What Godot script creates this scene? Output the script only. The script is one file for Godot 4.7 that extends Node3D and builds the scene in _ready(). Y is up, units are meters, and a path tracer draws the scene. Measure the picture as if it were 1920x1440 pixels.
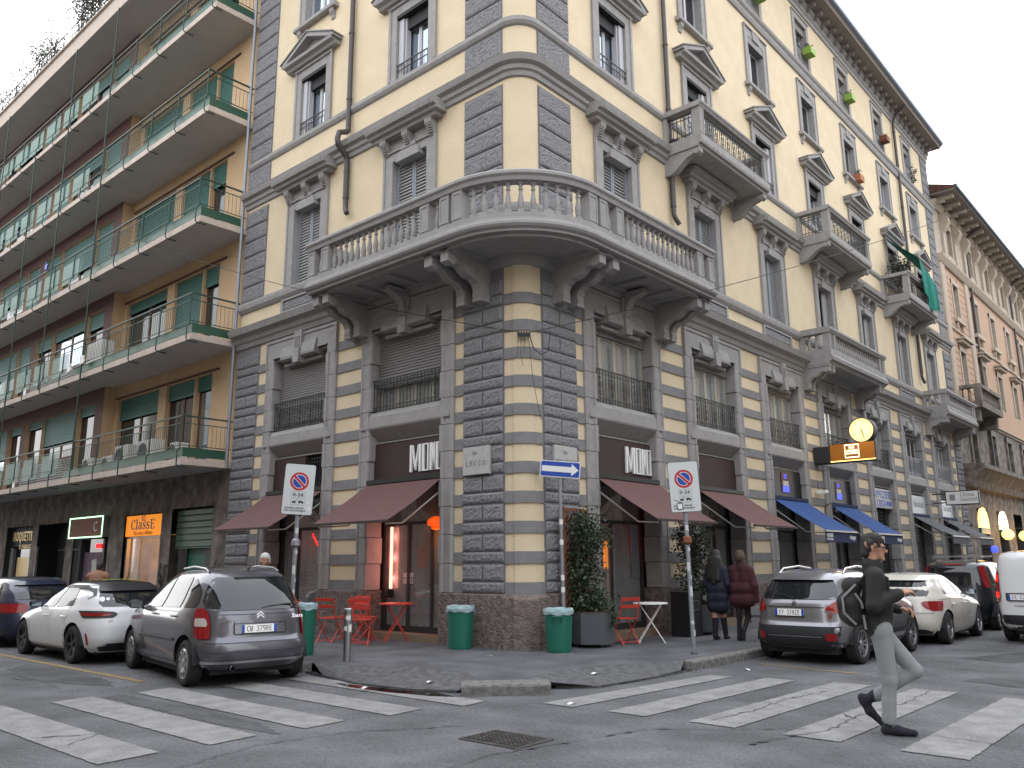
extends Node3D
# A street corner: a striped corner building with a cafe, a balcony block to its left, parked cars, zebra crossings and people.
# The camera stands at x = 0, z = 0; the building's left front lies in z = ZL, its right front in x = XR.
const XR := -9.47
const ZL := -11.08
const KERB := 0.13
const BL := [3.23, 7.05]
const BR := [3.23, 7.2, 11.25, 15.25, 19.25, 23.3, 27.3]
var M := {}
var T := {}
var cache := {}
var rng := RandomNumberGenerator.new()


class MB:
	var v := PackedVector3Array()
	var n := PackedVector3Array()
	var c := PackedColorArray()
	var uv := PackedVector2Array()
	var tint := Color.WHITE
	var colored := false
	var T := Transform3D()

	func vert(p: Vector3, nn: Vector3):
		v.append(T * p)
		n.append((T.basis * nn).normalized())
		if colored:
			c.append(tint)

	# corners counter-clockwise as seen from outside
	func tri(a: Vector3, b: Vector3, d: Vector3):
		var nn = (b - a).cross(d - a)
		if nn.length_squared() < 1e-16:
			return
		nn = nn.normalized()
		if T.basis.determinant() < 0.0:
			vert(a, nn); vert(b, nn); vert(d, nn)
		else:
			vert(a, nn); vert(d, nn); vert(b, nn)

	func trin(a: Vector3, b: Vector3, d: Vector3, na: Vector3, nb: Vector3, nd: Vector3):
		var g = (b - a).cross(d - a)
		if g.length_squared() < 1e-16:
			return
		var flip = g.dot(na + nb + nd) < 0.0
		if T.basis.determinant() < 0.0:
			flip = not flip
		if flip:
			vert(a, na); vert(b, nb); vert(d, nd)
		else:
			vert(a, na); vert(d, nd); vert(b, nb)

	func quad(a: Vector3, b: Vector3, d: Vector3, e: Vector3):
		tri(a, b, d)
		tri(a, d, e)

	func quadn(a, b, d, e, na, nb, nd, ne):
		trin(a, b, d, na, nb, nd)
		trin(a, d, e, na, nd, ne)

	func box(x0: float, x1: float, y0: float, y1: float, z0: float, z1: float):
		var p = [Vector3(x0, y0, z0), Vector3(x1, y0, z0), Vector3(x1, y1, z0), Vector3(x0, y1, z0), Vector3(x0, y0, z1), Vector3(x1, y0, z1), Vector3(x1, y1, z1), Vector3(x0, y1, z1)]
		quad(p[4], p[5], p[6], p[7]); quad(p[1], p[0], p[3], p[2]); quad(p[5], p[1], p[2], p[6])
		quad(p[0], p[4], p[7], p[3]); quad(p[7], p[6], p[2], p[3]); quad(p[0], p[1], p[5], p[4])

	# box whose front (z1) edges are chamfered by k
	func cbox(x0: float, x1: float, y0: float, y1: float, z0: float, z1: float, k: float):
		var zf = z1 - k
		var a = [Vector3(x0, y0, zf), Vector3(x1, y0, zf), Vector3(x1, y1, zf), Vector3(x0, y1, zf)]
		var f = [Vector3(x0 + k, y0 + k, z1), Vector3(x1 - k, y0 + k, z1), Vector3(x1 - k, y1 - k, z1), Vector3(x0 + k, y1 - k, z1)]
		var b = [Vector3(x0, y0, z0), Vector3(x1, y0, z0), Vector3(x1, y1, z0), Vector3(x0, y1, z0)]
		quad(f[0], f[1], f[2], f[3])
		for i in 4:
			var j = (i + 1) % 4
			quad(a[i], a[j], f[j], f[i])
			quad(b[i], b[j], a[j], a[i])

	# polygon in (x, y), counter-clockwise, pushed from z0 to z1
	func prism(poly: PackedVector2Array, z0: float, z1: float):
		var m = poly.size()
		if Geometry2D.is_polygon_clockwise(poly):
			poly = poly.duplicate(); poly.reverse()
		var ix = Geometry2D.triangulate_polygon(poly)
		for k in range(0, ix.size(), 3):
			var a = poly[ix[k]]; var b = poly[ix[k + 1]]; var d = poly[ix[k + 2]]
			if (b - a).cross(d - a) < 0.0:
				var s = b; b = d; d = s
			tri(Vector3(a.x, a.y, z1), Vector3(b.x, b.y, z1), Vector3(d.x, d.y, z1))
			tri(Vector3(a.x, a.y, z0), Vector3(d.x, d.y, z0), Vector3(b.x, b.y, z0))
		for i in m:
			var p = poly[i]; var q = poly[(i + 1) % m]
			quad(Vector3(p.x, p.y, z0), Vector3(q.x, q.y, z0), Vector3(q.x, q.y, z1), Vector3(p.x, p.y, z1))

	# profile in (z, y) pushed along x
	func xprism(poly: PackedVector2Array, x0: float, x1: float):
		var old = T
		T = T * Transform3D(Basis(Vector3(0, 0, 1), Vector3(0, 1, 0), Vector3(-1, 0, 0)), Vector3.ZERO)
		prism(poly, -x1, -x0)
		T = old

	# polygon in (x, z) pushed up from y0 to y1
	func yprism(poly: PackedVector2Array, y0: float, y1: float):
		var old = T
		T = T * Transform3D(Basis(Vector3(1, 0, 0), Vector3(0, 0, 1), Vector3(0, -1, 0)), Vector3.ZERO)
		prism(poly, -y1, -y0)
		T = old

	# profile points (radius, y), smooth
	func lathe(prof: Array, seg := 12, at := Vector3.ZERO):
		for i in prof.size() - 1:
			var a = prof[i]; var b = prof[i + 1]
			var d: Vector2 = Vector2(b[0] - a[0], b[1] - a[1])
			var pn = Vector2(d.y, -d.x).normalized()
			for s in seg:
				var t0 = TAU * s / seg; var t1 = TAU * (s + 1) / seg
				var c0 = Vector3(cos(t0), 0, sin(t0)); var c1 = Vector3(cos(t1), 0, sin(t1))
				var n0 = c0 * pn.x + Vector3.UP * pn.y; var n1 = c1 * pn.x + Vector3.UP * pn.y
				quadn(at + c0 * a[0] + Vector3.UP * a[1], at + c1 * a[0] + Vector3.UP * a[1], at + c1 * b[0] + Vector3.UP * b[1], at + c0 * b[0] + Vector3.UP * b[1], n0, n1, n1, n0)

	func tube(path: Array, r: float, seg := 6, caps := true, r1 := -1.0):
		var m = path.size()
		var rings = []
		var side = Vector3.ZERO
		for i in m:
			var d: Vector3 = (path[mini(i + 1, m - 1)] - path[maxi(i - 1, 0)]).normalized()
			if side == Vector3.ZERO:
				side = d.cross(Vector3.UP if absf(d.y) < 0.9 else Vector3.RIGHT).normalized()
			else:
				side = (side - d * side.dot(d)).normalized()
			var up = side.cross(d)
			var rr = r if r1 < 0.0 else lerpf(r, r1, float(i) / (m - 1))
			var ring = []
			for s in seg:
				var t = TAU * s / seg
				var nn = side * cos(t) + up * sin(t)
				ring.append([path[i] + nn * rr, nn])
			rings.append(ring)
		for i in m - 1:
			for s in seg:
				var q = (s + 1) % seg
				var a = rings[i][s]; var b = rings[i][q]; var d = rings[i + 1][q]; var e = rings[i + 1][s]
				quadn(a[0], b[0], d[0], e[0], a[1], b[1], d[1], e[1])
		if caps:
			for s in range(1, seg - 1):
				tri(rings[0][0][0], rings[0][s][0], rings[0][s + 1][0])
				tri(rings[m - 1][0][0], rings[m - 1][s + 1][0], rings[m - 1][s][0])

	# moulding: profile of (out, y) carried along a plan path of [point (x, z), outward normal (x, z)]; smooth along the path
	func mould(prof: Array, path: Array, ends := true):
		for i in path.size() - 1:
			var p = path[i]; var q = path[i + 1]
			for k in prof.size() - 1:
				var a = prof[k]; var b = prof[k + 1]
				var d = Vector2(b[0] - a[0], b[1] - a[1])
				if d.length() < 1e-6:
					continue
				var pn = Vector2(-d.y, d.x).normalized()
				var np = Vector3(p[1].x * pn.x, pn.y, p[1].y * pn.x); var nq = Vector3(q[1].x * pn.x, pn.y, q[1].y * pn.x)
				quadn(at(p, a), at(q, a), at(q, b), at(p, b), np, nq, nq, np)
		if ends:
			for e in [path[0], path[path.size() - 1]]:
				var mid = at(e, [0.0, (prof[0][1] + prof[prof.size() - 1][1]) / 2])
				for k in prof.size() - 1:
					tri(mid, at(e, prof[k]), at(e, prof[k + 1]))

	func at(p, a) -> Vector3:
		return Vector3(p[0].x + p[1].x * a[0], a[1], p[0].y + p[1].y * a[0])

	func mesh() -> ArrayMesh:
		var arr = []
		arr.resize(Mesh.ARRAY_MAX)
		arr[Mesh.ARRAY_VERTEX] = v
		arr[Mesh.ARRAY_NORMAL] = n
		if colored:
			arr[Mesh.ARRAY_COLOR] = c
		if uv.size() == v.size():
			arr[Mesh.ARRAY_TEX_UV] = uv
		var m = ArrayMesh.new()
		if v.size():
			m.add_surface_from_arrays(Mesh.PRIMITIVE_TRIANGLES, arr)
		return m


func lin(r: float, g: float, b: float, a := 1.0) -> Color:
	var c = Color(r, g, b).linear_to_srgb()
	c.a = a
	return c


func inst(m: Mesh, called: String, mat: Material, parent: Node, xf := Transform3D()) -> MeshInstance3D:
	var o = MeshInstance3D.new()
	o.name = called
	o.mesh = m
	o.material_override = mat
	o.transform = xf
	parent.add_child(o, true)
	return o


func obj(mb: MB, called: String, mat: Material, parent: Node, xf := Transform3D()) -> MeshInstance3D:
	return inst(mb.mesh(), called, mat, parent, xf)


func node(called: String, parent: Node, xf := Transform3D()) -> Node3D:
	var o = Node3D.new()
	o.name = called
	o.transform = xf
	parent.add_child(o, true)
	return o


func tag(o: Node, label: String, category: String, group := "", kind := ""):
	if label: o.set_meta("label", label)
	if category: o.set_meta("category", category)
	if group: o.set_meta("group", group)
	if kind: o.set_meta("kind", kind)
	return o


func thing(called: String, label: String, category: String, pos := Vector3.ZERO, yaw := 0.0, group := "") -> Node3D:
	var o = node(called, self, Transform3D(Basis(Vector3.UP, yaw), pos))
	tag(o, label, category, group)
	return o


func structure(mb: MB, called: String, mat: Material, parent: Node = self) -> MeshInstance3D:
	var o = obj(mb, called, mat, parent)
	o.set_meta("kind", "structure")
	return o


func lt(u: float, y := 0.0, w := 0.0) -> Transform3D:
	return Transform3D(Basis.IDENTITY, Vector3(-u, y, w))


func rt(u: float, y := 0.0, w := 0.0) -> Transform3D:
	return Transform3D(Basis(Vector3.UP, PI / 2), Vector3(w, y, -u))


func font(face := "Droid Sans", weight := 400) -> SystemFont:
	var key = face + str(weight)
	if not cache.has(key):
		var f = SystemFont.new()
		f.font_names = PackedStringArray([face])
		f.font_weight = weight
		cache[key] = f
	return cache[key]


# lettering h metres tall, fitted to width w, standing on z = 0 of xf and centred on its origin
func letters(s: String, h: float, w: float, mat: Material, parent: Node, xf: Transform3D, called := "lettering", face := "Droid Sans", weight := 400, depth := 0.004) -> MeshInstance3D:
	var t = TextMesh.new()
	t.text = s
	t.font = font(face, weight)
	t.font_size = 48
	t.pixel_size = 0.01
	t.depth = 0.1
	t.curve_step = 2.0
	var bb = t.get_aabb()
	var sx = w / maxf(bb.size.x, 0.01)
	var sy = h / maxf(bb.size.y, 0.01)
	var o = inst(t, called, mat, parent)
	var b = Basis.from_scale(Vector3(sx, sy, depth / 0.1))
	var ctr = bb.position + bb.size / 2
	o.transform = xf * Transform3D(b, Vector3(-ctr.x * sx, -ctr.y * sy, depth / 2 - ctr.z * depth / 0.1))
	return o


# ---------------------------------------------------------------- textures and materials
func gray(size: int, freq: float, lo: float, hi: float, sd: int, oct := 4, kind := FastNoiseLite.TYPE_SIMPLEX_SMOOTH, sharp := 1.0) -> Image:
	var f = FastNoiseLite.new()
	f.noise_type = kind
	f.seed = sd
	f.frequency = freq
	f.fractal_octaves = oct
	var im: Image = f.get_seamless_image(size, size)
	im.convert(Image.FORMAT_L8)
	var d = im.get_data()
	for i in d.size():
		var x = d[i] / 255.0
		if sharp != 1.0:
			x = clampf((x - 0.5) * sharp + 0.5, 0.0, 1.0)
		d[i] = int(255.0 * lerpf(lo, hi, x))
	return Image.create_from_data(size, size, false, Image.FORMAT_L8, d)


func blend(a: Image, b: Image) -> Image:
	var da = a.get_data()
	var db = b.get_data()
	for i in da.size():
		da[i] = int(da[i] * db[i] / 255.0)
	return Image.create_from_data(a.get_width(), a.get_height(), false, Image.FORMAT_L8, da)


func tex(im: Image) -> ImageTexture:
	im.convert(Image.FORMAT_RGB8)
	return ImageTexture.create_from_image(im)


func normals(im: Image, strength: float) -> ImageTexture:
	var i = im.duplicate()
	i.convert(Image.FORMAT_RGBA8)
	i.bump_map_to_normal_map(strength)
	return ImageTexture.create_from_image(i)


func mat(key: String, col: Color, rough := 0.85, t := "", scale := 1.0, nrm := "", nscale := 1.0, metal := 0.0) -> StandardMaterial3D:
	var m = StandardMaterial3D.new()
	m.resource_name = key
	m.albedo_color = col
	m.roughness = rough
	m.metallic = metal
	if t:
		m.albedo_texture = T[t]
	if nrm:
		m.normal_enabled = true
		m.normal_texture = T[nrm]
		m.normal_scale = nscale
	if t or nrm:
		m.uv1_triplanar = true
		m.uv1_world_triplanar = true
		m.uv1_scale = Vector3.ONE * scale
	M[key] = m
	return m


func glow(key: String, col: Color, energy: float) -> StandardMaterial3D:
	var m = mat(key, col, 0.6)
	m.emission_enabled = true
	m.emission = col
	m.emission_energy_multiplier = energy
	return m


func pane(key: String, col: Color, alpha: float) -> StandardMaterial3D:
	var m = mat(key, Color(col.r, col.g, col.b, alpha), 0.03)
	m.transparency = BaseMaterial3D.TRANSPARENCY_ALPHA
	return m


func paint(key: String, col: Color, metal: float, rough := 0.32) -> StandardMaterial3D:
	var m = mat(key, col, rough, "", 1.0, "", 1.0, metal)
	m.clearcoat_enabled = true
	m.clearcoat = 1.0
	m.clearcoat_roughness = 0.03
	return m


func materials():
	var fine = gray(512, 0.12, 0.0, 1.0, 3, 3, FastNoiseLite.TYPE_SIMPLEX, 1.5)
	T.plaster = tex(blend(gray(512, 0.006, 0.95, 1.0, 11, 5), gray(512, 0.15, 0.95, 1.0, 12, 2)))
	T.stone = tex(blend(gray(512, 0.012, 0.90, 1.0, 21, 5), gray(512, 0.3, 0.90, 1.0, 22, 2)))
	T.dirty = tex(blend(gray(512, 0.008, 0.55, 1.0, 31, 6), gray(512, 0.22, 0.7, 1.0, 32, 3)))
	T.asphalt = tex(blend(gray(1024, 0.003, 0.68, 1.0, 41, 6), gray(1024, 0.4, 0.62, 1.0, 42, 2, FastNoiseLite.TYPE_SIMPLEX, 1.6)))
	T.granite = tex(blend(gray(512, 0.02, 0.6, 1.0, 51, 5), gray(512, 0.35, 0.5, 1.0, 52, 2, FastNoiseLite.TYPE_SIMPLEX, 1.8)))
	T.worn = tex(blend(gray(1024, 0.012, 0.84, 1.0, 61, 6, FastNoiseLite.TYPE_SIMPLEX_SMOOTH, 1.4), gray(1024, 0.3, 0.80, 1.0, 62, 2)))
	T.n_fine = normals(fine, 3.0)
	T.n_rough = normals(gray(512, 0.045, 0.0, 1.0, 72, 3, FastNoiseLite.TYPE_SIMPLEX, 2.2), 9.0)
	T.n_soft = normals(gray(512, 0.02, 0.0, 1.0, 73, 4), 4.0)
	# the building
	mat("yellow", lin(0.70, 0.585, 0.40), 0.9, "plaster", 0.35, "n_fine", 0.25)
	mat("band", lin(0.255, 0.25, 0.255), 0.9, "stone", 0.6, "n_fine", 0.5)
	mat("trim", lin(0.37, 0.358, 0.348), 0.88, "stone", 0.5, "n_fine", 0.35)
	mat("rustic", lin(0.30, 0.30, 0.31), 0.95, "stone", 2.0, "n_rough", 0.9)
	mat("granite", lin(0.50, 0.40, 0.36), 0.9, "granite", 0.7, "n_rough", 0.5)
	mat("pipe", lin(0.085, 0.075, 0.075), 0.5, "stone", 0.8, "", 1.0, 0.3)
	mat("iron", lin(0.07, 0.07, 0.072), 0.55, "stone", 2.0, "", 1.0, 0.4)
	mat("shutter_gray", lin(0.17, 0.16, 0.155), 0.6)
	mat("louver", lin(0.26, 0.255, 0.25), 0.6)
	mat("stile", lin(0.22, 0.25, 0.29), 0.6)
	mat("window_frame", lin(0.42, 0.42, 0.44), 0.5)
	mat("cream_frame", lin(0.40, 0.37, 0.31), 0.55)
	mat("wood", lin(0.16, 0.06, 0.03), 0.6, "stone", 1.2)
	mat("dark", lin(0.012, 0.012, 0.014), 0.7)
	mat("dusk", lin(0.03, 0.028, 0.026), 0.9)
	mat("curtain", lin(0.30, 0.285, 0.23), 0.95)
	mat("glass_sky", lin(0.36, 0.42, 0.48), 0.04, "", 1.0, "", 1.0, 0.85)
	mat("glass_dark", lin(0.025, 0.027, 0.03), 0.05)
	pane("glass_clear", lin(0.9, 0.95, 0.95), 0.12)
	mat("roof_metal", lin(0.10, 0.12, 0.16), 0.35, "", 1.0, "", 1.0, 0.6)
	mat("soffit", lin(0.30, 0.27, 0.24), 0.9, "stone", 0.5)
	mat("roof_tile", lin(0.20, 0.09, 0.06), 0.9, "dirty", 1.0)
	# shops
	mat("brown_panel", lin(0.042, 0.022, 0.019), 0.7, "plaster", 0.5)
	mat("brown_cloth", lin(0.135, 0.068, 0.062), 0.95, "plaster", 0.6, "n_soft", 0.2)
	mat("blue_cloth", lin(0.02, 0.07, 0.24), 0.95, "plaster", 0.6, "n_soft", 0.2)
	mat("gray_cloth", lin(0.10, 0.105, 0.115), 0.95, "plaster", 0.6, "n_soft", 0.2)
	mat("navy_cloth", lin(0.012, 0.022, 0.07), 0.95)
	mat("steel", lin(0.45, 0.45, 0.46), 0.32, "stone", 2.0, "", 1.0, 0.9)
	mat("zinc", lin(0.32, 0.34, 0.37), 0.5, "stone", 1.5, "", 1.0, 0.5)
	mat("alu", lin(0.45, 0.44, 0.42), 0.45, "", 1.0, "", 1.0, 0.6)
	mat("white", lin(0.68, 0.68, 0.66), 0.55)
	mat("letter_white", lin(0.8, 0.8, 0.78), 0.5)
	mat("black", lin(0.01, 0.01, 0.012), 0.45)
	mat("marble", lin(0.50, 0.49, 0.47), 0.5, "stone", 1.0)
	mat("ink", lin(0.06, 0.06, 0.065), 0.7)
	mat("sign_white", lin(0.52, 0.55, 0.55), 0.45)
	mat("sign_red", lin(0.42, 0.018, 0.025), 0.45)
	mat("sign_blue", lin(0.006, 0.05, 0.32), 0.45)
	mat("wood_step", lin(0.30, 0.22, 0.15), 0.7, "stone", 1.5)
	# left block
	mat("ochre", lin(0.55, 0.39, 0.23), 0.9, "plaster", 0.3, "n_fine", 0.25)
	mat("maroon", lin(0.12, 0.052, 0.045), 0.75, "stone", 0.6)
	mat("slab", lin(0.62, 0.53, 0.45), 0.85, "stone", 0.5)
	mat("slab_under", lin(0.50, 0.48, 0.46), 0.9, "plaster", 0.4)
	mat("teal", lin(0.045, 0.15, 0.13), 0.6)
	mat("teal_pale", lin(0.10, 0.21, 0.195), 0.6)
	mat("green_panel", lin(0.03, 0.095, 0.06), 0.45, "plaster", 0.6)
	mat("green_rail", lin(0.025, 0.055, 0.04), 0.5)
	mat("concrete", lin(0.36, 0.31, 0.27), 0.9, "dirty", 0.4)
	mat("corrugated", lin(0.34, 0.33, 0.31), 0.7)
	pane("glass_green", lin(0.20, 0.32, 0.27), 0.5).roughness = 0.5
	mat("white_plastic", lin(0.62, 0.61, 0.57), 0.5, "plaster", 1.0)
	# pink house
	mat("pink", lin(0.47, 0.31, 0.21), 0.9, "plaster", 0.3)
	mat("cream", lin(0.52, 0.44, 0.35), 0.9, "stone", 0.4)
	mat("far_stone", lin(0.40, 0.35, 0.29), 0.9, "dirty", 0.4)
	# ground
	mat("asphalt", lin(0.235, 0.24, 0.252), 0.9, "asphalt", 0.21, "n_fine", 0.8)
	mat("patch", lin(0.165, 0.168, 0.178), 0.9, "asphalt", 0.3, "n_fine", 0.8)
	mat("pavement", lin(0.195, 0.203, 0.218), 0.85, "asphalt", 0.27, "n_fine", 0.5)
	mat("kerb", lin(0.46, 0.44, 0.42), 0.9, "granite", 0.9, "n_fine", 0.6)
	mat("slab_stone", lin(0.26, 0.262, 0.27), 0.9, "granite", 0.6, "n_fine", 0.6)
	mat("stripe", lin(0.33, 0.328, 0.32), 0.8, "worn", 0.23, "n_fine", 0.5)
	mat("yellow_line", lin(0.34, 0.24, 0.11), 0.85, "worn", 0.6)
	mat("cast_iron", lin(0.18, 0.17, 0.16), 0.6, "dirty", 1.5, "", 1.0, 0.4)
	var pud = mat("puddle", lin(0.01, 0.01, 0.01), 0.03)
	pud.metallic_specular = 0.6
	# street furniture and cars
	mat("red_paint", lin(0.58, 0.05, 0.03), 0.4)
	mat("bin_green", lin(0.008, 0.13, 0.085), 0.5, "plaster", 1.0)
	mat("bag", lin(0.30, 0.42, 0.44), 0.35, "", 1.0, "n_soft", 1.5)
	mat("planter_gray", lin(0.065, 0.07, 0.078), 0.6)
	mat("leaf", lin(0.035, 0.062, 0.024), 0.55)
	mat("leaf_dark", lin(0.018, 0.034, 0.016), 0.6)
	M.leaf.vertex_color_use_as_albedo = true
	M.leaf_dark.vertex_color_use_as_albedo = true
	mat("trellis", lin(0.22, 0.07, 0.03), 0.7, "stone", 1.5)
	mat("twig", lin(0.07, 0.05, 0.035), 0.9)
	mat("green_cloth", lin(0.008, 0.17, 0.13), 0.9, "", 1.0, "n_soft", 0.6)
	mat("lime", lin(0.25, 0.40, 0.06), 0.6)
	mat("terracotta", lin(0.36, 0.13, 0.06), 0.8)
	mat("rubber", lin(0.014, 0.014, 0.015), 0.85, "", 1.0, "n_fine", 0.4)
	mat("alloy", lin(0.42, 0.42, 0.43), 0.3, "", 1.0, "", 1.0, 0.8)
	mat("alloy_dark", lin(0.03, 0.03, 0.032), 0.35, "", 1.0, "", 1.0, 0.5)
	mat("car_glass", lin(0.012, 0.014, 0.016), 0.03)
	M.car_glass.metallic_specular = 0.6
	mat("plastic", lin(0.022, 0.023, 0.025), 0.55)
	mat("chrome", lin(0.62, 0.62, 0.64), 0.15, "", 1.0, "", 1.0, 1.0)
	var tl = mat("tail_red", lin(0.20, 0.006, 0.010), 0.1)
	tl.emission_enabled = true; tl.emission = Color(0.5, 0.01, 0.01); tl.emission_energy_multiplier = 0.06
	glow("brake_red", Color(1.0, 0.10, 0.06), 2.2)
	mat("lens", lin(0.45, 0.40, 0.37), 0.15)
	paint("gray_car", lin(0.105, 0.105, 0.125), 0.65)
	paint("silver_car", lin(0.21, 0.21, 0.225), 0.65)
	paint("white_car", lin(0.66, 0.67, 0.68), 0.0, 0.4)
	paint("cream_car", lin(0.60, 0.58, 0.52), 0.0, 0.4)
	paint("navy_car", lin(0.010, 0.014, 0.045), 0.2)
	paint("ink_car", lin(0.012, 0.014, 0.02), 0.2)
	var figure = mat("figure", Color.WHITE, 0.85)
	figure.vertex_color_use_as_albedo = true
	mat("hair_dark", lin(0.013, 0.010, 0.009), 0.6, "", 1.0, "n_fine", 1.0)
	mat("hair_white", lin(0.55, 0.55, 0.53), 0.8)
	mat("fabric_black", lin(0.018, 0.018, 0.02), 0.9)
	mat("fabric_gray", lin(0.20, 0.20, 0.20), 0.9)
	# light
	glow("tube_pink", Color(1.0, 0.62, 0.52), 2.0)
	glow("tube_red", Color(1.0, 0.03, 0.06), 2.5)
	glow("tube_orange", Color(1.0, 0.20, 0.08), 2.0)
	glow("lamp_orange", Color(1.0, 0.36, 0.07), 0.4)
	glow("lamp_warm", Color(1.0, 0.80, 0.42), 2.0)
	glow("amber_sign", Color(0.95, 0.55, 0.06), 0.45)
	glow("amber_room", Color(1.0, 0.52, 0.08), 0.55)
	glow("gold_sign", Color(0.60, 0.36, 0.07), 0.15)
	glow("dial", Color(1.0, 0.90, 0.62), 0.4)
	glow("sign_glow", Color(1.0, 0.95, 0.8), 1.2)
	glow("blue_screen", Color(0.25, 0.32, 0.95), 0.9)
	glow("led_green", Color(0.75, 1.0, 0.80), 1.2)
	glow("led_red", Color(1.0, 0.05, 0.08), 1.5)
	glow("led_blue", Color(0.2, 0.25, 1.0), 2.0)


func _ready():
	rng.seed = 20240317
	stage()
	materials()
	ground()
	corner_building()
	left_block()
	right_houses()
	houses_behind()
	shopfronts()
	signs()
	terrace()
	cars()
	people()
	small_things()


func stage():
	var cam = Camera3D.new()
	cam.name = "camera"
	cam.transform = Transform3D(Basis(Vector3.UP, deg_to_rad(41.42)) * Basis(Vector3.RIGHT, deg_to_rad(12.18)) * Basis(Vector3.BACK, deg_to_rad(-0.4393)), Vector3(0, 1.6, 0))
	cam.fov = 49.99
	cam.near = 0.05
	cam.far = 400.0
	cam.current = true
	add_child(cam)
	var env = Environment.new()
	env.background_mode = Environment.BG_SKY
	env.tonemap_mode = Environment.TONE_MAPPER_LINEAR
	env.tonemap_exposure = 1.68
	env.sdfgi_enabled = true
	env.ssao_enabled = true
	env.ssil_enabled = true
	var im = Image.create(256, 128, false, Image.FORMAT_RGBF)
	var fw = Vector3(-sin(deg_to_rad(41.42)), 0, -cos(deg_to_rad(41.42)))
	for j in 128:
		var e = PI / 2 - PI * (j + 0.5) / 128.0
		for i in 256:
			var a = TAU * (i + 0.5) / 256.0
			var d = Vector3(sin(a) * cos(e), sin(e), -cos(a) * cos(e))
			var up = maxf(d.y, 0.0)
			var c = Vector3(1.55, 1.54, 1.55).lerp(Vector3(1.25, 1.34, 1.52), clampf(up * 1.3, 0.0, 1.0))
			var g = pow(maxf(0.0, d.dot(fw) * 0.5 + 0.5), 2.5)      # the west is still bright behind the houses
			c += Vector3(1.05, 1.0, 0.92) * g * 1.1
			if d.y < 0.0:
				c = c.lerp(Vector3(0.22, 0.22, 0.23), clampf(-d.y * 8.0, 0.0, 1.0))
			im.set_pixel(i, j, Color(c.x, c.y, c.z))
	var pano = PanoramaSkyMaterial.new()
	pano.panorama = ImageTexture.create_from_image(im)
	var sky = Sky.new()
	sky.sky_material = pano
	env.sky = sky
	var we = WorldEnvironment.new()
	we.name = "world"
	we.environment = env
	add_child(we)
	var sun = DirectionalLight3D.new()
	sun.name = "sun"
	sun.light_color = Color(1.0, 0.95, 0.87)
	sun.light_energy = 0.15
	sun.light_angular_distance = 120.0
	sun.shadow_enabled = true
	sun.transform = Transform3D(Basis.looking_at(Vector3(-0.30, -1.0, -0.25)), Vector3(0, 30, 0))
	add_child(sun)


func lamp(pos: Vector3, col: Color, energy: float, size := 0.1):
	var l = OmniLight3D.new()
	l.name = "lamp_light"
	l.position = pos
	l.light_color = col
	l.light_energy = energy
	l.light_size = size
	l.omni_range = 30.0
	l.omni_attenuation = 2.0
	l.shadow_enabled = true
	add_child(l, true)


# flat polygon in (x, z) at height y, facing up
func sheet(mb: MB, poly: Array, y: float):
	var p = PackedVector2Array()
	for q in poly:
		p.append(Vector2(q[0], q[1]))
	var ix = Geometry2D.triangulate_polygon(p)
	for k in range(0, ix.size(), 3):
		var a = p[ix[k]]; var b = p[ix[k + 1]]; var d = p[ix[k + 2]]
		var f = [Vector3(a.x, y, a.y), Vector3(b.x, y, b.y), Vector3(d.x, y, d.y)]
		if (f[1] - f[0]).cross(f[2] - f[0]).y < 0:
			f = [f[0], f[2], f[1]]
		mb.tri(f[0], f[1], f[2])


# a painted bar with a ragged outline between four corners (x, z)
func bar(mb: MB, c: Array, y: float, rag := 0.007):
	var pts = []
	for k in 4:
		var a: Vector2 = c[k]; var b: Vector2 = c[(k + 1) % 4]
		var n = maxi(2, int(a.distance_to(b) / 0.05))
		for i in n:
			var q = a.lerp(b, float(i) / n)
			pts.append([q.x + rng.randf_range(-rag, rag), q.y + rng.randf_range(-rag, rag)])
	sheet(mb, pts, y)


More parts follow.
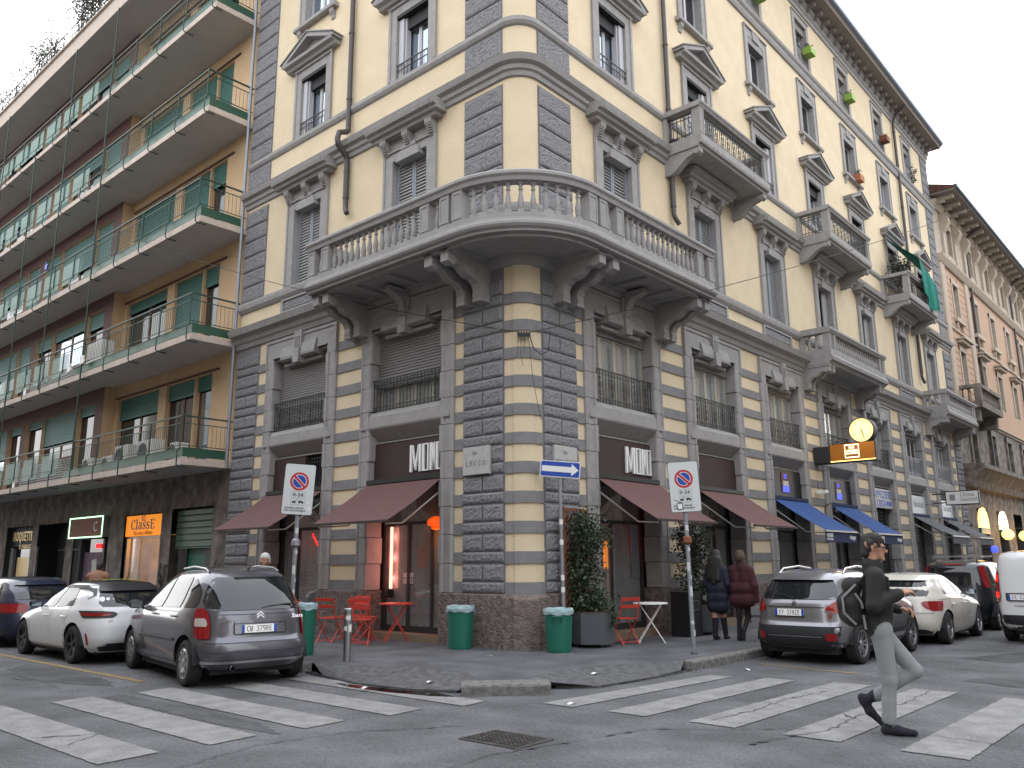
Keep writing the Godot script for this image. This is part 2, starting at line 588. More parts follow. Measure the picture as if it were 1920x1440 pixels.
func ground():
	var mb = MB.new()
	sheet(mb, [[-150, -150], [150, -150], [150, 60], [-150, 60]], 0.0)
	var road = structure(mb, "road", M.asphalt, self)
	var L = [[-3.68, -3.16, -11.2, -7.38], [-4.63, -4.13, -11.05, -7.36], [-5.62, -5.12, -11.0, -7.32], [-6.6, -6.12, -10.75, -7.22], [-7.42, -7.04, -10.55, -7.02]]
	for s in L:
		mb = MB.new()
		bar(mb, [Vector2(s[2], s[0]), Vector2(s[3], s[0] - 0.02), Vector2(s[3] + 0.04, s[1]), Vector2(s[2] + 0.05, s[1])], 0.008)
		obj(mb, "zebra_stripe", M.stripe, road)
	var R = [[-6.42, -5.98, -11.1, -7.75], [-5.52, -5.04, -11.28, -7.79], [-4.56, -4.04, -11.46, -7.82], [-3.56, -3.02, -11.5, -7.82], [-2.51, -1.98, -11.43, -7.8], [-1.5, -1.0, -11.4, -7.8]]
	for k in R.size():
		var s = R[k]
		mb = MB.new()
		var sl = [0.36, 0.2, 0.12, 0.09, 0.06, 0.0][k]
		bar(mb, [Vector2(s[0], s[3]), Vector2(s[1], s[3]), Vector2(s[1] + sl * 0.7, s[2]), Vector2(s[0] + sl, s[2])], 0.008)
		obj(mb, "zebra_stripe", M.stripe, road)
	mb = MB.new()
	bar(mb, [Vector2(-40, -5.62), Vector2(-11.9, -5.70), Vector2(-11.9, -5.58), Vector2(-40, -5.48)], 0.006, 0.012)
	bar(mb, [Vector2(-6.1, -12.7), Vector2(-4.5, -12.45), Vector2(-4.5, -12.54), Vector2(-6.1, -12.78)], 0.006, 0.012)
	obj(mb, "parking_line", M.yellow_line, road)
	# darker repairs in the asphalt
	var holes = [[[-15.6, -5.42], [-14.2, -5.5], [-12.6, -5.42], [-11.8, -5.22], [-12.3, -4.95], [-13.6, -4.7], [-15.0, -4.95]], [[-11.0, -4.95], [-9.4, -5.02], [-7.9, -5.0], [-7.25, -4.82], [-8.2, -4.68], [-9.9, -4.72], [-10.9, -4.7]], [[-10.9, -5.98], [-9.6, -6.02], [-8.4, -5.9], [-7.4, -5.72], [-8.9, -5.68], [-10.5, -5.72]],
		[[-3.9, -15.4], [-3.1, -15.2], [-2.7, -16.4], [-3.3, -16.9]], [[-3.2, -12.6], [-2.4, -12.4], [-2.2, -13.0], [-3.0, -13.2]]]
	for h in holes:
		mb = MB.new()
		var pts = []
		for k in h.size():
			var a = Vector2(h[k][0], h[k][1]); var b = Vector2(h[(k + 1) % h.size()][0], h[(k + 1) % h.size()][1])
			var n = maxi(2, int(a.distance_to(b) / 0.1))
			for i in n:
				var q = a.lerp(b, float(i) / n)
				pts.append([q.x + rng.randf_range(-0.03, 0.03), q.y + rng.randf_range(-0.03, 0.03)])
		sheet(mb, pts, 0.004)
		obj(mb, "asphalt_patch", M.patch, road)
	# cracks: thin jagged strips, wider where the paint has broken away
	mb = MB.new()
	var cracks = [[[-6.7, -2.6], [-6.75, -3.6], [-6.98, -4.4], [-6.84, -5.25], [-6.2, -6.2]], [[-8.9, -3.2], [-8.6, -3.7], [-8.3, -3.3]], [[-3.62, -7.2], [-3.3, -8.3], [-3.35, -9.2], [-3.2, -10.3], [-3.25, -11.4]], [[-4.4, -8.0], [-4.3, -8.9], [-4.36, -9.7], [-4.2, -10.6]],
		[[-2.4, -8.6], [-2.2, -8.62], [-1.9, -8.55]], [[-5.2, -2.5], [-4.9, -4.0], [-5.1, -5.4], [-4.7, -7.2], [-3.5, -8.2]], [[-13.8, -4.6], [-12.9, -4.75], [-12.0, -4.6]], [[-4.2, -9.3], [-4.5, -9.4]], [[-3.2, -8.9], [-3.5, -9.2]]]
	for cr in cracks:
		for k in cr.size() - 1:
			var a = Vector2(cr[k][0], cr[k][1]); var b = Vector2(cr[k + 1][0], cr[k + 1][1])
			var n = maxi(2, int(a.distance_to(b) / 0.07))
			var side = (b - a).orthogonal().normalized()
			var last = a; var lw = 0.006
			for i in range(1, n + 1):
				var q = a.lerp(b, float(i) / n) + side * rng.randf_range(-0.03, 0.03)
				if i == n: q = b
				var w = rng.randf_range(0.003, 0.009)
				if rng.randf() < 0.12: w = rng.randf_range(0.012, 0.03)
				mb.quad(Vector3(last.x - side.x * lw, 0.012, last.y - side.y * lw), Vector3(last.x + side.x * lw, 0.012, last.y + side.y * lw), Vector3(q.x + side.x * w, 0.012, q.y + side.y * w), Vector3(q.x - side.x * w, 0.012, q.y - side.y * w))
				last = q; lw = w
	obj(mb, "crack", M.patch, road)
	# pavement round the corner: flat, with a dropped kerb on each side of the corner stone
	mb = MB.new()
	sheet(mb, [[-150, -7.75], [-10.85, -7.75], [-9.31, -8.37], [-8.28, -8.44], [-7.66, -7.95], [-7.25, -8.35], [-7.45, -9.22], [-7.31, -10.24], [-6.65, -11.4], [-6.65, -150], [-9.3, -150], [-9.3, -11.0], [-150, -11.0]], KERB)
	var ramps = [[[-10.85, -7.75, 1], [-10.3, -7.52, 0], [-9.33, -7.34, 0], [-9.31, -8.37, 1]], [[-9.31, -8.37, 1], [-9.33, -7.34, 0], [-8.8, -7.36, 0], [-8.78, -8.41, 1]], [[-8.78, -8.41, 1], [-8.8, -7.36, 0], [-8.3, -7.42, 0], [-8.28, -8.44, 1]], [[-8.28, -8.44, 1], [-8.3, -7.42, 0], [-7.72, -7.7, 0], [-7.66, -7.95, 1]],
		[[-7.25, -8.35, 1], [-7.06, -8.78, 0], [-6.6, -9.1, 0], [-7.45, -9.22, 1]], [[-7.45, -9.22, 1], [-6.6, -9.1, 0], [-6.52, -9.7, 0], [-7.38, -9.7, 1]], [[-7.38, -9.7, 1], [-6.52, -9.7, 0], [-6.5, -10.4, 0], [-7.31, -10.24, 1]], [[-7.31, -10.24, 1], [-6.5, -10.4, 0], [-6.55, -11.1, 0], [-6.65, -11.4, 1]]]
	for r in ramps:
		mb.quad(ramp_p(r[0], -0.004), ramp_p(r[1], -0.004), ramp_p(r[2], -0.004), ramp_p(r[3], -0.004))
	var walk = structure(mb, "pavement", M.pavement, self)
	# ramp slabs: paving stones with dark joints between
	for r in ramps:
		mb = MB.new()
		var q = []
		var mid = Vector3.ZERO
		for e in r: mid += ramp_p(e, 0.0) / 4.0
		for e in r: q.append(ramp_p(e, 0.0).lerp(mid, 0.012))
		mb.quad(q[0], q[1], q[2], q[3])
		obj(mb, "paving_slab", M.slab_stone, walk)
	# kerb stones
	var k := 0
	for seg in [[-10.9, -60.0, 0], [-11.35, -75.0, 1]]:
		var at: float = seg[0]
		while at > seg[1]:
			var len = rng.randf_range(0.85, 1.25)
			mb = MB.new()
			if seg[2] == 0:
				mb.T = Transform3D(Basis.IDENTITY, Vector3(at - len / 2, 0, -7.75))
			else:
				mb.T = Transform3D(Basis(Vector3.UP, PI / 2), Vector3(-6.65, 0, at - len / 2))
			kerbstone(mb, len - 0.012, 0.155)
			obj(mb, "kerb_stone", M.kerb if at > -30 else M.slab_stone, walk)
			at -= len
			k += 1
			if k > 70: break
	mb = MB.new()                                                # the low stones along the ramps
	for r in [[[-10.88, -7.62], [-9.35, -7.33]], [[-9.35, -7.33], [-8.35, -7.40]], [[-8.35, -7.40], [-7.72, -7.66]], [[-7.04, -8.78], [-6.58, -9.1]], [[-6.58, -9.1], [-6.49, -10.4]], [[-6.49, -10.4], [-6.5, -11.35]]]:
		var a = Vector3(r[0][0], 0, r[0][1]); var b = Vector3(r[1][0], 0, r[1][1])
		var o = (b - a).normalized().cross(Vector3.UP) * -0.0
		mb.quad(a, b, b + Vector3(0, 0.03, 0) + o, a + Vector3(0, 0.03, 0) + o)
	obj(mb, "low_kerb", M.slab_stone, walk)
	mb = MB.new()
	mb.T = Transform3D(Basis(Vector3.UP, atan2(0.8, 0.8)), Vector3(-7.36, 0, -8.16))
	kerbstone(mb, 1.1, 0.36)
	obj(mb, "corner_kerb_stone", M.kerb, walk)
	mb = MB.new()
	sheet(mb, [[-9.6, -7.22], [-9.1, -7.30], [-8.5, -7.36], [-7.9, -7.50], [-7.5, -7.42], [-7.8, -7.28], [-8.5, -7.14], [-9.2, -7.12]], 0.014)
	obj(mb, "puddle", M.puddle, road)
	mb = MB.new()
	sheet(mb, [[-11.4, -7.58], [-10.6, -7.54], [-9.7, -7.32], [-9.2, -7.08], [-10.0, -7.2], [-11.2, -7.42]], 0.006)
	obj(mb, "asphalt_patch", M.patch, road)
	# the pavements across the streets, under and behind the camera's corner
	mb = MB.new()
	mb.box(-150, -3.0, 0, KERB, 1.2, 60); mb.box(2.2, 150, 0, KERB, -150, -10.0); mb.box(1.5, 150, 0, KERB, 1.2, 60)
	structure(mb, "opposite_pavement", M.pavement, self)
	# manhole
	var lid = thing("manhole_cover", "square cast iron manhole cover set in the road at the crossing", "manhole cover", Vector3(-5.42, 0, -6.02), 0.02)
	mb = MB.new()
	mb.box(-0.36, 0.36, 0, 0.010, -0.26, 0.26)
	obj(mb, "frame", M.cast_iron, lid)
	mb = MB.new()
	for i in 12:
		for j in 9:
			mb.box(-0.32 + i * 0.0535, -0.32 + i * 0.0535 + 0.036, 0.0098, 0.018, -0.225 + j * 0.05, -0.225 + j * 0.05 + 0.032)
	obj(mb, "tread", M.cast_iron, lid)


func ramp_p(e: Array, up: float) -> Vector3:
	return Vector3(e[0], (KERB if e[2] else 0.03) + up, e[1])


func ramp_y(x: float, z: float) -> float:
	if z > -8.6 and x < -7.6:
		return lerpf(0.03, KERB, clampf((-7.4 - z) / 0.98, 0.0, 1.0))
	return lerpf(0.03, KERB, clampf((-6.55 - x) / 0.8, 0.0, 1.0))


func kerbstone(mb: MB, len: float, deep: float):
	var h = KERB + 0.006
	var p = PackedVector2Array([Vector2(-deep * 0.05, 0), Vector2(deep, 0), Vector2(deep, h - 0.03), Vector2(deep - 0.012, h - 0.008), Vector2(deep - 0.035, h), Vector2(-deep * 0.05, h)])
	mb.xprism(p, -len / 2, len / 2)


# ---------------------------------------------------------------- the corner building
const ROWS := 11
const ROW := 0.53
const RAD := 0.49


func facade_path(u_left: float, u_right: float, steps := 10, a0 := 0.0, a1 := 1.0) -> Array:
	var p = []
	if u_left > RAD:
		p.append([Vector2(-u_left, 0), Vector2(0, 1)])
	for i in steps + 1:
		var t = PI / 2 * lerpf(a0, a1, float(i) / steps)
		var nn = Vector2(sin(t), cos(t))
		p.append([Vector2(-RAD, -RAD) + nn * RAD, nn])
	if u_right > RAD:
		p.append([Vector2(0, -u_right), Vector2(1, 0)])
	return p


# rectangles of a wall in (u, y) round its openings [u0, u1, y0, y1]
func wall_faces(mb: MB, u0: float, u1: float, y0: float, y1: float, holes: Array):
	var us = [u0, u1]
	var ys = [y0, y1]
	for h in holes:
		for x in [h[0], h[1]]:
			if x > u0 and x < u1 and not us.has(x): us.append(x)
		for y in [h[2], h[3]]:
			if y > y0 and y < y1 and not ys.has(y): ys.append(y)
	us.sort()
	ys.sort()
	for i in us.size() - 1:
		var run = -1
		for j in ys.size():
			var open = true
			if j < ys.size() - 1:
				var cu = (us[i] + us[i + 1]) / 2; var cy = (ys[j] + ys[j + 1]) / 2
				open = false
				for h in holes:
					if cu > h[0] and cu < h[1] and cy > h[2] and cy < h[3]:
						open = true
						break
			if not open and run < 0:
				run = j
			elif open and run >= 0:
				mb.quad(Vector3(us[i], ys[run], 0), Vector3(us[i + 1], ys[run], 0), Vector3(us[i + 1], ys[j], 0), Vector3(us[i], ys[j], 0))
				run = -1


# a block of stone with a vermiculated face, w by h, its back on z = 0
func rustic(w: float, h: float, variant: int) -> ArrayMesh:
	var key = "rustic %.2f %.2f %d" % [w, h, variant]
	if cache.has(key):
		return cache[key]
	var f = FastNoiseLite.new()
	f.seed = 7 + variant
	f.frequency = 24.0
	f.fractal_octaves = 2
	var nx = int(w / 0.034); var ny = maxi(5, int(h / 0.034))
	var mb = MB.new()
	var g = []
	for j in ny + 1:
		var row = []
		for i in nx + 1:
			var x = w * (float(i) / nx - 0.5); var y = h * j / ny
			var edge = minf(minf(i, nx - i), minf(j, ny - j))
			var z = 0.035
			if edge >= 1:
				z = 0.056 + 0.010 * clampf(f.get_noise_2d(x + variant * 3.1, y) * 2.6, -1.0, 1.0)
			row.append(Vector3(x, y, z))
		g.append(row)
	for j in ny:
		for i in nx:
			mb.quad(g[j][i], g[j][i + 1], g[j + 1][i + 1], g[j + 1][i])
	var a = Vector3(-w / 2, 0, 0); var b = Vector3(w / 2, 0, 0); var up = Vector3(0, h, 0); var z = Vector3(0, 0, 0.035)
	mb.quad(a, b, b + z, a + z); mb.quad(b, b + up, b + up + z, b + z); mb.quad(b + up, a + up, a + up + z, b + up + z); mb.quad(a + up, a, a + z, a + up + z)
	cache[key] = mb.mesh()
	return cache[key]


func baluster(h: float) -> ArrayMesh:
	var key = "baluster %.2f" % h
	if not cache.has(key):
		var mb = MB.new()
		mb.box(-0.055, 0.055, 0, h * 0.13, -0.055, 0.055)
		mb.box(-0.05, 0.05, h * 0.93, h, -0.05, 0.05)
		var p = []
		for q in [[0.030, 0.13], [0.045, 0.16], [0.048, 0.22], [0.056, 0.34], [0.052, 0.44], [0.036, 0.58], [0.028, 0.68], [0.030, 0.73], [0.042, 0.75], [0.042, 0.78], [0.031, 0.80], [0.033, 0.87], [0.046, 0.93]]:
			p.append([q[0], q[1] * h])
		mb.lathe(p, 10)
		cache[key] = mb.mesh()
	return cache[key]


# upright panelled post of a balustrade
func pedestal(w: float, h: float, d: float) -> ArrayMesh:
	var key = "pedestal %.2f %.2f %.2f" % [w, h, d]
	if not cache.has(key):
		var mb = MB.new()
		mb.box(-w / 2, w / 2, 0, h, -d / 2, d / 2)
		for s in [-1.0, 1.0]:
			mb.box(-w / 2, -w / 2 + 0.03, 0.04, h - 0.04, s * d / 2, s * (d / 2 + 0.012))
			mb.box(w / 2 - 0.03, w / 2, 0.04, h - 0.04, s * d / 2, s * (d / 2 + 0.012))
			mb.box(-w / 2 + 0.03, w / 2 - 0.03, h - 0.075, h - 0.04, s * d / 2, s * (d / 2 + 0.012))
			mb.box(-w / 2 + 0.03, w / 2 - 0.03, 0.04, 0.07, s * d / 2, s * (d / 2 + 0.012))
		cache[key] = mb.mesh()
	return cache[key]


# scrolled bracket: depth out, height h, width w, top on y = 0
func corbel(out: float, h: float, w: float) -> ArrayMesh:
	var key = "corbel %.2f %.2f %.2f" % [out, h, w]
	if not cache.has(key):
		var mb = MB.new()
		var p = PackedVector2Array()
		for q in [[0, 0], [1, 0], [1, -0.30], [0.88, -0.36], [0.80, -0.30], [0.70, -0.32], [0.60, -0.44], [0.50, -0.50], [0.40, -0.50], [0.30, -0.60], [0.26, -0.72], [0.27, -0.86], [0.24, -1.0], [0, -1.0]]:
			p.append(Vector2(q[0] * out, q[1] * h))
		mb.xprism(p, -w / 2, w / 2)
		mb.box(-w / 2 - 0.02, w / 2 + 0.02, -0.09 * h, -0.001, 0, out + 0.02)
		mb.box(-w / 2 - 0.015, w / 2 + 0.015, -0.99 * h, -0.93 * h, 0, 0.25 * out + 0.015)
		cache[key] = mb.mesh()
	return cache[key]


# a smooth console: quarter swell under the iron balconies
func console(out: float, h: float, w: float) -> ArrayMesh:
	var key = "console %.2f %.2f" % [out, h]
	if not cache.has(key):
		var mb = MB.new()
		var p = PackedVector2Array([Vector2(0, 0), Vector2(out, 0), Vector2(out, -0.12), Vector2(out - 0.08, -0.17), Vector2(out - 0.14, -0.13)])
		for i in 9:
			var t = float(i) / 8
			p.append(Vector2(lerpf(out - 0.2, 0.10, t), -0.16 - (h - 0.16) * (0.5 - 0.5 * cos(PI * t))))
		p.append(Vector2(0, -h))
		mb.xprism(p, -w / 2, w / 2)
		cache[key] = mb.mesh()
	return cache[key]


# wrought iron panel w by h, standing on y = 0
func iron_panel(w: float, h: float, pitch := 0.105, scroll := 4) -> ArrayMesh:
	var key = "iron %.2f %.2f %.3f" % [w, h, pitch]
	if cache.has(key):
		return cache[key]
	var mb = MB.new()
	var x0 = -w / 2; var x1 = w / 2
	mb.box(x0 - 0.03, x1 + 0.03, h - 0.022, h, -0.018, 0.018)
	mb.box(x0, x1, h - 0.115, h - 0.10, -0.01, 0.01)
	mb.box(x0, x1, 0.085, 0.1, -0.01, 0.01)
	mb.box(x0 - 0.03, x1 + 0.03, 0.0, 0.018, -0.015, 0.015)
	var n = int(w / pitch)
	for i in n + 1:
		var x = lerpf(x0, x1, float(i) / n)
		mb.box(x - 0.007, x + 0.007, 0.0, h, -0.007, 0.007)
		if i % scroll == scroll / 2:
			for s in [-1.0, 1.0]:
				for yy in [0.28, 0.52]:
					var path = []
					for k in 9:
						var t = TAU * k / 8.0 * 0.86 + 0.6
						path.append(Vector3(x + s * (0.022 + 0.024 * sin(t)), h * yy + 0.055 * cos(t), 0.008))
					mb.tube(path, 0.0055, 4, false)
			mb.lathe([[0.0, h * 0.78], [0.02, h * 0.76], [0.022, h * 0.72], [0.0, h * 0.68]], 6, Vector3(x, 0, 0))
		elif i % 2 == 0:
			mb.lathe([[0.0, h * 0.44], [0.014, h * 0.42], [0.014, h * 0.39], [0.0, h * 0.37]], 5, Vector3(x, 0, 0))
		if i < n:
			var xm = x + w / n / 2
			var c1 = []; var c2 = []
			for k in 7:
				var t = PI * k / 6.0
				c1.append(Vector3(xm + 0.036 * cos(t), h - 0.105 + 0.055 * sin(t), 0))
				c2.append(Vector3(xm + 0.036 * cos(t), 0.018 + 0.052 * sin(t), 0))
			mb.tube(c1, 0.005, 4, false)
			mb.tube(c2, 0.005, 4, false)
	cache[key] = mb.mesh()
	return cache[key]


# closed louvred shutters 2 * half wide
func louvers(half: float, y0: float, y1: float) -> Array:
	var key = "louvers %.2f %.2f %.2f" % [half, y0, y1]
	if not cache.has(key):
		var a = MB.new(); var b = MB.new()
		for s in [-1.0, 1.0]:
			var x0 = 0.008 if s > 0 else -half; var x1 = half if s > 0 else -0.008
			b.box(x0, x0 + 0.05, y0, y1, -0.03, 0.015)
			b.box(x1 - 0.05, x1, y0, y1, -0.03, 0.015)
			b.box(x0 + 0.05, x1 - 0.05, y1 - 0.12, y1, -0.03, 0.012)
			b.box(x0 + 0.05, x1 - 0.05, y0, y0 + 0.1, -0.03, 0.012)
			var n = int((y1 - y0 - 0.22) / 0.075)
			for i in n:
				var y = y0 + 0.1 + (y1 - y0 - 0.22) * i / n
				a.quad(Vector3(x0 + 0.05, y, 0.006), Vector3(x1 - 0.05, y, 0.006), Vector3(x1 - 0.05, y + 0.058, -0.022), Vector3(x0 + 0.05, y + 0.058, -0.022))
				a.quad(Vector3(x0 + 0.05, y, 0.006), Vector3(x0 + 0.05, y - 0.008, -0.002), Vector3(x1 - 0.05, y - 0.008, -0.002), Vector3(x1 - 0.05, y, 0.006))
			a.quad(Vector3(x0 + 0.05, y0, -0.035), Vector3(x1 - 0.05, y0, -0.035), Vector3(x1 - 0.05, y1, -0.035), Vector3(x0 + 0.05, y1, -0.035))
		cache[key] = [a.mesh(), b.mesh()]
	return cache[key]


# roller shutter of curved slats from y0 up to y1
func roller(half: float, y0: float, y1: float, pitch := 0.06) -> ArrayMesh:
	var key = "roller %.2f %.2f %.2f" % [half, y0, y1]
	if not cache.has(key):
		var mb = MB.new()
		var n = maxi(1, int((y1 - y0) / pitch))
		var p = (y1 - y0) / n
		for i in n:
			var y = y0 + i * p
			mb.quad(Vector3(-half, y + p * 0.14, 0.014), Vector3(half, y + p * 0.14, 0.014), Vector3(half, y + p * 0.86, 0.006), Vector3(-half, y + p * 0.86, 0.006))
			mb.quad(Vector3(-half, y, -0.006), Vector3(half, y, -0.006), Vector3(half, y + p * 0.14, 0.014), Vector3(-half, y + p * 0.14, 0.014))
			mb.quad(Vector3(-half, y + p * 0.86, 0.006), Vector3(half, y + p * 0.86, 0.006), Vector3(half, y + p, -0.006), Vector3(-half, y + p, -0.006))
		mb.box(-half, half, y0 - 0.03, y0, -0.01, 0.02)
		cache[key] = mb.mesh()
	return cache[key]


func boxmesh(key: String, list: Array) -> ArrayMesh:
	if not cache.has(key):
		var mb = MB.new()
		for b in list:
			mb.box(b[0], b[1], b[2], b[3], b[4], b[5])
		cache[key] = mb.mesh()
	return cache[key]


# sashes with panes behind them, at depth z
func sashes(win: Node3D, key: String, half: float, y0: float, y1: float, z: float, leaves: int, glass: Material, frame: Material, curtain := true):
	var list = []
	var w = 2 * half / leaves
	for i in leaves:
		var a = -half + i * w
		list += [[a, a + 0.05, y0, y1, z - 0.02, z + 0.025], [a + w - 0.05, a + w, y0, y1, z - 0.02, z + 0.025], [a + 0.05, a + w - 0.05, y0, y0 + 0.08, z - 0.02, z + 0.02], [a + 0.05, a + w - 0.05, y1 - 0.06, y1, z - 0.02, z + 0.02]]
	inst(boxmesh("sash " + key, list), "sash", frame, win)
	for i in leaves:
		var a = -half + i * w
		inst(boxmesh("pane %s %d" % [key, i], [[a + 0.045, a + w - 0.045, y0 + 0.07, y1 - 0.05, z - 0.004, z + 0.002]]), "pane", glass, win)
	if curtain:
		var mb = MB.new()
		var k2 = "drape " + key
		if not cache.has(k2):
			for i in leaves:
				var a = -half + i * w + 0.05
				var n = 14
				for k in n:
					var xa = a + (w - 0.1) * k / n; var xb = a + (w - 0.1) * (k + 1) / n
					var za = z - 0.12 + 0.025 * sin(k * 2.1); var zb = z - 0.12 + 0.025 * sin((k + 1) * 2.1)
					mb.quad(Vector3(xa, y0, za), Vector3(xb, y0, zb), Vector3(xb, y1, zb), Vector3(xa, y1, za))
			cache[k2] = mb.mesh()
		inst(cache[k2], "curtain", M.curtain, win)
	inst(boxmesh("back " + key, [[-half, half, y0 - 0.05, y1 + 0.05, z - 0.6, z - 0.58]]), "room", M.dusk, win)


func corner_building():
	var B = thing("corner_building", "yellow and gray striped corner building with stone quoins and a curved balustraded balcony", "building", Vector3(XR, 0, ZL))
	var TL = Transform3D(Basis(Vector3.LEFT, Vector3.UP, Vector3.BACK), Vector3.ZERO)
	var TR = rt(0)
	# walls with their openings
	for side in 2:
		var mb = MB.new()
		mb.T = TL if side == 0 else TR
		var holes = []
		var ends = 9.93 if side == 0 else 30.75
		for c in (BL if side == 0 else BR):
			holes.append([c - 1.1, c + 1.1, 0.0, 6.62])
			holes.append([c - 0.56, c + 0.56, 8.30, 10.5])
			holes.append([c - 0.54, c + 0.54, 12.4, 14.12])
			holes.append([c - 0.54, c + 0.54, 15.7, 17.45])
			holes.append([c - 0.5, c + 0.5, 18.4, 20.3])
		wall_faces(mb, RAD, ends, 0.1, 21.4, holes)
		mb.box(ends - 0.001, ends, 0.1, 21.4, -9.0, 0.0)
		obj(mb, "wall", M.yellow, B)
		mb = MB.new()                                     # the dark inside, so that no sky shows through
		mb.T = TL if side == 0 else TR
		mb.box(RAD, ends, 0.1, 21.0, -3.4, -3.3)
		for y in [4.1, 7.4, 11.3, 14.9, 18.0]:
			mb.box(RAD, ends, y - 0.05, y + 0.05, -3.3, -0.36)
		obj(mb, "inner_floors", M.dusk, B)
	var mb = MB.new()
	mb.mould([[0.0, 0.1], [0.0, 21.4]], facade_path(0, 0), false)
	obj(mb, "rounded_corner", M.yellow, B)
	mb = MB.new()
	mb.mould([[0.0, 1.05], [0.028, 1.05], [0.028, 7.1], [0.0, 7.1]], facade_path(0, 0, 8, 0.26, 0.74))
	obj(mb, "corner_fillet", M.yellow, B)
	# courses and cornices that run right round
	var P = facade_path(9.95, 30.8)
	for c in [
		["mezzanine_cornice", [[0, 7.08], [0.06, 7.10], [0.10, 7.20], [0.15, 7.24], [0.19, 7.34], [0.32, 7.40], [0.36, 7.50], [0.38, 7.55], [0, 7.70]]],
		["sill_course", [[0, 8.08], [0.05, 8.10], [0.11, 8.17], [0.13, 8.26], [0.13, 8.33], [0, 8.37]]],
		["cornice", [[0, 11.06], [0.05, 11.08], [0.07, 11.17], [0.12, 11.20], [0.13, 11.29], [0.22, 11.33], [0.25, 11.40], [0.27, 11.45], [0, 11.58]]],
		["string_course", [[0, 12.22], [0.05, 12.25], [0.09, 12.31], [0.09, 12.40], [0, 12.44]]],
		["upper_course", [[0, 18.0], [0.06, 18.02], [0.10, 18.12], [0.10, 18.2], [0.16, 18.26], [0.18, 18.34], [0, 18.42]]],
		["bed_mould", [[0, 20.72], [0.05, 20.74], [0.05, 20.9], [0.10, 20.94], [0.10, 21.06], [0.16, 21.12], [0.2, 21.24], [0, 21.26]]]]:
		mb = MB.new()
		mb.mould(c[1], P)
		obj(mb, c[0], M.trim, B)
	# eaves: soffit, brackets, gutter, roof
	mb = MB.new()
	mb.mould([[0, 21.30], [0.72, 21.30], [0.74, 21.36], [0.80, 21.40], [0, 21.6]], P)
	obj(mb, "soffit", M.soffit, B)
	mb = MB.new()
	mb.mould([[0.70, 21.42], [0.82, 21.42], [0.88, 21.48], [0.90, 21.58], [0.86, 21.66], [0.80, 21.62], [0.0, 21.8]], P)
	obj(mb, "gutter", M.roof_metal, B)
	mb = MB.new()
	mb.mould([[0.78, 21.67], [-4.0, 23.4]], facade_path(9.95, 30.8, 4), false)
	obj(mb, "roof", M.roof_tile, B)
	var br = boxmesh("modillion", [[-0.07, 0.07, 21.12, 21.298, 0.0, 0.42], [-0.05, 0.05, 21.02, 21.12, 0.0, 0.24], [-0.08, 0.08, 21.255, 21.299, 0.0, 0.46]])
	for i in 46:
		inst(br, "bracket", M.soffit, B, rt(0.8 + i * 0.655))
	for i in 14:
		inst(br, "bracket", M.soffit, B, lt(0.8 + i * 0.655))
	# granite base
	mb = MB.new()
	mb.mould([[0.0, 0.05], [0.11, 0.05], [0.11, 0.98], [0.06, 1.04], [0, 1.045]], facade_path(0, 0, 8))
	obj(mb, "plinth_stone", M.granite, B)
	mb = MB.new()
	mb.mould([[0.11, 0.05], [0.155, 0.05], [0.155, 0.95], [0.10, 1.03]], facade_path(0, 0, 6, 0.27, 0.73))
	obj(mb, "plinth_stone", M.granite, B)
	var piersL = [[RAD, 2.13], [4.33, 5.95], [8.15, 9.93]]
	var piersR = [[RAD, 2.13]]
	for i in BR.size():
		piersR.append([BR[i] + 1.1, (BR[i + 1] - 1.1) if i < 6 else 30.75])
	for side in 2:
		for p in (piersL if side == 0 else piersR):
			var w = p[1] - p[0]
			var n = maxi(1, int(round(w / 0.8)))
			for k in n:
				mb = MB.new()
				var a = -w / 2 + w * k / n; var b = -w / 2 + w * (k + 1) / n
				var z = 0.09 + 0.02 * (k % 2)
				mb.cbox(a + 0.004, b - 0.004, 0.05, 1.04, -0.5, z, 0.02)
				var mid = (p[0] + p[1]) / 2
				obj(mb, "plinth_stone", M.granite, B, lt(mid) if side == 0 else rt(mid))
	# gray bands between yellow ones
	var strips = [[[1.54, 1.785], [4.69, 5.59], [8.51, 8.9]], [[1.54, 1.785]]]
	for i in BR.size():
		strips[1].append([BR[i] + 1.455, (BR[i + 1] - 1.455) if i < 6 else 29.4])
	for side in 2:
		for s in strips[side]:
			var w: float = s[1] - s[0]; var mid: float = (s[0] + s[1]) / 2
			for r in ROWS:
				var y = 1.05 + r * ROW
				var m = boxmesh("band %.2f" % w, [[-w / 2, w / 2, 0.0, 0.2, -0.02, 0.022], [-w / 2, w / 2, -0.012, 0.0, -0.02, 0.03]])
				inst(m, "stone_band", M.band, B, lt(mid, y) if side == 0 else rt(mid, y))
	for r in ROWS:
		var y = 1.05 + r * ROW
		mb = MB.new()
		mb.mould([[0.0, y - 0.012], [0.03, y - 0.012], [0.03, y], [0.022, y], [0.022, y + 0.2], [0.0, y + 0.2]], facade_path(0, 0, 8))
		mb.mould([[0.022, y - 0.012], [0.056, y - 0.012], [0.056, y], [0.048, y], [0.048, y + 0.2], [0.02, y + 0.2]], facade_path(0, 0, 8, 0.26, 0.74))
		obj(mb, "stone_band", M.band, B)
	# quoins
	for q in [[0, 1.02], [0, 9.42], [1, 1.02], [1, 30.1]]:
		var put = func(u, y): return lt(u, y) if q[0] == 0 else rt(u, y)
		var k = 0
		mb = MB.new()
		mb.box(-0.53, 0.53, 1.05, 7.08, -0.02, 0.012)
		mb.box(-0.53, 0.53, 8.37, 10.98, -0.02, 0.012)
		mb.box(-0.53, 0.53, 11.62, 12.22, -0.02, 0.012)
		mb.box(-0.53, 0.53, 12.44, 18.0, -0.02, 0.012)
		mb.box(-0.53, 0.53, 18.42, 20.72, -0.02, 0.012)
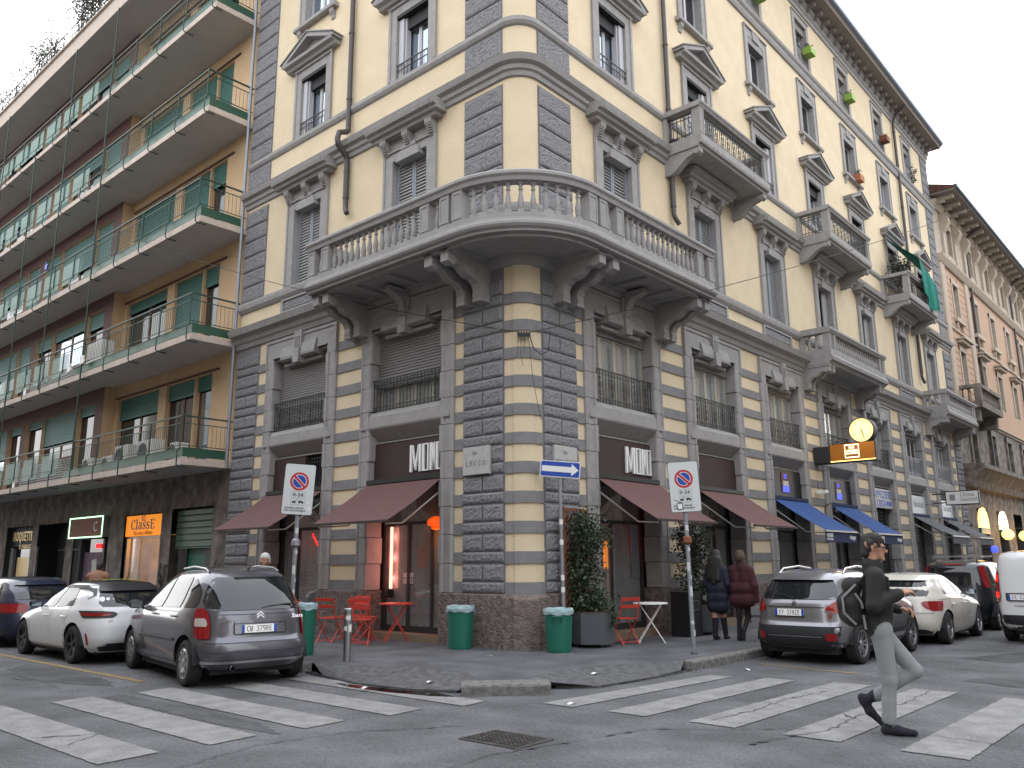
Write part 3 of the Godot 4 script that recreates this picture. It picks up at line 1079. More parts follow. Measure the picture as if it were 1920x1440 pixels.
		obj(mb, "quoin_bed", M.rustic, B, put.call(q[1], 0))
		for r in ROWS + 1:
			var y = 1.05 + r * ROW
			if r < ROWS:
				inst(rustic(1.03, 0.172, k % 3), "quoin_stone", M.rustic, B, put.call(q[1], y + 0.02))
			if r < ROWS - 0:
				var hh = 0.275
				for s in [-0.26, 0.26]:
					inst(rustic(0.495, hh, k % 4), "quoin_stone", M.rustic, B, put.call(q[1] + s, y + 0.225))
					k += 1
			k += 1
		for span in [[8.39, 10.97, 6], [11.64, 12.2, 1], [12.46, 17.98, 12], [18.44, 20.7, 5]]:
			var hh = (span[1] - span[0]) / span[2]
			for i in span[2]:
				inst(rustic(1.03, hh - 0.04, k % 4), "quoin_stone", M.rustic, B, put.call(q[1], span[0] + i * hh))
				k += 1
	bays(B)
	corner_balcony(B)
	for b in [[7.2, 1.88], [15.25, 1.88], [23.3, 1.88]]:
		iron_balcony(B, rt(b[0], 11.25), b[1])
	for b in [[15.3, 2.5], [27.7, 2.4]]:
		stone_balcony(B, rt(b[0], 7.26), b[1])
	# drain pipes
	for d in [[0, 5.41, 9.72], [1, 5.52, 9.7], [1, 25.4, 8.9]]:
		var xf = lt(d[1]) if d[0] == 0 else rt(d[1])
		mb = MB.new()
		mb.tube([Vector3(0, 21.5, 0.75), Vector3(0, 21.2, 0.6), Vector3(0, 20.95, 0.22), Vector3(0, 20.6, 0.1), Vector3(0, 11.75, 0.1)], 0.062, 8)
		mb.tube([Vector3(0, 11.8, 0.1), Vector3(0, 11.72, 0.14), Vector3(0, 11.62, 0.36), Vector3(0, 11.45, 0.4), Vector3(0, 11.3, 0.38), Vector3(0, 11.1, 0.14), Vector3(0, 10.95, 0.1), Vector3(0, d[2] + 0.3, 0.1)], 0.07, 8)
		mb.tube([Vector3(0, d[2] + 0.35, 0.1), Vector3(0, d[2] + 0.1, 0.1), Vector3(0.03, d[2], 0.12), Vector3(0.14, d[2] - 0.14, 0.16)], 0.062, 8)
		for y in [20.2, 18.6, 16.6, 14.4, 12.6, 10.7, d[2] + 0.3]:
			mb.lathe([[0.062, y - 0.02], [0.076, y - 0.02], [0.076, y + 0.02], [0.062, y + 0.02]], 8, Vector3(0, 0, 0.1))
		obj(mb, "drain_pipe", M.pipe, B, xf)


func bays(B: Node3D):
	# shapes shared by all bays, in a frame whose x = 0 is the middle of the bay
	var jam = []
	for variant in 2:
		var mb = MB.new()
		var inn = 1.10 if variant == 0 else 1.065
		mb.yprism(PackedVector2Array([Vector2(inn, -0.34), Vector2(1.45, -0.34), Vector2(1.45, 0.045), Vector2(1.41, 0.075), Vector2(1.37, 0.075), Vector2(1.36, 0.055), Vector2(1.2, 0.055), Vector2(1.18, 0.085), Vector2(inn + 0.03, 0.085), Vector2(inn, 0.055)]), 0.006, ROW - 0.006)
		jam.append(mb.mesh())
	var flip = Transform3D(Basis(Vector3.UP, 0.0), Vector3.ZERO)
	var jam_l = []
	for variant in 2:
		var mb = MB.new()
		mb.T = Transform3D(Basis(Vector3.LEFT, Vector3.UP, Vector3.BACK), Vector3.ZERO)
		var inn = 1.10 if variant == 0 else 1.065
		mb.yprism(PackedVector2Array([Vector2(inn, -0.34), Vector2(1.45, -0.34), Vector2(1.45, 0.045), Vector2(1.41, 0.075), Vector2(1.37, 0.075), Vector2(1.36, 0.055), Vector2(1.2, 0.055), Vector2(1.18, 0.085), Vector2(inn + 0.03, 0.085), Vector2(inn, 0.055)]), 0.006, ROW - 0.006)
		jam_l.append(mb.mesh())
	# head of the mezzanine frame
	var mh = MB.new()
	mh.prism(PackedVector2Array([Vector2(-1.45, 6.35), Vector2(-1.10, 6.35), Vector2(-1.10, 6.60), Vector2(-0.72, 6.60), Vector2(-0.72, 6.43), Vector2(0.72, 6.43), Vector2(0.72, 6.60), Vector2(1.10, 6.60), Vector2(1.10, 6.35), Vector2(1.45, 6.35), Vector2(1.45, 7.05), Vector2(-1.45, 7.05)]), -0.3, 0.06)
	mh.prism(PackedVector2Array([Vector2(-1.45, 6.35), Vector2(-1.38, 6.35), Vector2(-1.38, 6.98), Vector2(1.38, 6.98), Vector2(1.38, 6.35), Vector2(1.45, 6.35), Vector2(1.45, 7.05), Vector2(-1.45, 7.05)]), 0.06, 0.085)
	mh.xprism(PackedVector2Array([Vector2(0.06, 6.80), Vector2(0.06, 6.43), Vector2(0.14, 6.46), Vector2(0.15, 6.52), Vector2(0.10, 6.78)]), -0.70, 0.70)
	mh.box(-1.10, -0.74, 6.565, 6.60, 0.06, 0.10); mh.box(0.74, 1.10, 6.565, 6.60, 0.06, 0.10)
	mh.box(-1.08, -0.74, 6.5, 6.56, -0.26, 0.0); mh.box(0.74, 1.08, 6.5, 6.56, -0.26, 0.0)
	mh.box(-0.74, 0.74, 6.33, 6.40, -0.26, -0.02)
	var head = mh.mesh()
	var mk = MB.new()
	mk.prism(PackedVector2Array([Vector2(-0.11, 6.30), Vector2(0.11, 6.30), Vector2(0.145, 6.64), Vector2(-0.145, 6.64)]), -0.04, 0.19)
	mk.prism(PackedVector2Array([Vector2(-0.13, 6.64), Vector2(0.13, 6.64), Vector2(0.16, 7.09), Vector2(-0.16, 7.09)]), 0.0, 0.14)
	for i in 6:
		mk.box(-0.09, 0.09, 6.68 + i * 0.05, 6.705 + i * 0.05, 0.14, 0.155)
	var keystone = mk.mesh()
	var ms = MB.new()
	ms.xprism(PackedVector2Array([Vector2(-0.34, 4.72), Vector2(0.03, 4.72), Vector2(0.05, 4.66), Vector2(0.075, 4.63), Vector2(0.085, 4.40), Vector2(0.07, 4.365), Vector2(-0.20, 4.13), Vector2(-0.34, 4.10)]), -1.10, 1.10)
	for s in [-1.0, 1.0]:
		ms.prism(PackedVector2Array([Vector2(s * 1.10, 4.72), Vector2(s * 1.10, 4.38), Vector2(s * 1.36, 4.38), Vector2(s * 1.36, 4.44)]), 0.05, 0.088)
	ms.box(-1.10, 1.10, 4.075, 4.105, -0.22, -0.13)
	var spandrel = ms.mesh()
	# first main floor
	var mp = MB.new()
	for s in [-1.0, 1.0]:
		var a = 0.56 if s > 0 else -0.86; var b = 0.86 if s > 0 else -0.56
		mp.box(a, b, 8.37, 10.62, -0.24, 0.05)
		mp.box(0.80 if s > 0 else -0.86, 0.86 if s > 0 else -0.80, 8.37, 10.60, 0.05, 0.075)
		mp.box(0.50 if s > 0 else -0.56, 0.56 if s > 0 else -0.50, 8.37, 10.3, -0.24, -0.16)
	mp.box(-0.56, 0.56, 10.40, 10.62, -0.24, 0.05)
	mp.box(-0.86, 0.86, 10.60, 10.64, 0.0, 0.09)
	mp.prism(PackedVector2Array([Vector2(-0.38, 10.30), Vector2(0.38, 10.30), Vector2(0.38, 10.42), Vector2(0.30, 10.52), Vector2(-0.30, 10.52), Vector2(-0.38, 10.42)]), -0.1, 0.12)
	mp.box(-0.86, 0.86, 10.64, 10.98, -0.02, 0.03)
	mp.box(-0.24, 0.24, 10.56, 10.66, 0.05, 0.10)
	var surround = mp.mesh()
	var mhd = MB.new()
	mhd.xprism(PackedVector2Array([Vector2(0, 10.92), Vector2(0.22, 10.92), Vector2(0.24, 10.98), Vector2(0.32, 11.0), Vector2(0.34, 11.06), Vector2(0.42, 11.08), Vector2(0.45, 11.16), Vector2(0.46, 11.20), Vector2(0.30, 11.25), Vector2(0, 11.26)]), -1.02, 1.02)
	mhd.xprism(PackedVector2Array([Vector2(0, 11.0), Vector2(0.31, 11.0), Vector2(0.33, 11.06), Vector2(0.40, 11.08), Vector2(0.43, 11.16), Vector2(0.44, 11.195), Vector2(0.28, 11.24), Vector2(0, 11.25)]), -1.13, 1.13)
	var hood = mhd.mesh()
	var mc = MB.new()
	mc.xprism(PackedVector2Array([Vector2(0, 10.92), Vector2(0.22, 10.92), Vector2(0.21, 10.82), Vector2(0.14, 10.74), Vector2(0.10, 10.64), Vector2(0.08, 10.58), Vector2(0, 10.58)]), -0.10, 0.10)
	for i in 5:
		mc.box(-0.06, 0.06, 10.62 + i * 0.05, 10.64 + i * 0.05, 0.0, 0.14 + i * 0.017)
	var bracket = mc.mesh()
	# second main floor: architrave and pediment
	var m3 = MB.new()
	for s in [-1.0, 1.0]:
		m3.box(0.54 if s > 0 else -0.78, 0.78 if s > 0 else -0.54, 12.44, 14.32, -0.26, 0.045)
		m3.box(0.72 if s > 0 else -0.80, 0.80 if s > 0 else -0.72, 12.44, 14.32, 0.045, 0.07)
	m3.box(-0.54, 0.54, 14.10, 14.32, -0.26, 0.045)
	m3.box(-0.82, 0.82, 14.32, 14.42, -0.02, 0.09)
	var surround3 = m3.mesh()
	var mpd = MB.new()
	mpd.xprism(PackedVector2Array([Vector2(0, 14.40), Vector2(0.16, 14.40), Vector2(0.2, 14.46), Vector2(0.3, 14.49), Vector2(0.32, 14.56), Vector2(0, 14.58)]), -1.06, 1.06)
	mpd.prism(PackedVector2Array([Vector2(-0.95, 14.575), Vector2(0.95, 14.575), Vector2(0, 15.02)]), -0.02, 0.10)
	mpd.prism(PackedVector2Array([Vector2(-0.42, 14.62), Vector2(0.42, 14.62), Vector2(0, 14.82)]), 0.10, 0.13)
	for s in [-1.0, 1.0]:
		mpd.prism(PackedVector2Array([Vector2(s * 1.13, 14.53), Vector2(s * 1.13, 14.60), Vector2(0, 15.12), Vector2(0, 15.0), Vector2(s * 0.93, 14.578)]), 0.0, 0.31)
		mpd.prism(PackedVector2Array([Vector2(s * 1.16, 14.60), Vector2(s * 1.16, 14.63), Vector2(0, 15.155), Vector2(0, 15.118)]), -0.02, 0.345)
	var pediment = mpd.mesh()
	# third floor
	var m4 = MB.new()
	for s in [-1.0, 1.0]:
		m4.box(0.54 if s > 0 else -0.78, 0.78 if s > 0 else -0.54, 15.70, 17.70, -0.26, 0.04)
		m4.box(0.73 if s > 0 else -0.79, 0.79 if s > 0 else -0.73, 15.70, 17.72, 0.04, 0.06)
	m4.box(-0.54, 0.54, 17.44, 17.70, -0.26, 0.04)
	m4.box(-0.80, 0.80, 17.70, 17.76, -0.02, 0.08)
	m4.prism(PackedVector2Array([Vector2(-0.2, 17.42), Vector2(0.2, 17.42), Vector2(0.26, 17.7), Vector2(-0.26, 17.7)]), 0.0, 0.07)
	var surround4 = m4.mesh()
	var m4s = MB.new()
	m4s.cbox(-0.92, 0.92, 15.58, 15.70, -0.26, 0.16, 0.02)
	for s in [-1.0, 1.0]:
		m4s.xprism(PackedVector2Array([Vector2(0, 15.58), Vector2(0.12, 15.58), Vector2(0.11, 15.48), Vector2(0.05, 15.40), Vector2(0.04, 15.32), Vector2(0, 15.30)]), s * 0.72 - 0.07, s * 0.72 + 0.07)
	var sill4 = m4s.mesh()
	# top floor
	var m5 = MB.new()
	for s in [-1.0, 1.0]:
		m5.box(0.5 if s > 0 else -0.70, 0.70 if s > 0 else -0.5, 18.42, 20.5, -0.26, 0.04)
	m5.box(-0.5, 0.5, 20.28, 20.5, -0.26, 0.04)
	m5.box(-0.72, 0.72, 20.5, 20.56, -0.02, 0.07)
	var surround5 = m5.mesh()
	var rail5 = boxmesh("top rail", [[-0.5, 0.5, 19.30, 19.34, -0.06, 0.0], [-0.5, 0.5, 18.5, 18.53, -0.05, -0.01]])
	var small_rail = MB.new()
	small_rail.box(-0.54, 0.54, 12.80, 12.825, 0.0, 0.02); small_rail.box(-0.54, 0.54, 12.66, 12.675, 0.0, 0.02)
	for i in 10:
		small_rail.box(-0.5 + i * 0.11, -0.49 + i * 0.11, 12.46, 12.82, 0.004, 0.014)
	var rail3 = small_rail.mesh()
	for side in 2:
		var cs = BL if side == 0 else BR
		for k in cs.size():
			var xf = lt(cs[k]) if side == 0 else rt(cs[k])
			var id = side * 10 + k
			for r in ROWS - 1:
				var up = Transform3D(Basis.IDENTITY, Vector3(0, 1.05 + r * ROW, 0))
				inst(jam[r % 2], "jamb_stone", M.trim, B, xf * up)
				inst(jam_l[r % 2], "jamb_stone", M.trim, B, xf * up)
			inst(head, "window_head", M.trim, B, xf)
			inst(keystone, "keystone", M.trim, B, xf)
			inst(spandrel, "spandrel", M.trim, B, xf)
			# mezzanine window
			var w = node("window", B, xf)
			w.set_meta("label", "")
			w.remove_meta("label")
			if side == 0:
				inst(roller(1.08, 5.30 if k == 0 else 4.95, 6.56), "roller_shutter", M.shutter_gray, w, Transform3D(Basis.IDENTITY, Vector3(0, 0, -0.17)))
				sashes(w, "mezz", 1.08, 4.72, 6.5, -0.25, 4, M.glass_clear, M.cream_frame)
			else:
				inst(boxmesh("box head", [[-1.08, 1.08, 6.22, 6.56, -0.24, -0.16]]), "shutter_box", M.shutter_gray, w)
				sashes(w, "mezz r", 1.08, 4.72, 6.24, -0.25, 4, M.glass_clear if id != 15 else M.glass_dark, M.cream_frame if id < 14 else M.window_frame)
			inst(iron_panel(2.12, 0.69), "railing", M.iron if id < 15 else M.zinc, w, Transform3D(Basis.IDENTITY, Vector3(0, 4.755, -0.02)))
			# first main floor
			w = node("window", B, xf)
			inst(surround, "surround", M.trim, w)
			inst(hood, "hood", M.trim, w)
			for x in [-0.75, 0.0, 0.75]:
				inst(bracket, "bracket", M.trim, w, Transform3D(Basis.IDENTITY, Vector3(x, 0, 0)))
			if id in [0, 1, 10, 11, 12]:
				var lv = louvers(0.55, 8.34, 10.42)
				inst(lv[0], "slats", M.louver, w, Transform3D(Basis.IDENTITY, Vector3(0, 0, -0.12)))
				inst(lv[1], "shutter", M.stile, w, Transform3D(Basis.IDENTITY, Vector3(0, 0, -0.12)))
			else:
				sashes(w, "piano", 0.5, 8.34, 10.4, -0.2, 2, M.glass_dark, M.shutter_gray, false)
				inst(boxmesh("half shutter", [[0.1, 0.5, 8.34, 10.4, -0.14, -0.10]]), "shutter", M.louver, w)
			# frieze panel under it
			if id in [1, 11, 12, 14, 15]:
				inst(boxmesh("frieze", [[-0.95, 0.95, 7.70, 7.76, 0, 0.06], [-0.95, 0.95, 8.03, 8.08, 0, 0.06], [-0.95, -0.86, 7.76, 8.03, 0, 0.06], [0.86, 0.95, 7.76, 8.03, 0, 0.06]]), "frieze_frame", M.trim, B, xf)
				inst(rustic(1.7, 0.24, 1), "frieze_panel", M.rustic, B, xf * Transform3D(Basis.IDENTITY, Vector3(0, 7.775, -0.02)))
			# second main floor
			w = node("window", B, xf)
			inst(surround3, "surround", M.trim, w)
			inst(pediment, "pediment", M.trim, w)
			inst(boxmesh("blind head", [[-0.54, 0.54, 13.72, 14.1, -0.2, -0.10], [-0.54, 0.54, 14.02, 14.1, -0.1, 0.04]]), "shutter_box", M.dark, w)
			sashes(w, "second", 0.54, 12.5, 13.8, -0.24, 2, M.glass_sky, M.window_frame, false)
			if id in [0, 1, 10, 11, 12]:
				inst(boxmesh("open leaf", [[-0.52, -0.36, 12.48, 14.0, -0.18, -0.02], [-0.34, -0.30, 12.48, 14.0, -0.2, -0.06]]) if side == 0 else boxmesh("open leaf r", [[0.36, 0.52, 12.48, 14.0, -0.18, -0.02], [0.30, 0.34, 12.48, 14.0, -0.2, -0.06]]), "shutter", M.window_frame, w)
			inst(rail3, "railing", M.iron, w)
			# third floor
			w = node("window", B, xf)
			inst(surround4, "surround", M.trim, w)
			inst(sill4, "sill", M.trim, w)
			inst(boxmesh("blind head4", [[-0.54, 0.54, 17.2, 17.44, -0.16, 0.03]]), "shutter_box", M.shutter_gray, w)
			sashes(w, "third", 0.54, 15.72, 17.2, -0.2, 2, M.glass_sky if id in [0, 1, 10, 15, 16] else M.glass_dark, M.window_frame, false)
			# top floor
			w = node("window", B, xf)
			inst(surround5, "surround", M.trim, w)
			inst(boxmesh("blind head5", [[-0.5, 0.5, 20.0, 20.28, -0.18, -0.06]]), "shutter_box", M.soffit, w)
			sashes(w, "top", 0.5, 18.45, 20.02, -0.24, 2, M.glass_dark if id % 2 else M.glass_sky, M.window_frame, false)
			inst(rail5, "handrail", M.iron, w)
			if not cache.has("top bars"):
				var tb = MB.new()
				for i in 9:
					tb.lathe([[0.016, 18.5], [0.03, 18.7], [0.014, 18.9], [0.024, 19.1], [0.014, 19.32]], 5, Vector3(-0.44 + i * 0.11, 0, -0.03))
				cache["top bars"] = tb.mesh()
			inst(cache["top bars"], "bars", M.trim, w)


# the long balustraded balcony that rounds the corner
func corner_balcony(B: Node3D):
	var b = node("balcony", B)
	b.set_meta("label", "long stone balcony with balusters curving round the corner")
	var P = facade_path(5.05, 5.0, 14)
	var mb = MB.new()
	mb.mould([[0, 7.26], [1.29, 7.26], [1.30, 7.30], [1.35, 7.33], [1.38, 7.37], [1.38, 7.42], [1.34, 7.45], [1.33, 7.50], [1.33, 7.55], [0, 7.55]], P)
	obj(mb, "slab", M.trim, b)
	mb = MB.new()                                       # sunk panels under it: raised ribs along wall, edge and across
	mb.mould([[0.10, 7.26], [0.10, 7.20], [0.22, 7.20], [0.22, 7.26]], P)
	mb.mould([[1.06, 7.26], [1.06, 7.20], [1.18, 7.20], [1.18, 7.26]], P)
	for u in [0.75, 2.7, 3.75, 4.9]:
		for side in 2:
			mb.T = lt(u) if side == 0 else rt(u)
			mb.box(-0.06, 0.06, 7.202, 7.26, 0.22, 1.06)
	obj(mb, "soffit_ribs", M.trim, b)
	mb = MB.new()
	mb.mould([[1.10, 7.55], [1.10, 7.60], [1.32, 7.60], [1.32, 7.55]], P)
	obj(mb, "kerb", M.trim, b)
	mb = MB.new()
	mb.mould([[1.10, 8.20], [1.06, 8.24], [1.05, 8.36], [1.09, 8.40], [1.35, 8.40], [1.39, 8.36], [1.39, 8.31], [1.35, 8.27], [1.33, 8.20], [1.10, 8.20]], P)
	for e in [[lt(5.05), 1.0], [rt(5.0), -1.0]]:
		mb.T = e[0]
		if e[1] > 0:
			mb.box(0.0, 0.3, 8.205, 8.395, 0.0, 1.1)
		else:
			mb.box(-0.3, 0.0, 8.205, 8.395, 0.0, 1.1)
	obj(mb, "rail", M.trim, b)
	var bal = baluster(0.60)
	var ped = pedestal(0.24, 0.60, 0.2)
	for side in 2:
		var put = func(u, w, y = 7.60): return lt(u, y, w) if side == 0 else rt(u, y, w)
		for u in [4.90, 4.42, 1.32, 0.78]:
			inst(ped, "post", M.trim, b, put.call(u, 1.21))
		inst(bal, "baluster", M.trim, b, put.call(4.66, 1.21))
		inst(bal, "baluster", M.trim, b, put.call(1.05, 1.21))
		for i in 15:
			inst(bal, "baluster", M.trim, b, put.call(4.2 - i * 0.1925, 1.21))
		for i in 4:
			inst(bal, "baluster", M.trim, b, put.call(4.92, 0.22 + i * 0.2))
		inst(corbel(1.16, 0.82, 0.2), "corbel", M.trim, b, put.call(4.90, 0.0, 7.258))
		inst(corbel(1.16, 0.82, 0.2), "corbel", M.trim, b, put.call(4.56, 0.0, 7.258))
		inst(corbel(1.16, 0.82, 0.2), "corbel", M.trim, b, put.call(1.36, 0.0, 7.258))
		inst(corbel(1.16, 0.82, 0.2), "corbel", M.trim, b, put.call(0.92, 0.0, 7.258))
		var mk = MB.new()
		mk.xprism(PackedVector2Array([Vector2(0, 7.20), Vector2(0.62, 7.20), Vector2(0.6, 7.12), Vector2(0.34, 7.05), Vector2(0.2, 6.9), Vector2(0.16, 6.7), Vector2(0, 6.66)]), -0.1, 0.1)
		for i in 7:
			mk.box(-0.16 + i * 0.05, -0.135 + i * 0.05, 7.14, 7.19, 0.2, 0.66)
		obj(mk, "keystone_bracket", M.trim, b, put.call(3.23, 0.0, 0.0))
	for i in 12:
		var t = PI / 2 * (i + 0.5) / 12.0
		if i == 0 or i == 11: continue
		var nn = Vector3(sin(t), 0, cos(t))
		inst(bal, "baluster", M.trim, b, Transform3D(Basis(Vector3.UP, t), Vector3(-RAD, 7.60, -RAD) + nn * (RAD + 1.21)))
	for t in [0.02, PI / 2 - 0.02]:
		var nn = Vector3(sin(t), 0, cos(t))
		inst(ped, "post", M.trim, b, Transform3D(Basis(Vector3.UP, t), Vector3(-RAD, 7.60, -RAD) + nn * (RAD + 1.21)))


func iron_balcony(B: Node3D, xf: Transform3D, half: float):
	var b = node("balcony", B, xf)
	var mb = MB.new()
	var w = 1.05
	mb.xprism(PackedVector2Array([Vector2(0, 0), Vector2(w - 0.1, 0), Vector2(w - 0.08, 0.05), Vector2(w - 0.02, 0.07), Vector2(w, 0.13), Vector2(w, 0.3), Vector2(0, 0.3)]), -half, half)
	obj(mb, "slab", M.trim, b)
	for s in [-1.0, 1.0]:
		inst(console(w - 0.1, 0.5, 0.2), "console", M.trim, b, Transform3D(Basis.IDENTITY, Vector3(s * (half - 0.14), -0.002, 0)))
		inst(pedestal(0.2, 0.72, 0.2), "post", M.trim, b, Transform3D(Basis.IDENTITY, Vector3(s * (half - 0.13), 0.3, w - 0.13)))
		inst(boxmesh("wall post", [[-0.06, 0.06, 0.3, 1.02, 0, 0.12]]), "post", M.trim, b, Transform3D(Basis.IDENTITY, Vector3(s * (half - 0.08), 0, 0)))
		inst(iron_panel(w - 0.40, 0.62, 0.1, 3), "railing", M.iron, b, Transform3D(Basis(Vector3.UP, PI / 2), Vector3(s * (half - 0.1), 0.33, w / 2 - 0.05)))
	inst(iron_panel(2 * half - 0.5, 0.62, 0.1, 3), "railing", M.iron, b, Transform3D(Basis.IDENTITY, Vector3(0, 0.33, w - 0.1)))
	mb = MB.new()
	var prof = PackedVector2Array([Vector2(w - 0.26, 1.02), Vector2(w - 0.02, 1.02), Vector2(w + 0.01, 1.07), Vector2(w + 0.04, 1.10), Vector2(w + 0.04, 1.15), Vector2(w - 0.28, 1.15)])
	mb.xprism(prof, -half - 0.03, half + 0.03)
	for s in [-1.0, 1.0]:
		mb.box(-half - 0.03 if s < 0 else half - 0.21, -half + 0.21 if s < 0 else half + 0.03, 1.021, 1.149, 0, w - 0.27)
	obj(mb, "rail", M.trim, b)


func stone_balcony(B: Node3D, xf: Transform3D, half: float):
	var b = node("balcony", B, xf)
	var w = 1.0
	var mb = MB.new()
	mb.xprism(PackedVector2Array([Vector2(0, 0), Vector2(w - 0.14, 0), Vector2(w - 0.1, 0.07), Vector2(w - 0.02, 0.1), Vector2(w, 0.2), Vector2(w - 0.06, 0.28), Vector2(w - 0.06, 0.46), Vector2(0, 0.46)]), -half, half)
	obj(mb, "slab", M.trim, b)
	for s in [-1.0, 1.0]:
		for d in [0.12, 0.42]:
			inst(corbel(w - 0.16, 0.7, 0.18), "corbel", M.trim, b, Transform3D(Basis.IDENTITY, Vector3(s * (half - d), -0.002, 0)))
		for d in [0.12, 0.46]:
			inst(pedestal(0.2, 0.48, 0.18), "post", M.trim, b, Transform3D(Basis.IDENTITY, Vector3(s * (half - d), 0.46, w - 0.17)))
		inst(boxmesh("wall post2", [[-0.08, 0.08, 0.46, 0.94, 0, 0.14]]), "post", M.trim, b, Transform3D(Basis.IDENTITY, Vector3(s * (half - 0.12), 0, 0)))
		for z in [0.28, 0.5]:
			inst(baluster(0.48), "baluster", M.trim, b, Transform3D(Basis.IDENTITY, Vector3(s * (half - 0.12), 0.46, z)))
	var n = int((2 * half - 1.2) / 0.2)
	for i in n + 1:
		inst(baluster(0.48), "baluster", M.trim, b, Transform3D(Basis.IDENTITY, Vector3(lerpf(-half + 0.65, half - 0.65, float(i) / n), 0.46, w - 0.17)))
	mb = MB.new()
	mb.xprism(PackedVector2Array([Vector2(w - 0.3, 0.94), Vector2(w - 0.06, 0.94), Vector2(w - 0.03, 0.99), Vector2(w, 1.02), Vector2(w, 1.08), Vector2(w - 0.04, 1.12), Vector2(w - 0.32, 1.12)]), -half - 0.02, half + 0.02)
	for s in [-1.0, 1.0]:
		mb.box(-half - 0.02 if s < 0 else half - 0.22, -half + 0.22 if s < 0 else half + 0.02, 0.941, 1.119, 0, w - 0.31)
	obj(mb, "rail", M.trim, b)


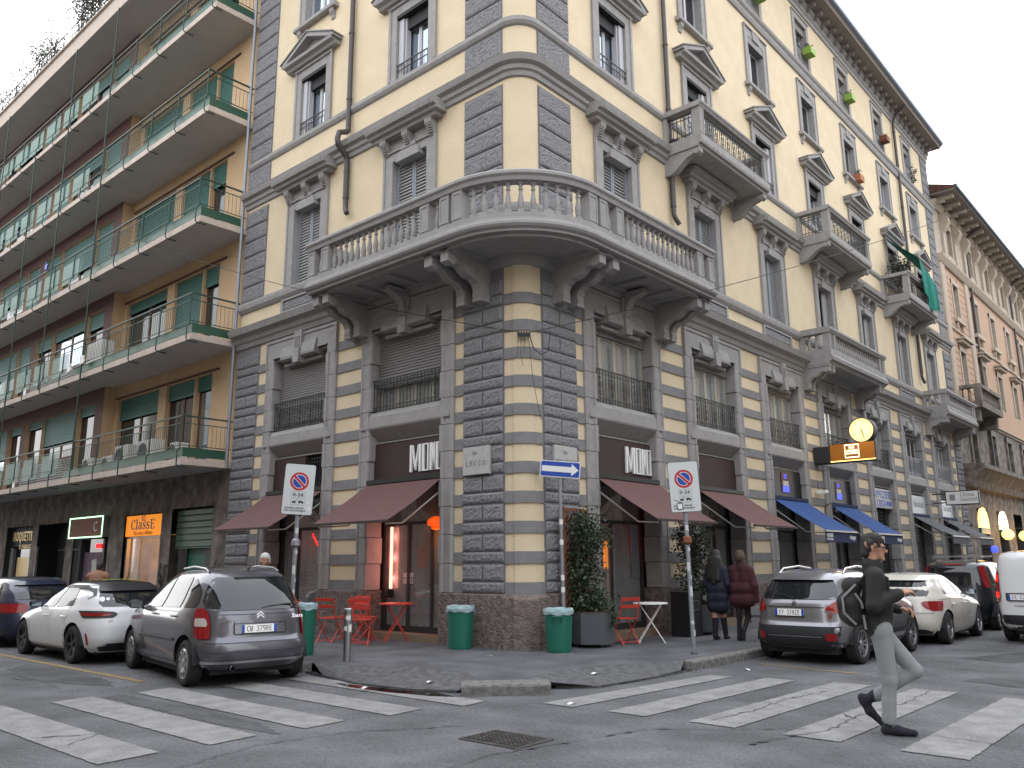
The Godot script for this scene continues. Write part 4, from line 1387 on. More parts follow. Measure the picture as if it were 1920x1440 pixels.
# ---------------------------------------------------------------- the apartment block on the left
func left_block():
	var X0 = -19.45
	var B = thing("apartment_block", "six storey apartment block with long white balconies and green railings left of the corner building", "building", Vector3(X0, 0, -11.1))
	var TU = Transform3D(Basis(Vector3.LEFT, Vector3.UP, Vector3.BACK), Vector3.ZERO)   # x runs along the front, away from the corner building
	var LEN = 34.0
	var BZ = 0.35                                   # the maroon part stands forward
	var units = []                                  # windows of one storey: [u0, u1, y above slab, depth plane]
	units.append([1.32, 2.22, 0.0, 0.0]); units.append([2.28, 3.95, 0.0, 0.0]); units.append([4.42, 7.18, 0.0, 0.0])
	var u = 8.08
	while u < LEN - 7.0:
		units.append([u, u + 1.35, 0.0, BZ]); units.append([u + 1.48, u + 4.45, 0.98, BZ]); units.append([u + 4.5, u + 6.08, 0.98, BZ])
		u += 6.6
	var H = [4.0, 7.2, 10.4, 13.6, 16.8]
	var holes = [[], []]
	for y in H:
		for q in units:
			holes[0 if q[3] == 0.0 else 1].append([q[0], q[1], y + 0.17 + q[2], y + 2.75])
	var shops = [[0.76, 3.0, 0.14, 3.1], [3.6, 5.95, 0.14, 3.05], [7.0, 9.65, 0.14, 3.1], [10.26, 12.84, 0.14, 3.0], [13.4, 16.0, 0.14, 3.0], [17.2, 20.4, 0.14, 3.0], [21.6, 24.8, 0.14, 3.0]]
	var mb = MB.new()
	mb.T = TU
	wall_faces(mb, 0, LEN, 0.1, 4.0, shops)
	mb.T = TU * Transform3D(Basis.IDENTITY, Vector3(0, 0, 0.012))
	obj(mb, "ground_floor_wall", M.concrete, B)
	mb = MB.new()
	mb.T = TU
	wall_faces(mb, 0, 7.45, 4.0, 20.0, holes[0])
	mb.quad(Vector3(7.45, 4.0, 0), Vector3(7.45, 4.0, BZ), Vector3(7.45, 20.0, BZ), Vector3(7.45, 20.0, 0))
	mb.quad(Vector3(0, 0, -9), Vector3(0, 0, 0), Vector3(0, 20, 0), Vector3(0, 20, -9))
	obj(mb, "wall", M.ochre, B)
	mb = MB.new()
	mb.T = TU * Transform3D(Basis.IDENTITY, Vector3(0, 0, BZ))
	wall_faces(mb, 7.45, LEN, 4.0, 20.0, holes[1])
	obj(mb, "maroon_wall", M.maroon, B)
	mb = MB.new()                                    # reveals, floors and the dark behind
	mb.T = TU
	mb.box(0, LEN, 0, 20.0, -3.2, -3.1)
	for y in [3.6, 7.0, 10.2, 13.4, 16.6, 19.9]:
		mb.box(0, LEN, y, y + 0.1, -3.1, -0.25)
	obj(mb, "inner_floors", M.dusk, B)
	mb = MB.new()
	mb.T = TU
	for set in 2:
		for h in holes[set]:
			var z: float = 0.0 if set == 0 else BZ
			mb.box(h[0] - 0.03, h[0], h[2], h[3], z - 0.25, z - 0.002); mb.box(h[1], h[1] + 0.03, h[2], h[3], z - 0.25, z - 0.002)
			mb.box(h[0], h[1], h[3], h[3] + 0.03, z - 0.25, z - 0.002); mb.box(h[0], h[1], h[2] - 0.03, h[2], z - 0.25, z - 0.002)
	obj(mb, "reveals", M.ochre, B)
	# windows: frame, leaves, blind let down by differing amounts
	var drop = [[[0.15, 0.17, 0.25], [0.2, 0.85, 0.12], [0.25, 0.9, 0.95], [1.0, 1.0, 0.9], [0.3, 0.25, 0.3]], [[0.12, 0.62, 0.15], [0.2, 0.22, 0.3], [0.95, 0.75, 1.0], [0.35, 0.3, 1.0], [0.2, 0.25, 0.35]], [[0.1, 0.7, 0.5], [0.4, 0.6, 0.2], [0.9, 0.6, 0.8], [0.8, 0.35, 0.4], [1.0, 0.4, 0.3]]]
	for s in H.size():
		for k in units.size():
			var q = units[k]
			var half: float = (q[1] - q[0]) / 2
			var y0: float = H[s] + 0.17 + q[2]; var y1: float = H[s] + 2.75
			var w = node("window", B, Transform3D(Basis.IDENTITY, Vector3(-(q[0] + half), 0, q[3])))
			var leaves = 1 if half < 0.8 else 2
			var key = "apt %.2f %.2f" % [half, q[2]]
			sashes(w, key + " %d" % s, half, y0, y1 - 0.02, -0.17, leaves, M.glass_dark if (k * 5 + s) % 7 else M.glass_sky, M.wood, false)
			if not (s == 0 and k == 2):
				inst(boxmesh("net " + key + str(s), [[-half + 0.05, half - 0.05, y0, y1, -0.24, -0.23]]), "curtain", M.curtain if (k * 7 + s) % 2 else M.dusk, w)
			else:
				inst(boxmesh("lit " + key, [[-half + 0.05, 0.0, y0, y1, -0.24, -0.23]]), "lit_curtain", M.amber_room, w)
			var d = drop[mini(k / 3, 2)][s][k % 3]
			if k > 8: d = [0.3, 0.85, 0.5, 0.95, 0.2][(k + s) % 5]
			inst(roller(half, lerpf(y1, y0, d), y1, 0.075), "roller_blind", M.teal if k < 3 else M.teal_pale, w, Transform3D(Basis.IDENTITY, Vector3(0, 0, -0.10)))
			if q[2] > 0.5:
				var mc = MB.new()
				var rkey = "ribs %.2f" % half
				if not cache.has(rkey):
					for i in 12:
						mc.box(-half, half, 0.02 + i * 0.078, 0.065 + i * 0.078, 0.0, 0.03)
					cache[rkey] = mc.mesh()
				inst(cache[rkey], "ribbed_panel", M.corrugated, w, Transform3D(Basis.IDENTITY, Vector3(0, H[s] + 0.17, 0.002)))
		# brown ledge over the openings of the right part
		inst(boxmesh("ledge%d" % s, [[-7.3, -0.95, H[s] + 2.78, H[s] + 2.83, 0.0, 0.05]]), "ledge", M.maroon, B)
	# balconies
	for s in H.size():
		var b = node("balcony", B, Transform3D(Basis.IDENTITY, Vector3(0, H[s], 0)))
		mb = MB.new()
		mb.T = TU
		mb.box(0.02, LEN, 0.004, 0.17, 0.0, 1.35)
		obj(mb, "slab", M.slab, b)
		mb = MB.new()
		mb.T = TU
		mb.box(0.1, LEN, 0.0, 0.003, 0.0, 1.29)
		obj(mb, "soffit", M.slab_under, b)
		mb = MB.new()
		mb.T = TU
		mb.box(0.06, 7.6, 0.21, 0.44, 1.30, 1.315); mb.box(0.05, 0.065, 0.21, 0.44, 0.1, 1.30)
		obj(mb, "kick_panel", M.green_panel, b)
		mb = MB.new()
		mb.T = TU
		mb.box(0.03, LEN, 1.20, 1.235, 1.36, 1.41); mb.box(0.0, 0.05, 1.20, 1.235, 0.05, 1.41)
		mb.box(0.03, LEN, 1.03, 1.05, 1.37, 1.39); mb.box(0.01, 0.03, 1.03, 1.05, 0.05, 1.38)
		mb.box(0.03, LEN, 0.47, 0.49, 1.37, 1.39); mb.box(0.01, 0.03, 0.47, 0.49, 0.05, 1.38)
		obj(mb, "rails", M.green_rail, b)
		mb = MB.new()
		mb.T = TU
		for i in 70:
			mb.box(0.1 + i * 0.107, 0.108 + i * 0.107, 0.49, 1.03, 1.374, 1.384)
		for i in 11:
			mb.box(0.016, 0.024, 0.49, 1.03, 0.12 + i * 0.115, 0.128 + i * 0.115)
		obj(mb, "bars", M.green_rail, b)
		var hook = MB.new()
		hook.tube([Vector3(0, 1.2, 1.40), Vector3(0, 0.40, 1.40), Vector3(0, 0.34, 1.46), Vector3(0, 0.0, 1.46), Vector3(0, -0.05, 1.42), Vector3(0, -0.05, 1.15)], 0.018, 5)
		if not cache.has("hook"): cache["hook"] = hook.mesh()
		var uu = 0.06
		var n = 0
		while uu < LEN:
			inst(cache["hook"], "post", M.green_rail, b, Transform3D(Basis.IDENTITY, Vector3(-uu, 0, 0)))
			uu += 1.64
			n += 1
		for i in 16:
			var a = 7.75 + i * 1.64
			if a > LEN - 2: break
			inst(boxmesh("screen", [[-1.45, -0.12, 0.3, 1.0, 1.372, 1.380]]), "screen", M.glass_green, b, Transform3D(Basis.IDENTITY, Vector3(-a, 0, 0)))
	# tall thin poles between the balconies
	for p in [[6.65, 4.4, 20.0], [10.1, 7.3, 20.0], [13.2, 4.4, 16.8], [17.0, 7.3, 20.0], [20.0, 10.4, 20.0]]:
		mb = MB.new()
		mb.tube([Vector3(-p[0], p[1], 1.44), Vector3(-p[0], p[2], 1.44)], 0.022, 6)
		obj(mb, "pole", M.green_rail, B)
	# roof terrace
	mb = MB.new()
	mb.T = TU
	mb.box(0.0, LEN, 20.0, 20.62, -0.0, 1.42)
	mb.box(0.0, LEN, 20.62, 20.68, 1.2, 1.50)
	obj(mb, "roof_slab", M.slab, B)
	mb = MB.new()
	mb.T = TU
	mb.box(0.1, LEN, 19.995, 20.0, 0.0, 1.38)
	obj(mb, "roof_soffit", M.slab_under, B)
	mb = MB.new()
	mb.T = TU
	mb.box(0.0, LEN, 21.55, 21.58, 1.28, 1.31)
	mb.box(0.0, LEN, 21.2, 21.22, 1.28, 1.30)
	for i in 40:
		mb.box(0.2 + i * 0.85, 0.225 + i * 0.85, 20.68, 21.58, 1.28, 1.305)
	for i in 180:
		mb.tube([Vector3(0.3 + i * 0.19, 20.7, 1.29), Vector3(0.48 + i * 0.19, 21.2, 1.29)], 0.004, 3, false)
	obj(mb, "roof_railing", M.iron, B)
	# thin downpipe and strip of wall against the corner building
	mb = MB.new()
	mb.tube([Vector3(-0.03, 4.0, 0.14), Vector3(-0.03, 21, 0.14)], 0.05, 8)
	obj(mb, "downpipe", M.zinc, B)
	left_shops(B, TU)
	# air conditioners and other things on the first balcony
	for a in [[6.35, 0.55, 0.75, 0], [5.0, 0.5, 0.7, 0], [4.05, 0.72, 0.85, 0], [2.6, 0.72, 0.9, 0], [1.0, 0.5, 0.35, 1]]:
		var ac = thing("air_conditioner", ["white air conditioner unit with round grille, leftmost on the first balcony", "small white air conditioner unit between two others on the first balcony", "tall white air conditioner unit in the middle of the first balcony row", "white air conditioner unit with dark grille near the corner of the first balcony", "low pale box at the corner post of the first balcony"][[6.35, 5.0, 4.05, 2.6, 1.0].find(a[0])], "air conditioner", Vector3(X0 - a[0], 4.17, -11.1 + 0.95), 0.0, "air conditioner units on the first balcony")
		mb = MB.new()
		mb.cbox(-a[2] / 2, a[2] / 2, 0.06, a[1], -0.16, 0.16, 0.015)
		obj(mb, "casing", M.white_plastic, ac)
		mb = MB.new()
		mb.T = Transform3D(Basis(Vector3.RIGHT, PI / 2), Vector3(-a[2] * 0.15, a[1] * 0.53, 0.16))
		mb.lathe([[0.0, 0.004], [a[1] * 0.30, 0.004], [a[1] * 0.36, 0.012], [a[1] * 0.38, 0.0]], 18)
		obj(mb, "fan_grille", M.plastic, ac)
	var ac2 = thing("air_conditioner", "white air conditioner unit hung with laundry rail on the second balcony", "air conditioner", Vector3(X0 - 6.6, 7.37, -11.1 + 0.95), 0.0, "air conditioner units on the balconies")
	mb = MB.new()
	mb.cbox(-0.55, 0.55, 0.3, 1.0, -0.18, 0.18, 0.015)
	obj(mb, "casing", M.white_plastic, ac2)
	for l in [["blue star ornament tied to the railing of the third balcony", 10.6, 11.75, M.sign_blue], ["white cloth hanging on the second balcony railing", 7.55, 7.62, M.white], ["white cloth tied to the second balcony kick panel", 6.55, 7.72, M.white]]:
		mb = MB.new()
		var star = PackedVector2Array()
		for i in 10:
			var r = 0.17 if i % 2 == 0 else 0.09
			if l[3] == M.white: r = 0.14 + 0.05 * sin(i * 2.3)
			star.append(Vector2(sin(TAU * i / 10.0), cos(TAU * i / 10.0)) * r)
		mb.prism(star, -0.02, 0.02)
		var o = obj(mb, "railing_ornament" if l[3] != M.white else "hanging_cloth", l[3], self)
		o.position = Vector3(X0 - l[1], l[2], -9.64)
		tag(o, l[0], "ornament" if l[3] != M.white else "cloth")
	# plants
	for p in [[6.0, 1.2, 0.8], [9.5, 1.9, 1.2], [10.8, 2.3, 1.0], [13.6, 1.6, 1.0], [15.2, 1.7, 1.1], [17.4, 1.3, 1.2], [19.6, 1.3, 1.1], [3.2, 0.9, 1.0], [4.6, 1.0, 0.9], [7.6, 1.2, 1.0]]:
		bush("terrace_shrub", "dark shrub on the roof terrace, number %d" % 0, Vector3(X0 - p[0], 20.68, -11.1 + 1.15), p[1] * 1.35, p[2] * 1.25, p[0])


var shrub_words = {6.0: "thin bare shrub behind the roof terrace rail, right of the tall evergreen", 9.5: "rounded dark evergreen shrub on the roof terrace", 10.8: "tallest dark evergreen shrub on the roof terrace", 13.6: "sparse leafy shrub left of the tall evergreen on the roof terrace", 15.2: "wide pale shrub towards the far end of the roof terrace", 17.4: "low spreading shrub beside the wide pale one on the roof terrace", 19.6: "last shrub at the left edge of the roof terrace", 3.2: "low twiggy shrub nearest the corner building on the roof terrace", 4.6: "second twiggy shrub from the corner building on the roof terrace", 7.6: "twiggy shrub right beside the rounded evergreen on the roof terrace"}


func bush(called: String, _label: String, at: Vector3, h: float, w: float, id: float):
	var o = thing(called, shrub_words[id], "shrub", at, 0.0, "shrubs on the roof terrace")
	var mb = MB.new()
	for i in 14:
		var a = rng.randf() * TAU
		var tip = Vector3(cos(a) * w * 0.6 * rng.randf(), h * rng.randf_range(0.6, 1.05), sin(a) * w * 0.45 * rng.randf())
		mb.tube([Vector3(0, 0, 0), tip * 0.5 + Vector3(0.03, 0, 0.02), tip], 0.016, 4, false, 0.004)
	obj(mb, "stem", M.twig, o)
	mb = MB.new()
	mb.colored = true
	var dense = 1.0 if id in [9.5, 10.8] else 0.4 if id < 9 else 0.55
	leaves(mb, Vector3(0, h * 0.58, 0), Vector3(w * 0.55, h * 0.48, w * 0.45), int(520 * dense * h * w), 0.10, 0.05)
	var f = obj(mb, "foliage", M.leaf_dark if dense == 1.0 else M.leaf, o)
	f.set_meta("kind", "stuff")


# n leaves scattered in clumps through an ellipsoid
func leaves(mb: MB, c: Vector3, r: Vector3, n: int, size: float, wide: float, hang := 0.0):
	var clumps = []
	for i in maxi(6, n / 28):
		var d = Vector3(rng.randfn(), rng.randfn(), rng.randfn()).normalized() * pow(rng.randf(), 0.45)
		clumps.append([c + d * r, rng.randf_range(0.55, 1.25)])
	for i in n:
		var cl = clumps[rng.randi() % clumps.size()]
		var p: Vector3 = cl[0] + Vector3(rng.randfn(), rng.randfn(), rng.randfn()) * 0.3 * minf(minf(r.x, r.y), r.z)
		var d = Vector3(rng.randfn(), rng.randfn() * 0.7 - hang, rng.randfn()).normalized()
		var s = d.cross(Vector3(rng.randfn(), rng.randfn(), rng.randfn())).normalized() * wide * rng.randf_range(0.35, 0.6)
		var l = size * rng.randf_range(0.6, 1.2)
		var t: float = cl[1] * rng.randf_range(0.75, 1.3)
		mb.tint = Color(t, t * rng.randf_range(0.9, 1.1), t * 0.9)
		mb.tri(p, p + d * l * 0.5 + s, p + d * l)
		mb.tri(p, p + d * l, p + d * l * 0.5 - s)


func left_shops(B: Node3D, TU: Transform3D):
	var X0 = -19.45
	# green shutter shop: dark green door leaves and a painted shutter above
	var at = func(u, y, z): return Transform3D(Basis.IDENTITY, Vector3(-u, y, z))
	var s = node("shopfront", B, at.call(1.88, 0, 0))
	inst(roller(1.1, 2.05, 3.08, 0.17), "roller_shutter", M.green_panel, s, Transform3D(Basis.IDENTITY, Vector3(0, 0, -0.16)))
	inst(boxmesh("gdoor", [[-1.1, -0.62, 0.14, 2.05, -0.3, -0.26], [0.35, 1.1, 0.14, 2.05, -0.3, -0.26]]), "door_leaf", M.black, s)
	inst(boxmesh("gpanel", [[-0.62, 0.35, 0.3, 2.0, -0.34, -0.3]]), "green_board", M.bin_green, s)
	inst(boxmesh("gback", [[-1.12, 1.12, 0.14, 3.1, -0.6, -0.5]]), "back", M.dark, s)
	# dry cleaner with the lit amber sign
	s = node("shopfront", B, at.call(4.78, 0, 0))
	inst(boxmesh("amber", [[-1.14, 1.14, 2.42, 3.02, -0.1, -0.04]]), "lit_sign", M.amber_sign, s)
	letters("ClassE", 0.30, 1.5, M.black, s, Transform3D(Basis.IDENTITY, Vector3(-0.05, 2.76, -0.038)), "lettering", "Droid Serif", 700)
	letters("82", 0.16, 0.26, M.black, s, Transform3D(Basis.IDENTITY, Vector3(-0.02, 2.93, -0.038)), "lettering", "Droid Serif", 700)
	letters("Via Lecco a Milano", 0.11, 1.2, M.maroon, s, Transform3D(Basis.IDENTITY, Vector3(-0.0, 2.51, -0.038)), "lettering", "Droid Serif", 400)
	inst(boxmesh("amber frame", [[-1.17, -1.10, 0.14, 2.42, -0.2, -0.1], [-0.32, -0.25, 0.14, 2.42, -0.2, -0.1], [1.10, 1.17, 0.14, 2.42, -0.2, -0.1], [-1.1, 1.1, 2.36, 2.42, -0.2, -0.1]]), "frame", M.alu, s)
	inst(boxmesh("amber room", [[-1.17, 1.17, 0.1, 2.4, -2.2, -2.15]]), "room_wall", M.amber_room, s)
	inst(boxmesh("amber sides", [[-1.25, -1.2, 0.1, 2.42, -2.2, -0.25], [1.2, 1.25, 0.1, 2.42, -2.2, -0.25], [-1.2, 1.2, 2.43, 2.47, -2.2, -0.25]]), "room_sides", M.concrete, s)
	inst(boxmesh("amber rail", [[-0.2, 1.1, 1.42, 1.45, -1.3, -1.27], [-0.15, -0.12, 0.2, 1.42, -1.3, -1.27], [1.0, 1.03, 0.2, 1.42, -1.3, -1.27]]), "clothes_rail", M.black, s)
	for i in 9:
		inst(boxmesh("garment", [[-0.05, 0.05, 0.45, 1.4, -1.5, -1.1]]), "garment", M.curtain if i % 3 else M.white, s, Transform3D(Basis.IDENTITY, Vector3(-0.05 + i * 0.12, 0, 0)))
	inst(boxmesh("poster", [[0.7, 1.05, 1.9, 2.25, -2.14, -2.12], [-0.85, -0.55, 1.5, 1.85, -2.14, -2.12]]), "picture", M.wood, s)
	inst(boxmesh("clear door", [[-1.1, -0.32, 0.2, 2.36, -0.16, -0.15], [-0.25, 1.1, 0.2, 2.36, -0.16, -0.15]]), "pane", M.glass_clear, s)
	lamp(Vector3(X0 - 4.8, 2.2, -12.2), Color(1.0, 0.68, 0.25), 1.2, 0.2)
	# salon with the white-edged light box
	s = node("shopfront", B, at.call(8.32, 0, 0))
	inst(boxmesh("box sign", [[-1.28, 1.28, 2.46, 3.08, -0.05, 0.18]]), "sign_box", M.steel, s)
	inst(boxmesh("sign edge", [[-1.28, 1.28, 2.44, 2.48, 0.18, 0.2], [-1.28, 1.28, 3.06, 3.10, 0.18, 0.2], [-1.28, -1.24, 2.48, 3.06, 0.18, 0.2], [1.24, 1.28, 2.48, 3.06, 0.18, 0.2]]), "lit_sign_edge", M.led_green, s)
	inst(boxmesh("sign face", [[-1.24, 1.24, 2.48, 3.06, 0.18, 0.185]]), "sign_face", M.trellis, s)
	letters("C", 0.3, 0.24, M.white, s, Transform3D(Basis.IDENTITY, Vector3(0.75, 2.78, 0.186)), "lettering", "Droid Serif")
	inst(boxmesh("salon glass", [[-1.3, 1.3, 0.2, 2.42, -0.3, -0.28]]), "pane", M.glass_dark, s)
	inst(boxmesh("salon poster", [[-0.95, 0.35, 0.35, 2.0, -0.26, -0.25]]), "poster", mat("poster_mauve", lin(0.22, 0.09, 0.19), 0.6, "dirty", 0.8), s)
	var mb = MB.new()
	mb.prism(PackedVector2Array([Vector2(-0.35, 0.4), Vector2(-0.6, 1.0), Vector2(-0.3, 1.4), Vector2(-0.35, 1.75), Vector2(0.0, 1.8), Vector2(0.05, 1.4), Vector2(0.2, 0.9), Vector2(0.1, 0.4)]), -0.25, -0.246)
	obj(mb, "poster_figure", M.marble, s)
	inst(boxmesh("salon red", [[0.05, 0.45, 2.12, 2.26, -0.2, -0.17]]), "lit_red_sign", M.led_red, s)
	inst(boxmesh("salon frame", [[0.5, 0.62, 0.14, 2.42, -0.28, -0.2], [-1.32, -1.2, 0.14, 2.42, -0.28, -0.2], [1.22, 1.32, 0.14, 2.42, -0.28, -0.2]]), "frame", M.iron, s)
	# the dark house entrance
	s = node("shopfront", B, at.call(11.55, 0, 0))
	inst(boxmesh("entrance", [[-1.3, 1.3, 0.1, 3.0, -0.8, -0.75]]), "door", M.dark, s)
	inst(boxmesh("entrance bars", [[-0.02, 0.02, 0.14, 3.0, -0.74, -0.7], [-1.3, 1.3, 2.1, 2.16, -0.74, -0.7]]), "frame", M.iron, s)
	# carpet shop
	s = node("shopfront", B, at.call(14.7, 0, 0))
	inst(boxmesh("carpet fascia", [[-1.3, 1.3, 2.3, 3.0, -0.25, -0.2]]), "fascia", M.dark, s)
	letters("MOQUETTES", 0.42, 2.2, mat("brass", lin(0.42, 0.30, 0.12), 0.4, "", 1.0, "", 1.0, 0.7), s, Transform3D(Basis.IDENTITY, Vector3(0.0, 2.62, -0.19)), "lettering", "Droid Sans", 700, 0.03)
	letters("E PARATI", 0.15, 1.2, M.brass, s, Transform3D(Basis.IDENTITY, Vector3(0.25, 2.28, -0.19)), "lettering", "Droid Sans", 700, 0.02)
	inst(boxmesh("carpet glass", [[-1.3, 1.3, 0.2, 2.2, -0.3, -0.28]]), "pane", M.glass_dark, s)
	inst(boxmesh("carpet goods", [[-0.7, 0.5, 0.9, 1.9, -0.27, -0.262]]), "goods", M.brass, s)
	inst(boxmesh("carpet frame", [[-1.3, -1.2, 0.14, 2.25, -0.28, -0.2], [0.6, 0.7, 0.14, 2.25, -0.28, -0.2], [1.2, 1.3, 0.14, 2.25, -0.28, -0.2]]), "frame", M.alu, s)
	for u in [18.8, 23.2]:
		s = node("shopfront", B, at.call(u, 0, 0))
		inst(roller(1.55, 0.2, 3.0, 0.12), "roller_shutter", M.shutter_gray, s, Transform3D(Basis.IDENTITY, Vector3(0, 0, -0.2)))
	# spray-painted scribbles: thin strokes on the piers
	mb = MB.new()
	for g in [[0.38, 1.25], [3.3, 1.35], [3.35, 0.95]]:
		for k in 7:
			var p = []
			var x = -g[0] + rng.randf_range(-0.22, 0.22)
			var y = g[1] + rng.randf_range(-0.3, 0.35)
			for i in 5:
				p.append(Vector3(x + rng.randf_range(-0.12, 0.12), y - i * 0.07 + rng.randf_range(-0.05, 0.12), 0.018))
			mb.tube(p, 0.011, 4, false)
	obj(mb, "graffiti", M.black, B)


# ---------------------------------------------------------------- the houses beyond on the right
func right_houses():
	var B = thing("pink_house", "pink and cream house with bracketed eaves and pilasters beyond the corner building", "building", Vector3(XR, 0, -41.85), PI / 2)
	var LEN = 24.0
	var cs = [2.55, 6.6, 10.5, 14.45, 18.4, 22.3]
	var holes = []
	for c in cs:
		holes += [[c - 0.5, c + 0.5, 13.2, 15.0], [c - 0.5, c + 0.5, 9.7, 11.55], [c - 0.5, c + 0.5, 5.85, 7.8], [c - 0.45, c + 0.45, 16.5, 18.0], [c - 1.0, c + 1.0, 0.1, 3.9]]
	var mb = MB.new()
	wall_faces(mb, 0, LEN, 8.4, 15.9, holes)
	obj(mb, "wall", M.pink, B)
	mb = MB.new()
	wall_faces(mb, 0, LEN, 15.9, 19.0, holes)
	obj(mb, "upper_wall", M.cream, B)
	mb = MB.new()
	wall_faces(mb, 0, LEN, 0.1, 8.4, holes)
	mb.box(-0.001, 0, 8, 19.0, -8, 0)
	obj(mb, "lower_wall", M.far_stone, B)
	mb = MB.new()
	mb.box(0, LEN, 0, 19, -2.0, -1.9)
	for y in [4.2, 8.2, 12.4, 15.9]:
		mb.box(0, LEN, y, y + 0.1, -1.9, -0.3)
	obj(mb, "inner_floors", M.dusk, B)
	var line = func(y0, y1, out): return [[0, y0], [out * 0.4, y0 + 0.02], [out * 0.6, y0 + 0.1], [out, y1 - 0.12], [out, y1 - 0.03], [0, y1]]
	var P = [[Vector2(0, 0), Vector2(0, 1)], [Vector2(LEN, 0), Vector2(0, 1)]]
	for c in [[15.65, 16.05, 0.28], [12.45, 12.6, 0.1], [8.2, 8.45, 0.2], [18.5, 18.85, 0.25]]:
		mb = MB.new()
		mb.mould(line.call(c[0], c[1], c[2]), P)
		obj(mb, "cornice", M.cream, B)
	mb = MB.new()                                   # long heavy ledge over the shops
	mb.mould([[0, 4.75], [0.3, 4.8], [0.4, 5.1], [0.75, 5.5], [0.9, 5.6], [0.9, 5.8], [0, 5.85]], P)
	obj(mb, "balcony_ledge", M.far_stone, B)
	# pilasters
	for x in [[0.05, 0.85], [4.55, 5.35]]:
		inst(boxmesh("pil%.2f" % x[0], [[x[0], x[1], 8.45, 15.65, 0, 0.09], [x[0] + 0.15, x[1] - 0.15, 8.8, 15.2, 0.09, 0.105]]), "pilaster", M.cream, B)
	# grooved courses between the pilasters
	for i in 20:
		var y = 8.6 + i * 0.345
		for seg in [[0.86, 1.85], [3.25, 4.54], [18.9, 21.6]]:
			inst(boxmesh("course %.2f" % seg[0], [[seg[0], seg[1], 0.0, 0.315, 0, 0.035]]), "stone_course", M.pink, B, Transform3D(Basis.IDENTITY, Vector3(0, y, 0)))
	# windows
	for k in cs.size():
		var c = cs[k]
		var xf = Transform3D(Basis.IDENTITY, Vector3(c, 0, 0))
		var w = node("window", B, xf)
		inst(boxmesh("pk a", [[-0.68, -0.5, 13.1, 15.2, -0.2, 0.07], [0.5, 0.68, 13.1, 15.2, -0.2, 0.07], [-0.68, 0.68, 15.0, 15.25, -0.2, 0.08], [-0.8, 0.8, 13.0, 13.2, -0.2, 0.2], [-0.6, -0.45, 12.7, 13.0, 0, 0.14], [0.45, 0.6, 12.7, 13.0, 0, 0.14]]), "surround", M.cream, w)
		sashes(w, "pka", 0.5, 13.2, 15.0, -0.18, 2, M.glass_dark, M.shutter_gray, false)
		w = node("window", B, xf)
		inst(boxmesh("pk b", [[-0.68, -0.5, 9.7, 11.8, -0.2, 0.07], [0.5, 0.68, 9.7, 11.8, -0.2, 0.07], [-0.68, 0.68, 11.55, 11.9, -0.2, 0.08], [-0.95, 0.95, 12.05, 12.12, 0, 0.42], [-0.85, 0.85, 11.9, 12.05, 0, 0.3]]), "surround", M.cream, w)
		sashes(w, "pkb", 0.5, 9.7, 11.55, -0.18, 2, M.glass_dark, M.shutter_gray, false)
		w = node("window", B, xf)
		inst(boxmesh("pk c", [[-0.75, -0.5, 5.85, 8.0, -0.2, 0.1], [0.5, 0.75, 5.85, 8.0, -0.2, 0.1], [-0.75, 0.75, 7.8, 8.1, -0.2, 0.12]]), "surround", M.far_stone, w)
		sashes(w, "pkc", 0.5, 5.85, 7.8, -0.2, 2, M.glass_dark, M.shutter_gray, false)
		w = node("window", B, xf)
		inst(boxmesh("pk d", [[-0.62, -0.45, 16.3, 18.2, -0.2, 0.07], [0.45, 0.62, 16.3, 18.2, -0.2, 0.07], [-0.62, 0.62, 18.0, 18.3, -0.2, 0.08], [-0.7, 0.7, 16.1, 16.5, -0.2, 0.1]]), "surround", M.cream, w)
		sashes(w, "pkd", 0.45, 16.5, 18.0, -0.18, 2, M.glass_dark, M.shutter_gray, false)
		for s in [-1.1, 1.1]:                              # scrolled consoles below the eaves
			mb = MB.new()
			if not cache.has("scroll"):
				mb.xprism(PackedVector2Array([Vector2(0, 16.1), Vector2(0.12, 16.1), Vector2(0.12, 17.5), Vector2(0.3, 17.75), Vector2(0.42, 18.0), Vector2(0.36, 18.3), Vector2(0.2, 18.45), Vector2(0, 18.5)]), -0.22, 0.22)
				cache["scroll"] = mb.mesh()
			inst(cache["scroll"], "console", M.cream, B, Transform3D(Basis.IDENTITY, Vector3(c + s, 0, 0)))
	# eaves on wooden brackets
	mb = MB.new()
	mb.T = Transform3D(Basis.IDENTITY, Vector3.ZERO)
	mb.box(-0.15, LEN, 18.98, 19.06, 0, 1.15)
	obj(mb, "soffit", M.soffit, B)
	for i in 20:
		inst(boxmesh("eave bracket", [[-0.09, 0.09, 18.78, 18.979, 0, 0.95], [-0.07, 0.07, 18.66, 18.78, 0, 0.55]]), "bracket", M.cream, B, Transform3D(Basis.IDENTITY, Vector3(0.4 + i * 1.2, 0, 0)))
	mb = MB.new()
	mb.tube([Vector3(-0.2, 19.14, 1.2), Vector3(LEN, 19.14, 1.2)], 0.1, 8)
	obj(mb, "gutter", M.roof_metal, B)
	mb = MB.new()
	mb.quad(Vector3(-0.2, 19.2, 1.12), Vector3(LEN, 19.2, 1.12), Vector3(LEN, 20.6, -3), Vector3(-0.2, 20.6, -3))
	mb.quad(Vector3(-0.2, 19.06, 1.12), Vector3(-0.2, 19.2, 1.12), Vector3(-0.2, 20.6, -3), Vector3(-0.2, 19.0, -3))
	obj(mb, "roof", M.roof_tile, B)
	mb = MB.new()
	for x in [5.9, 16.6]:
		mb.tube([Vector3(x, 19.1, 1.1), Vector3(x, 18.6, 0.3), Vector3(x, 18.3, 0.12), Vector3(x, 5.9, 0.12)], 0.07, 6)
	obj(mb, "drain_pipe", M.pipe, B)
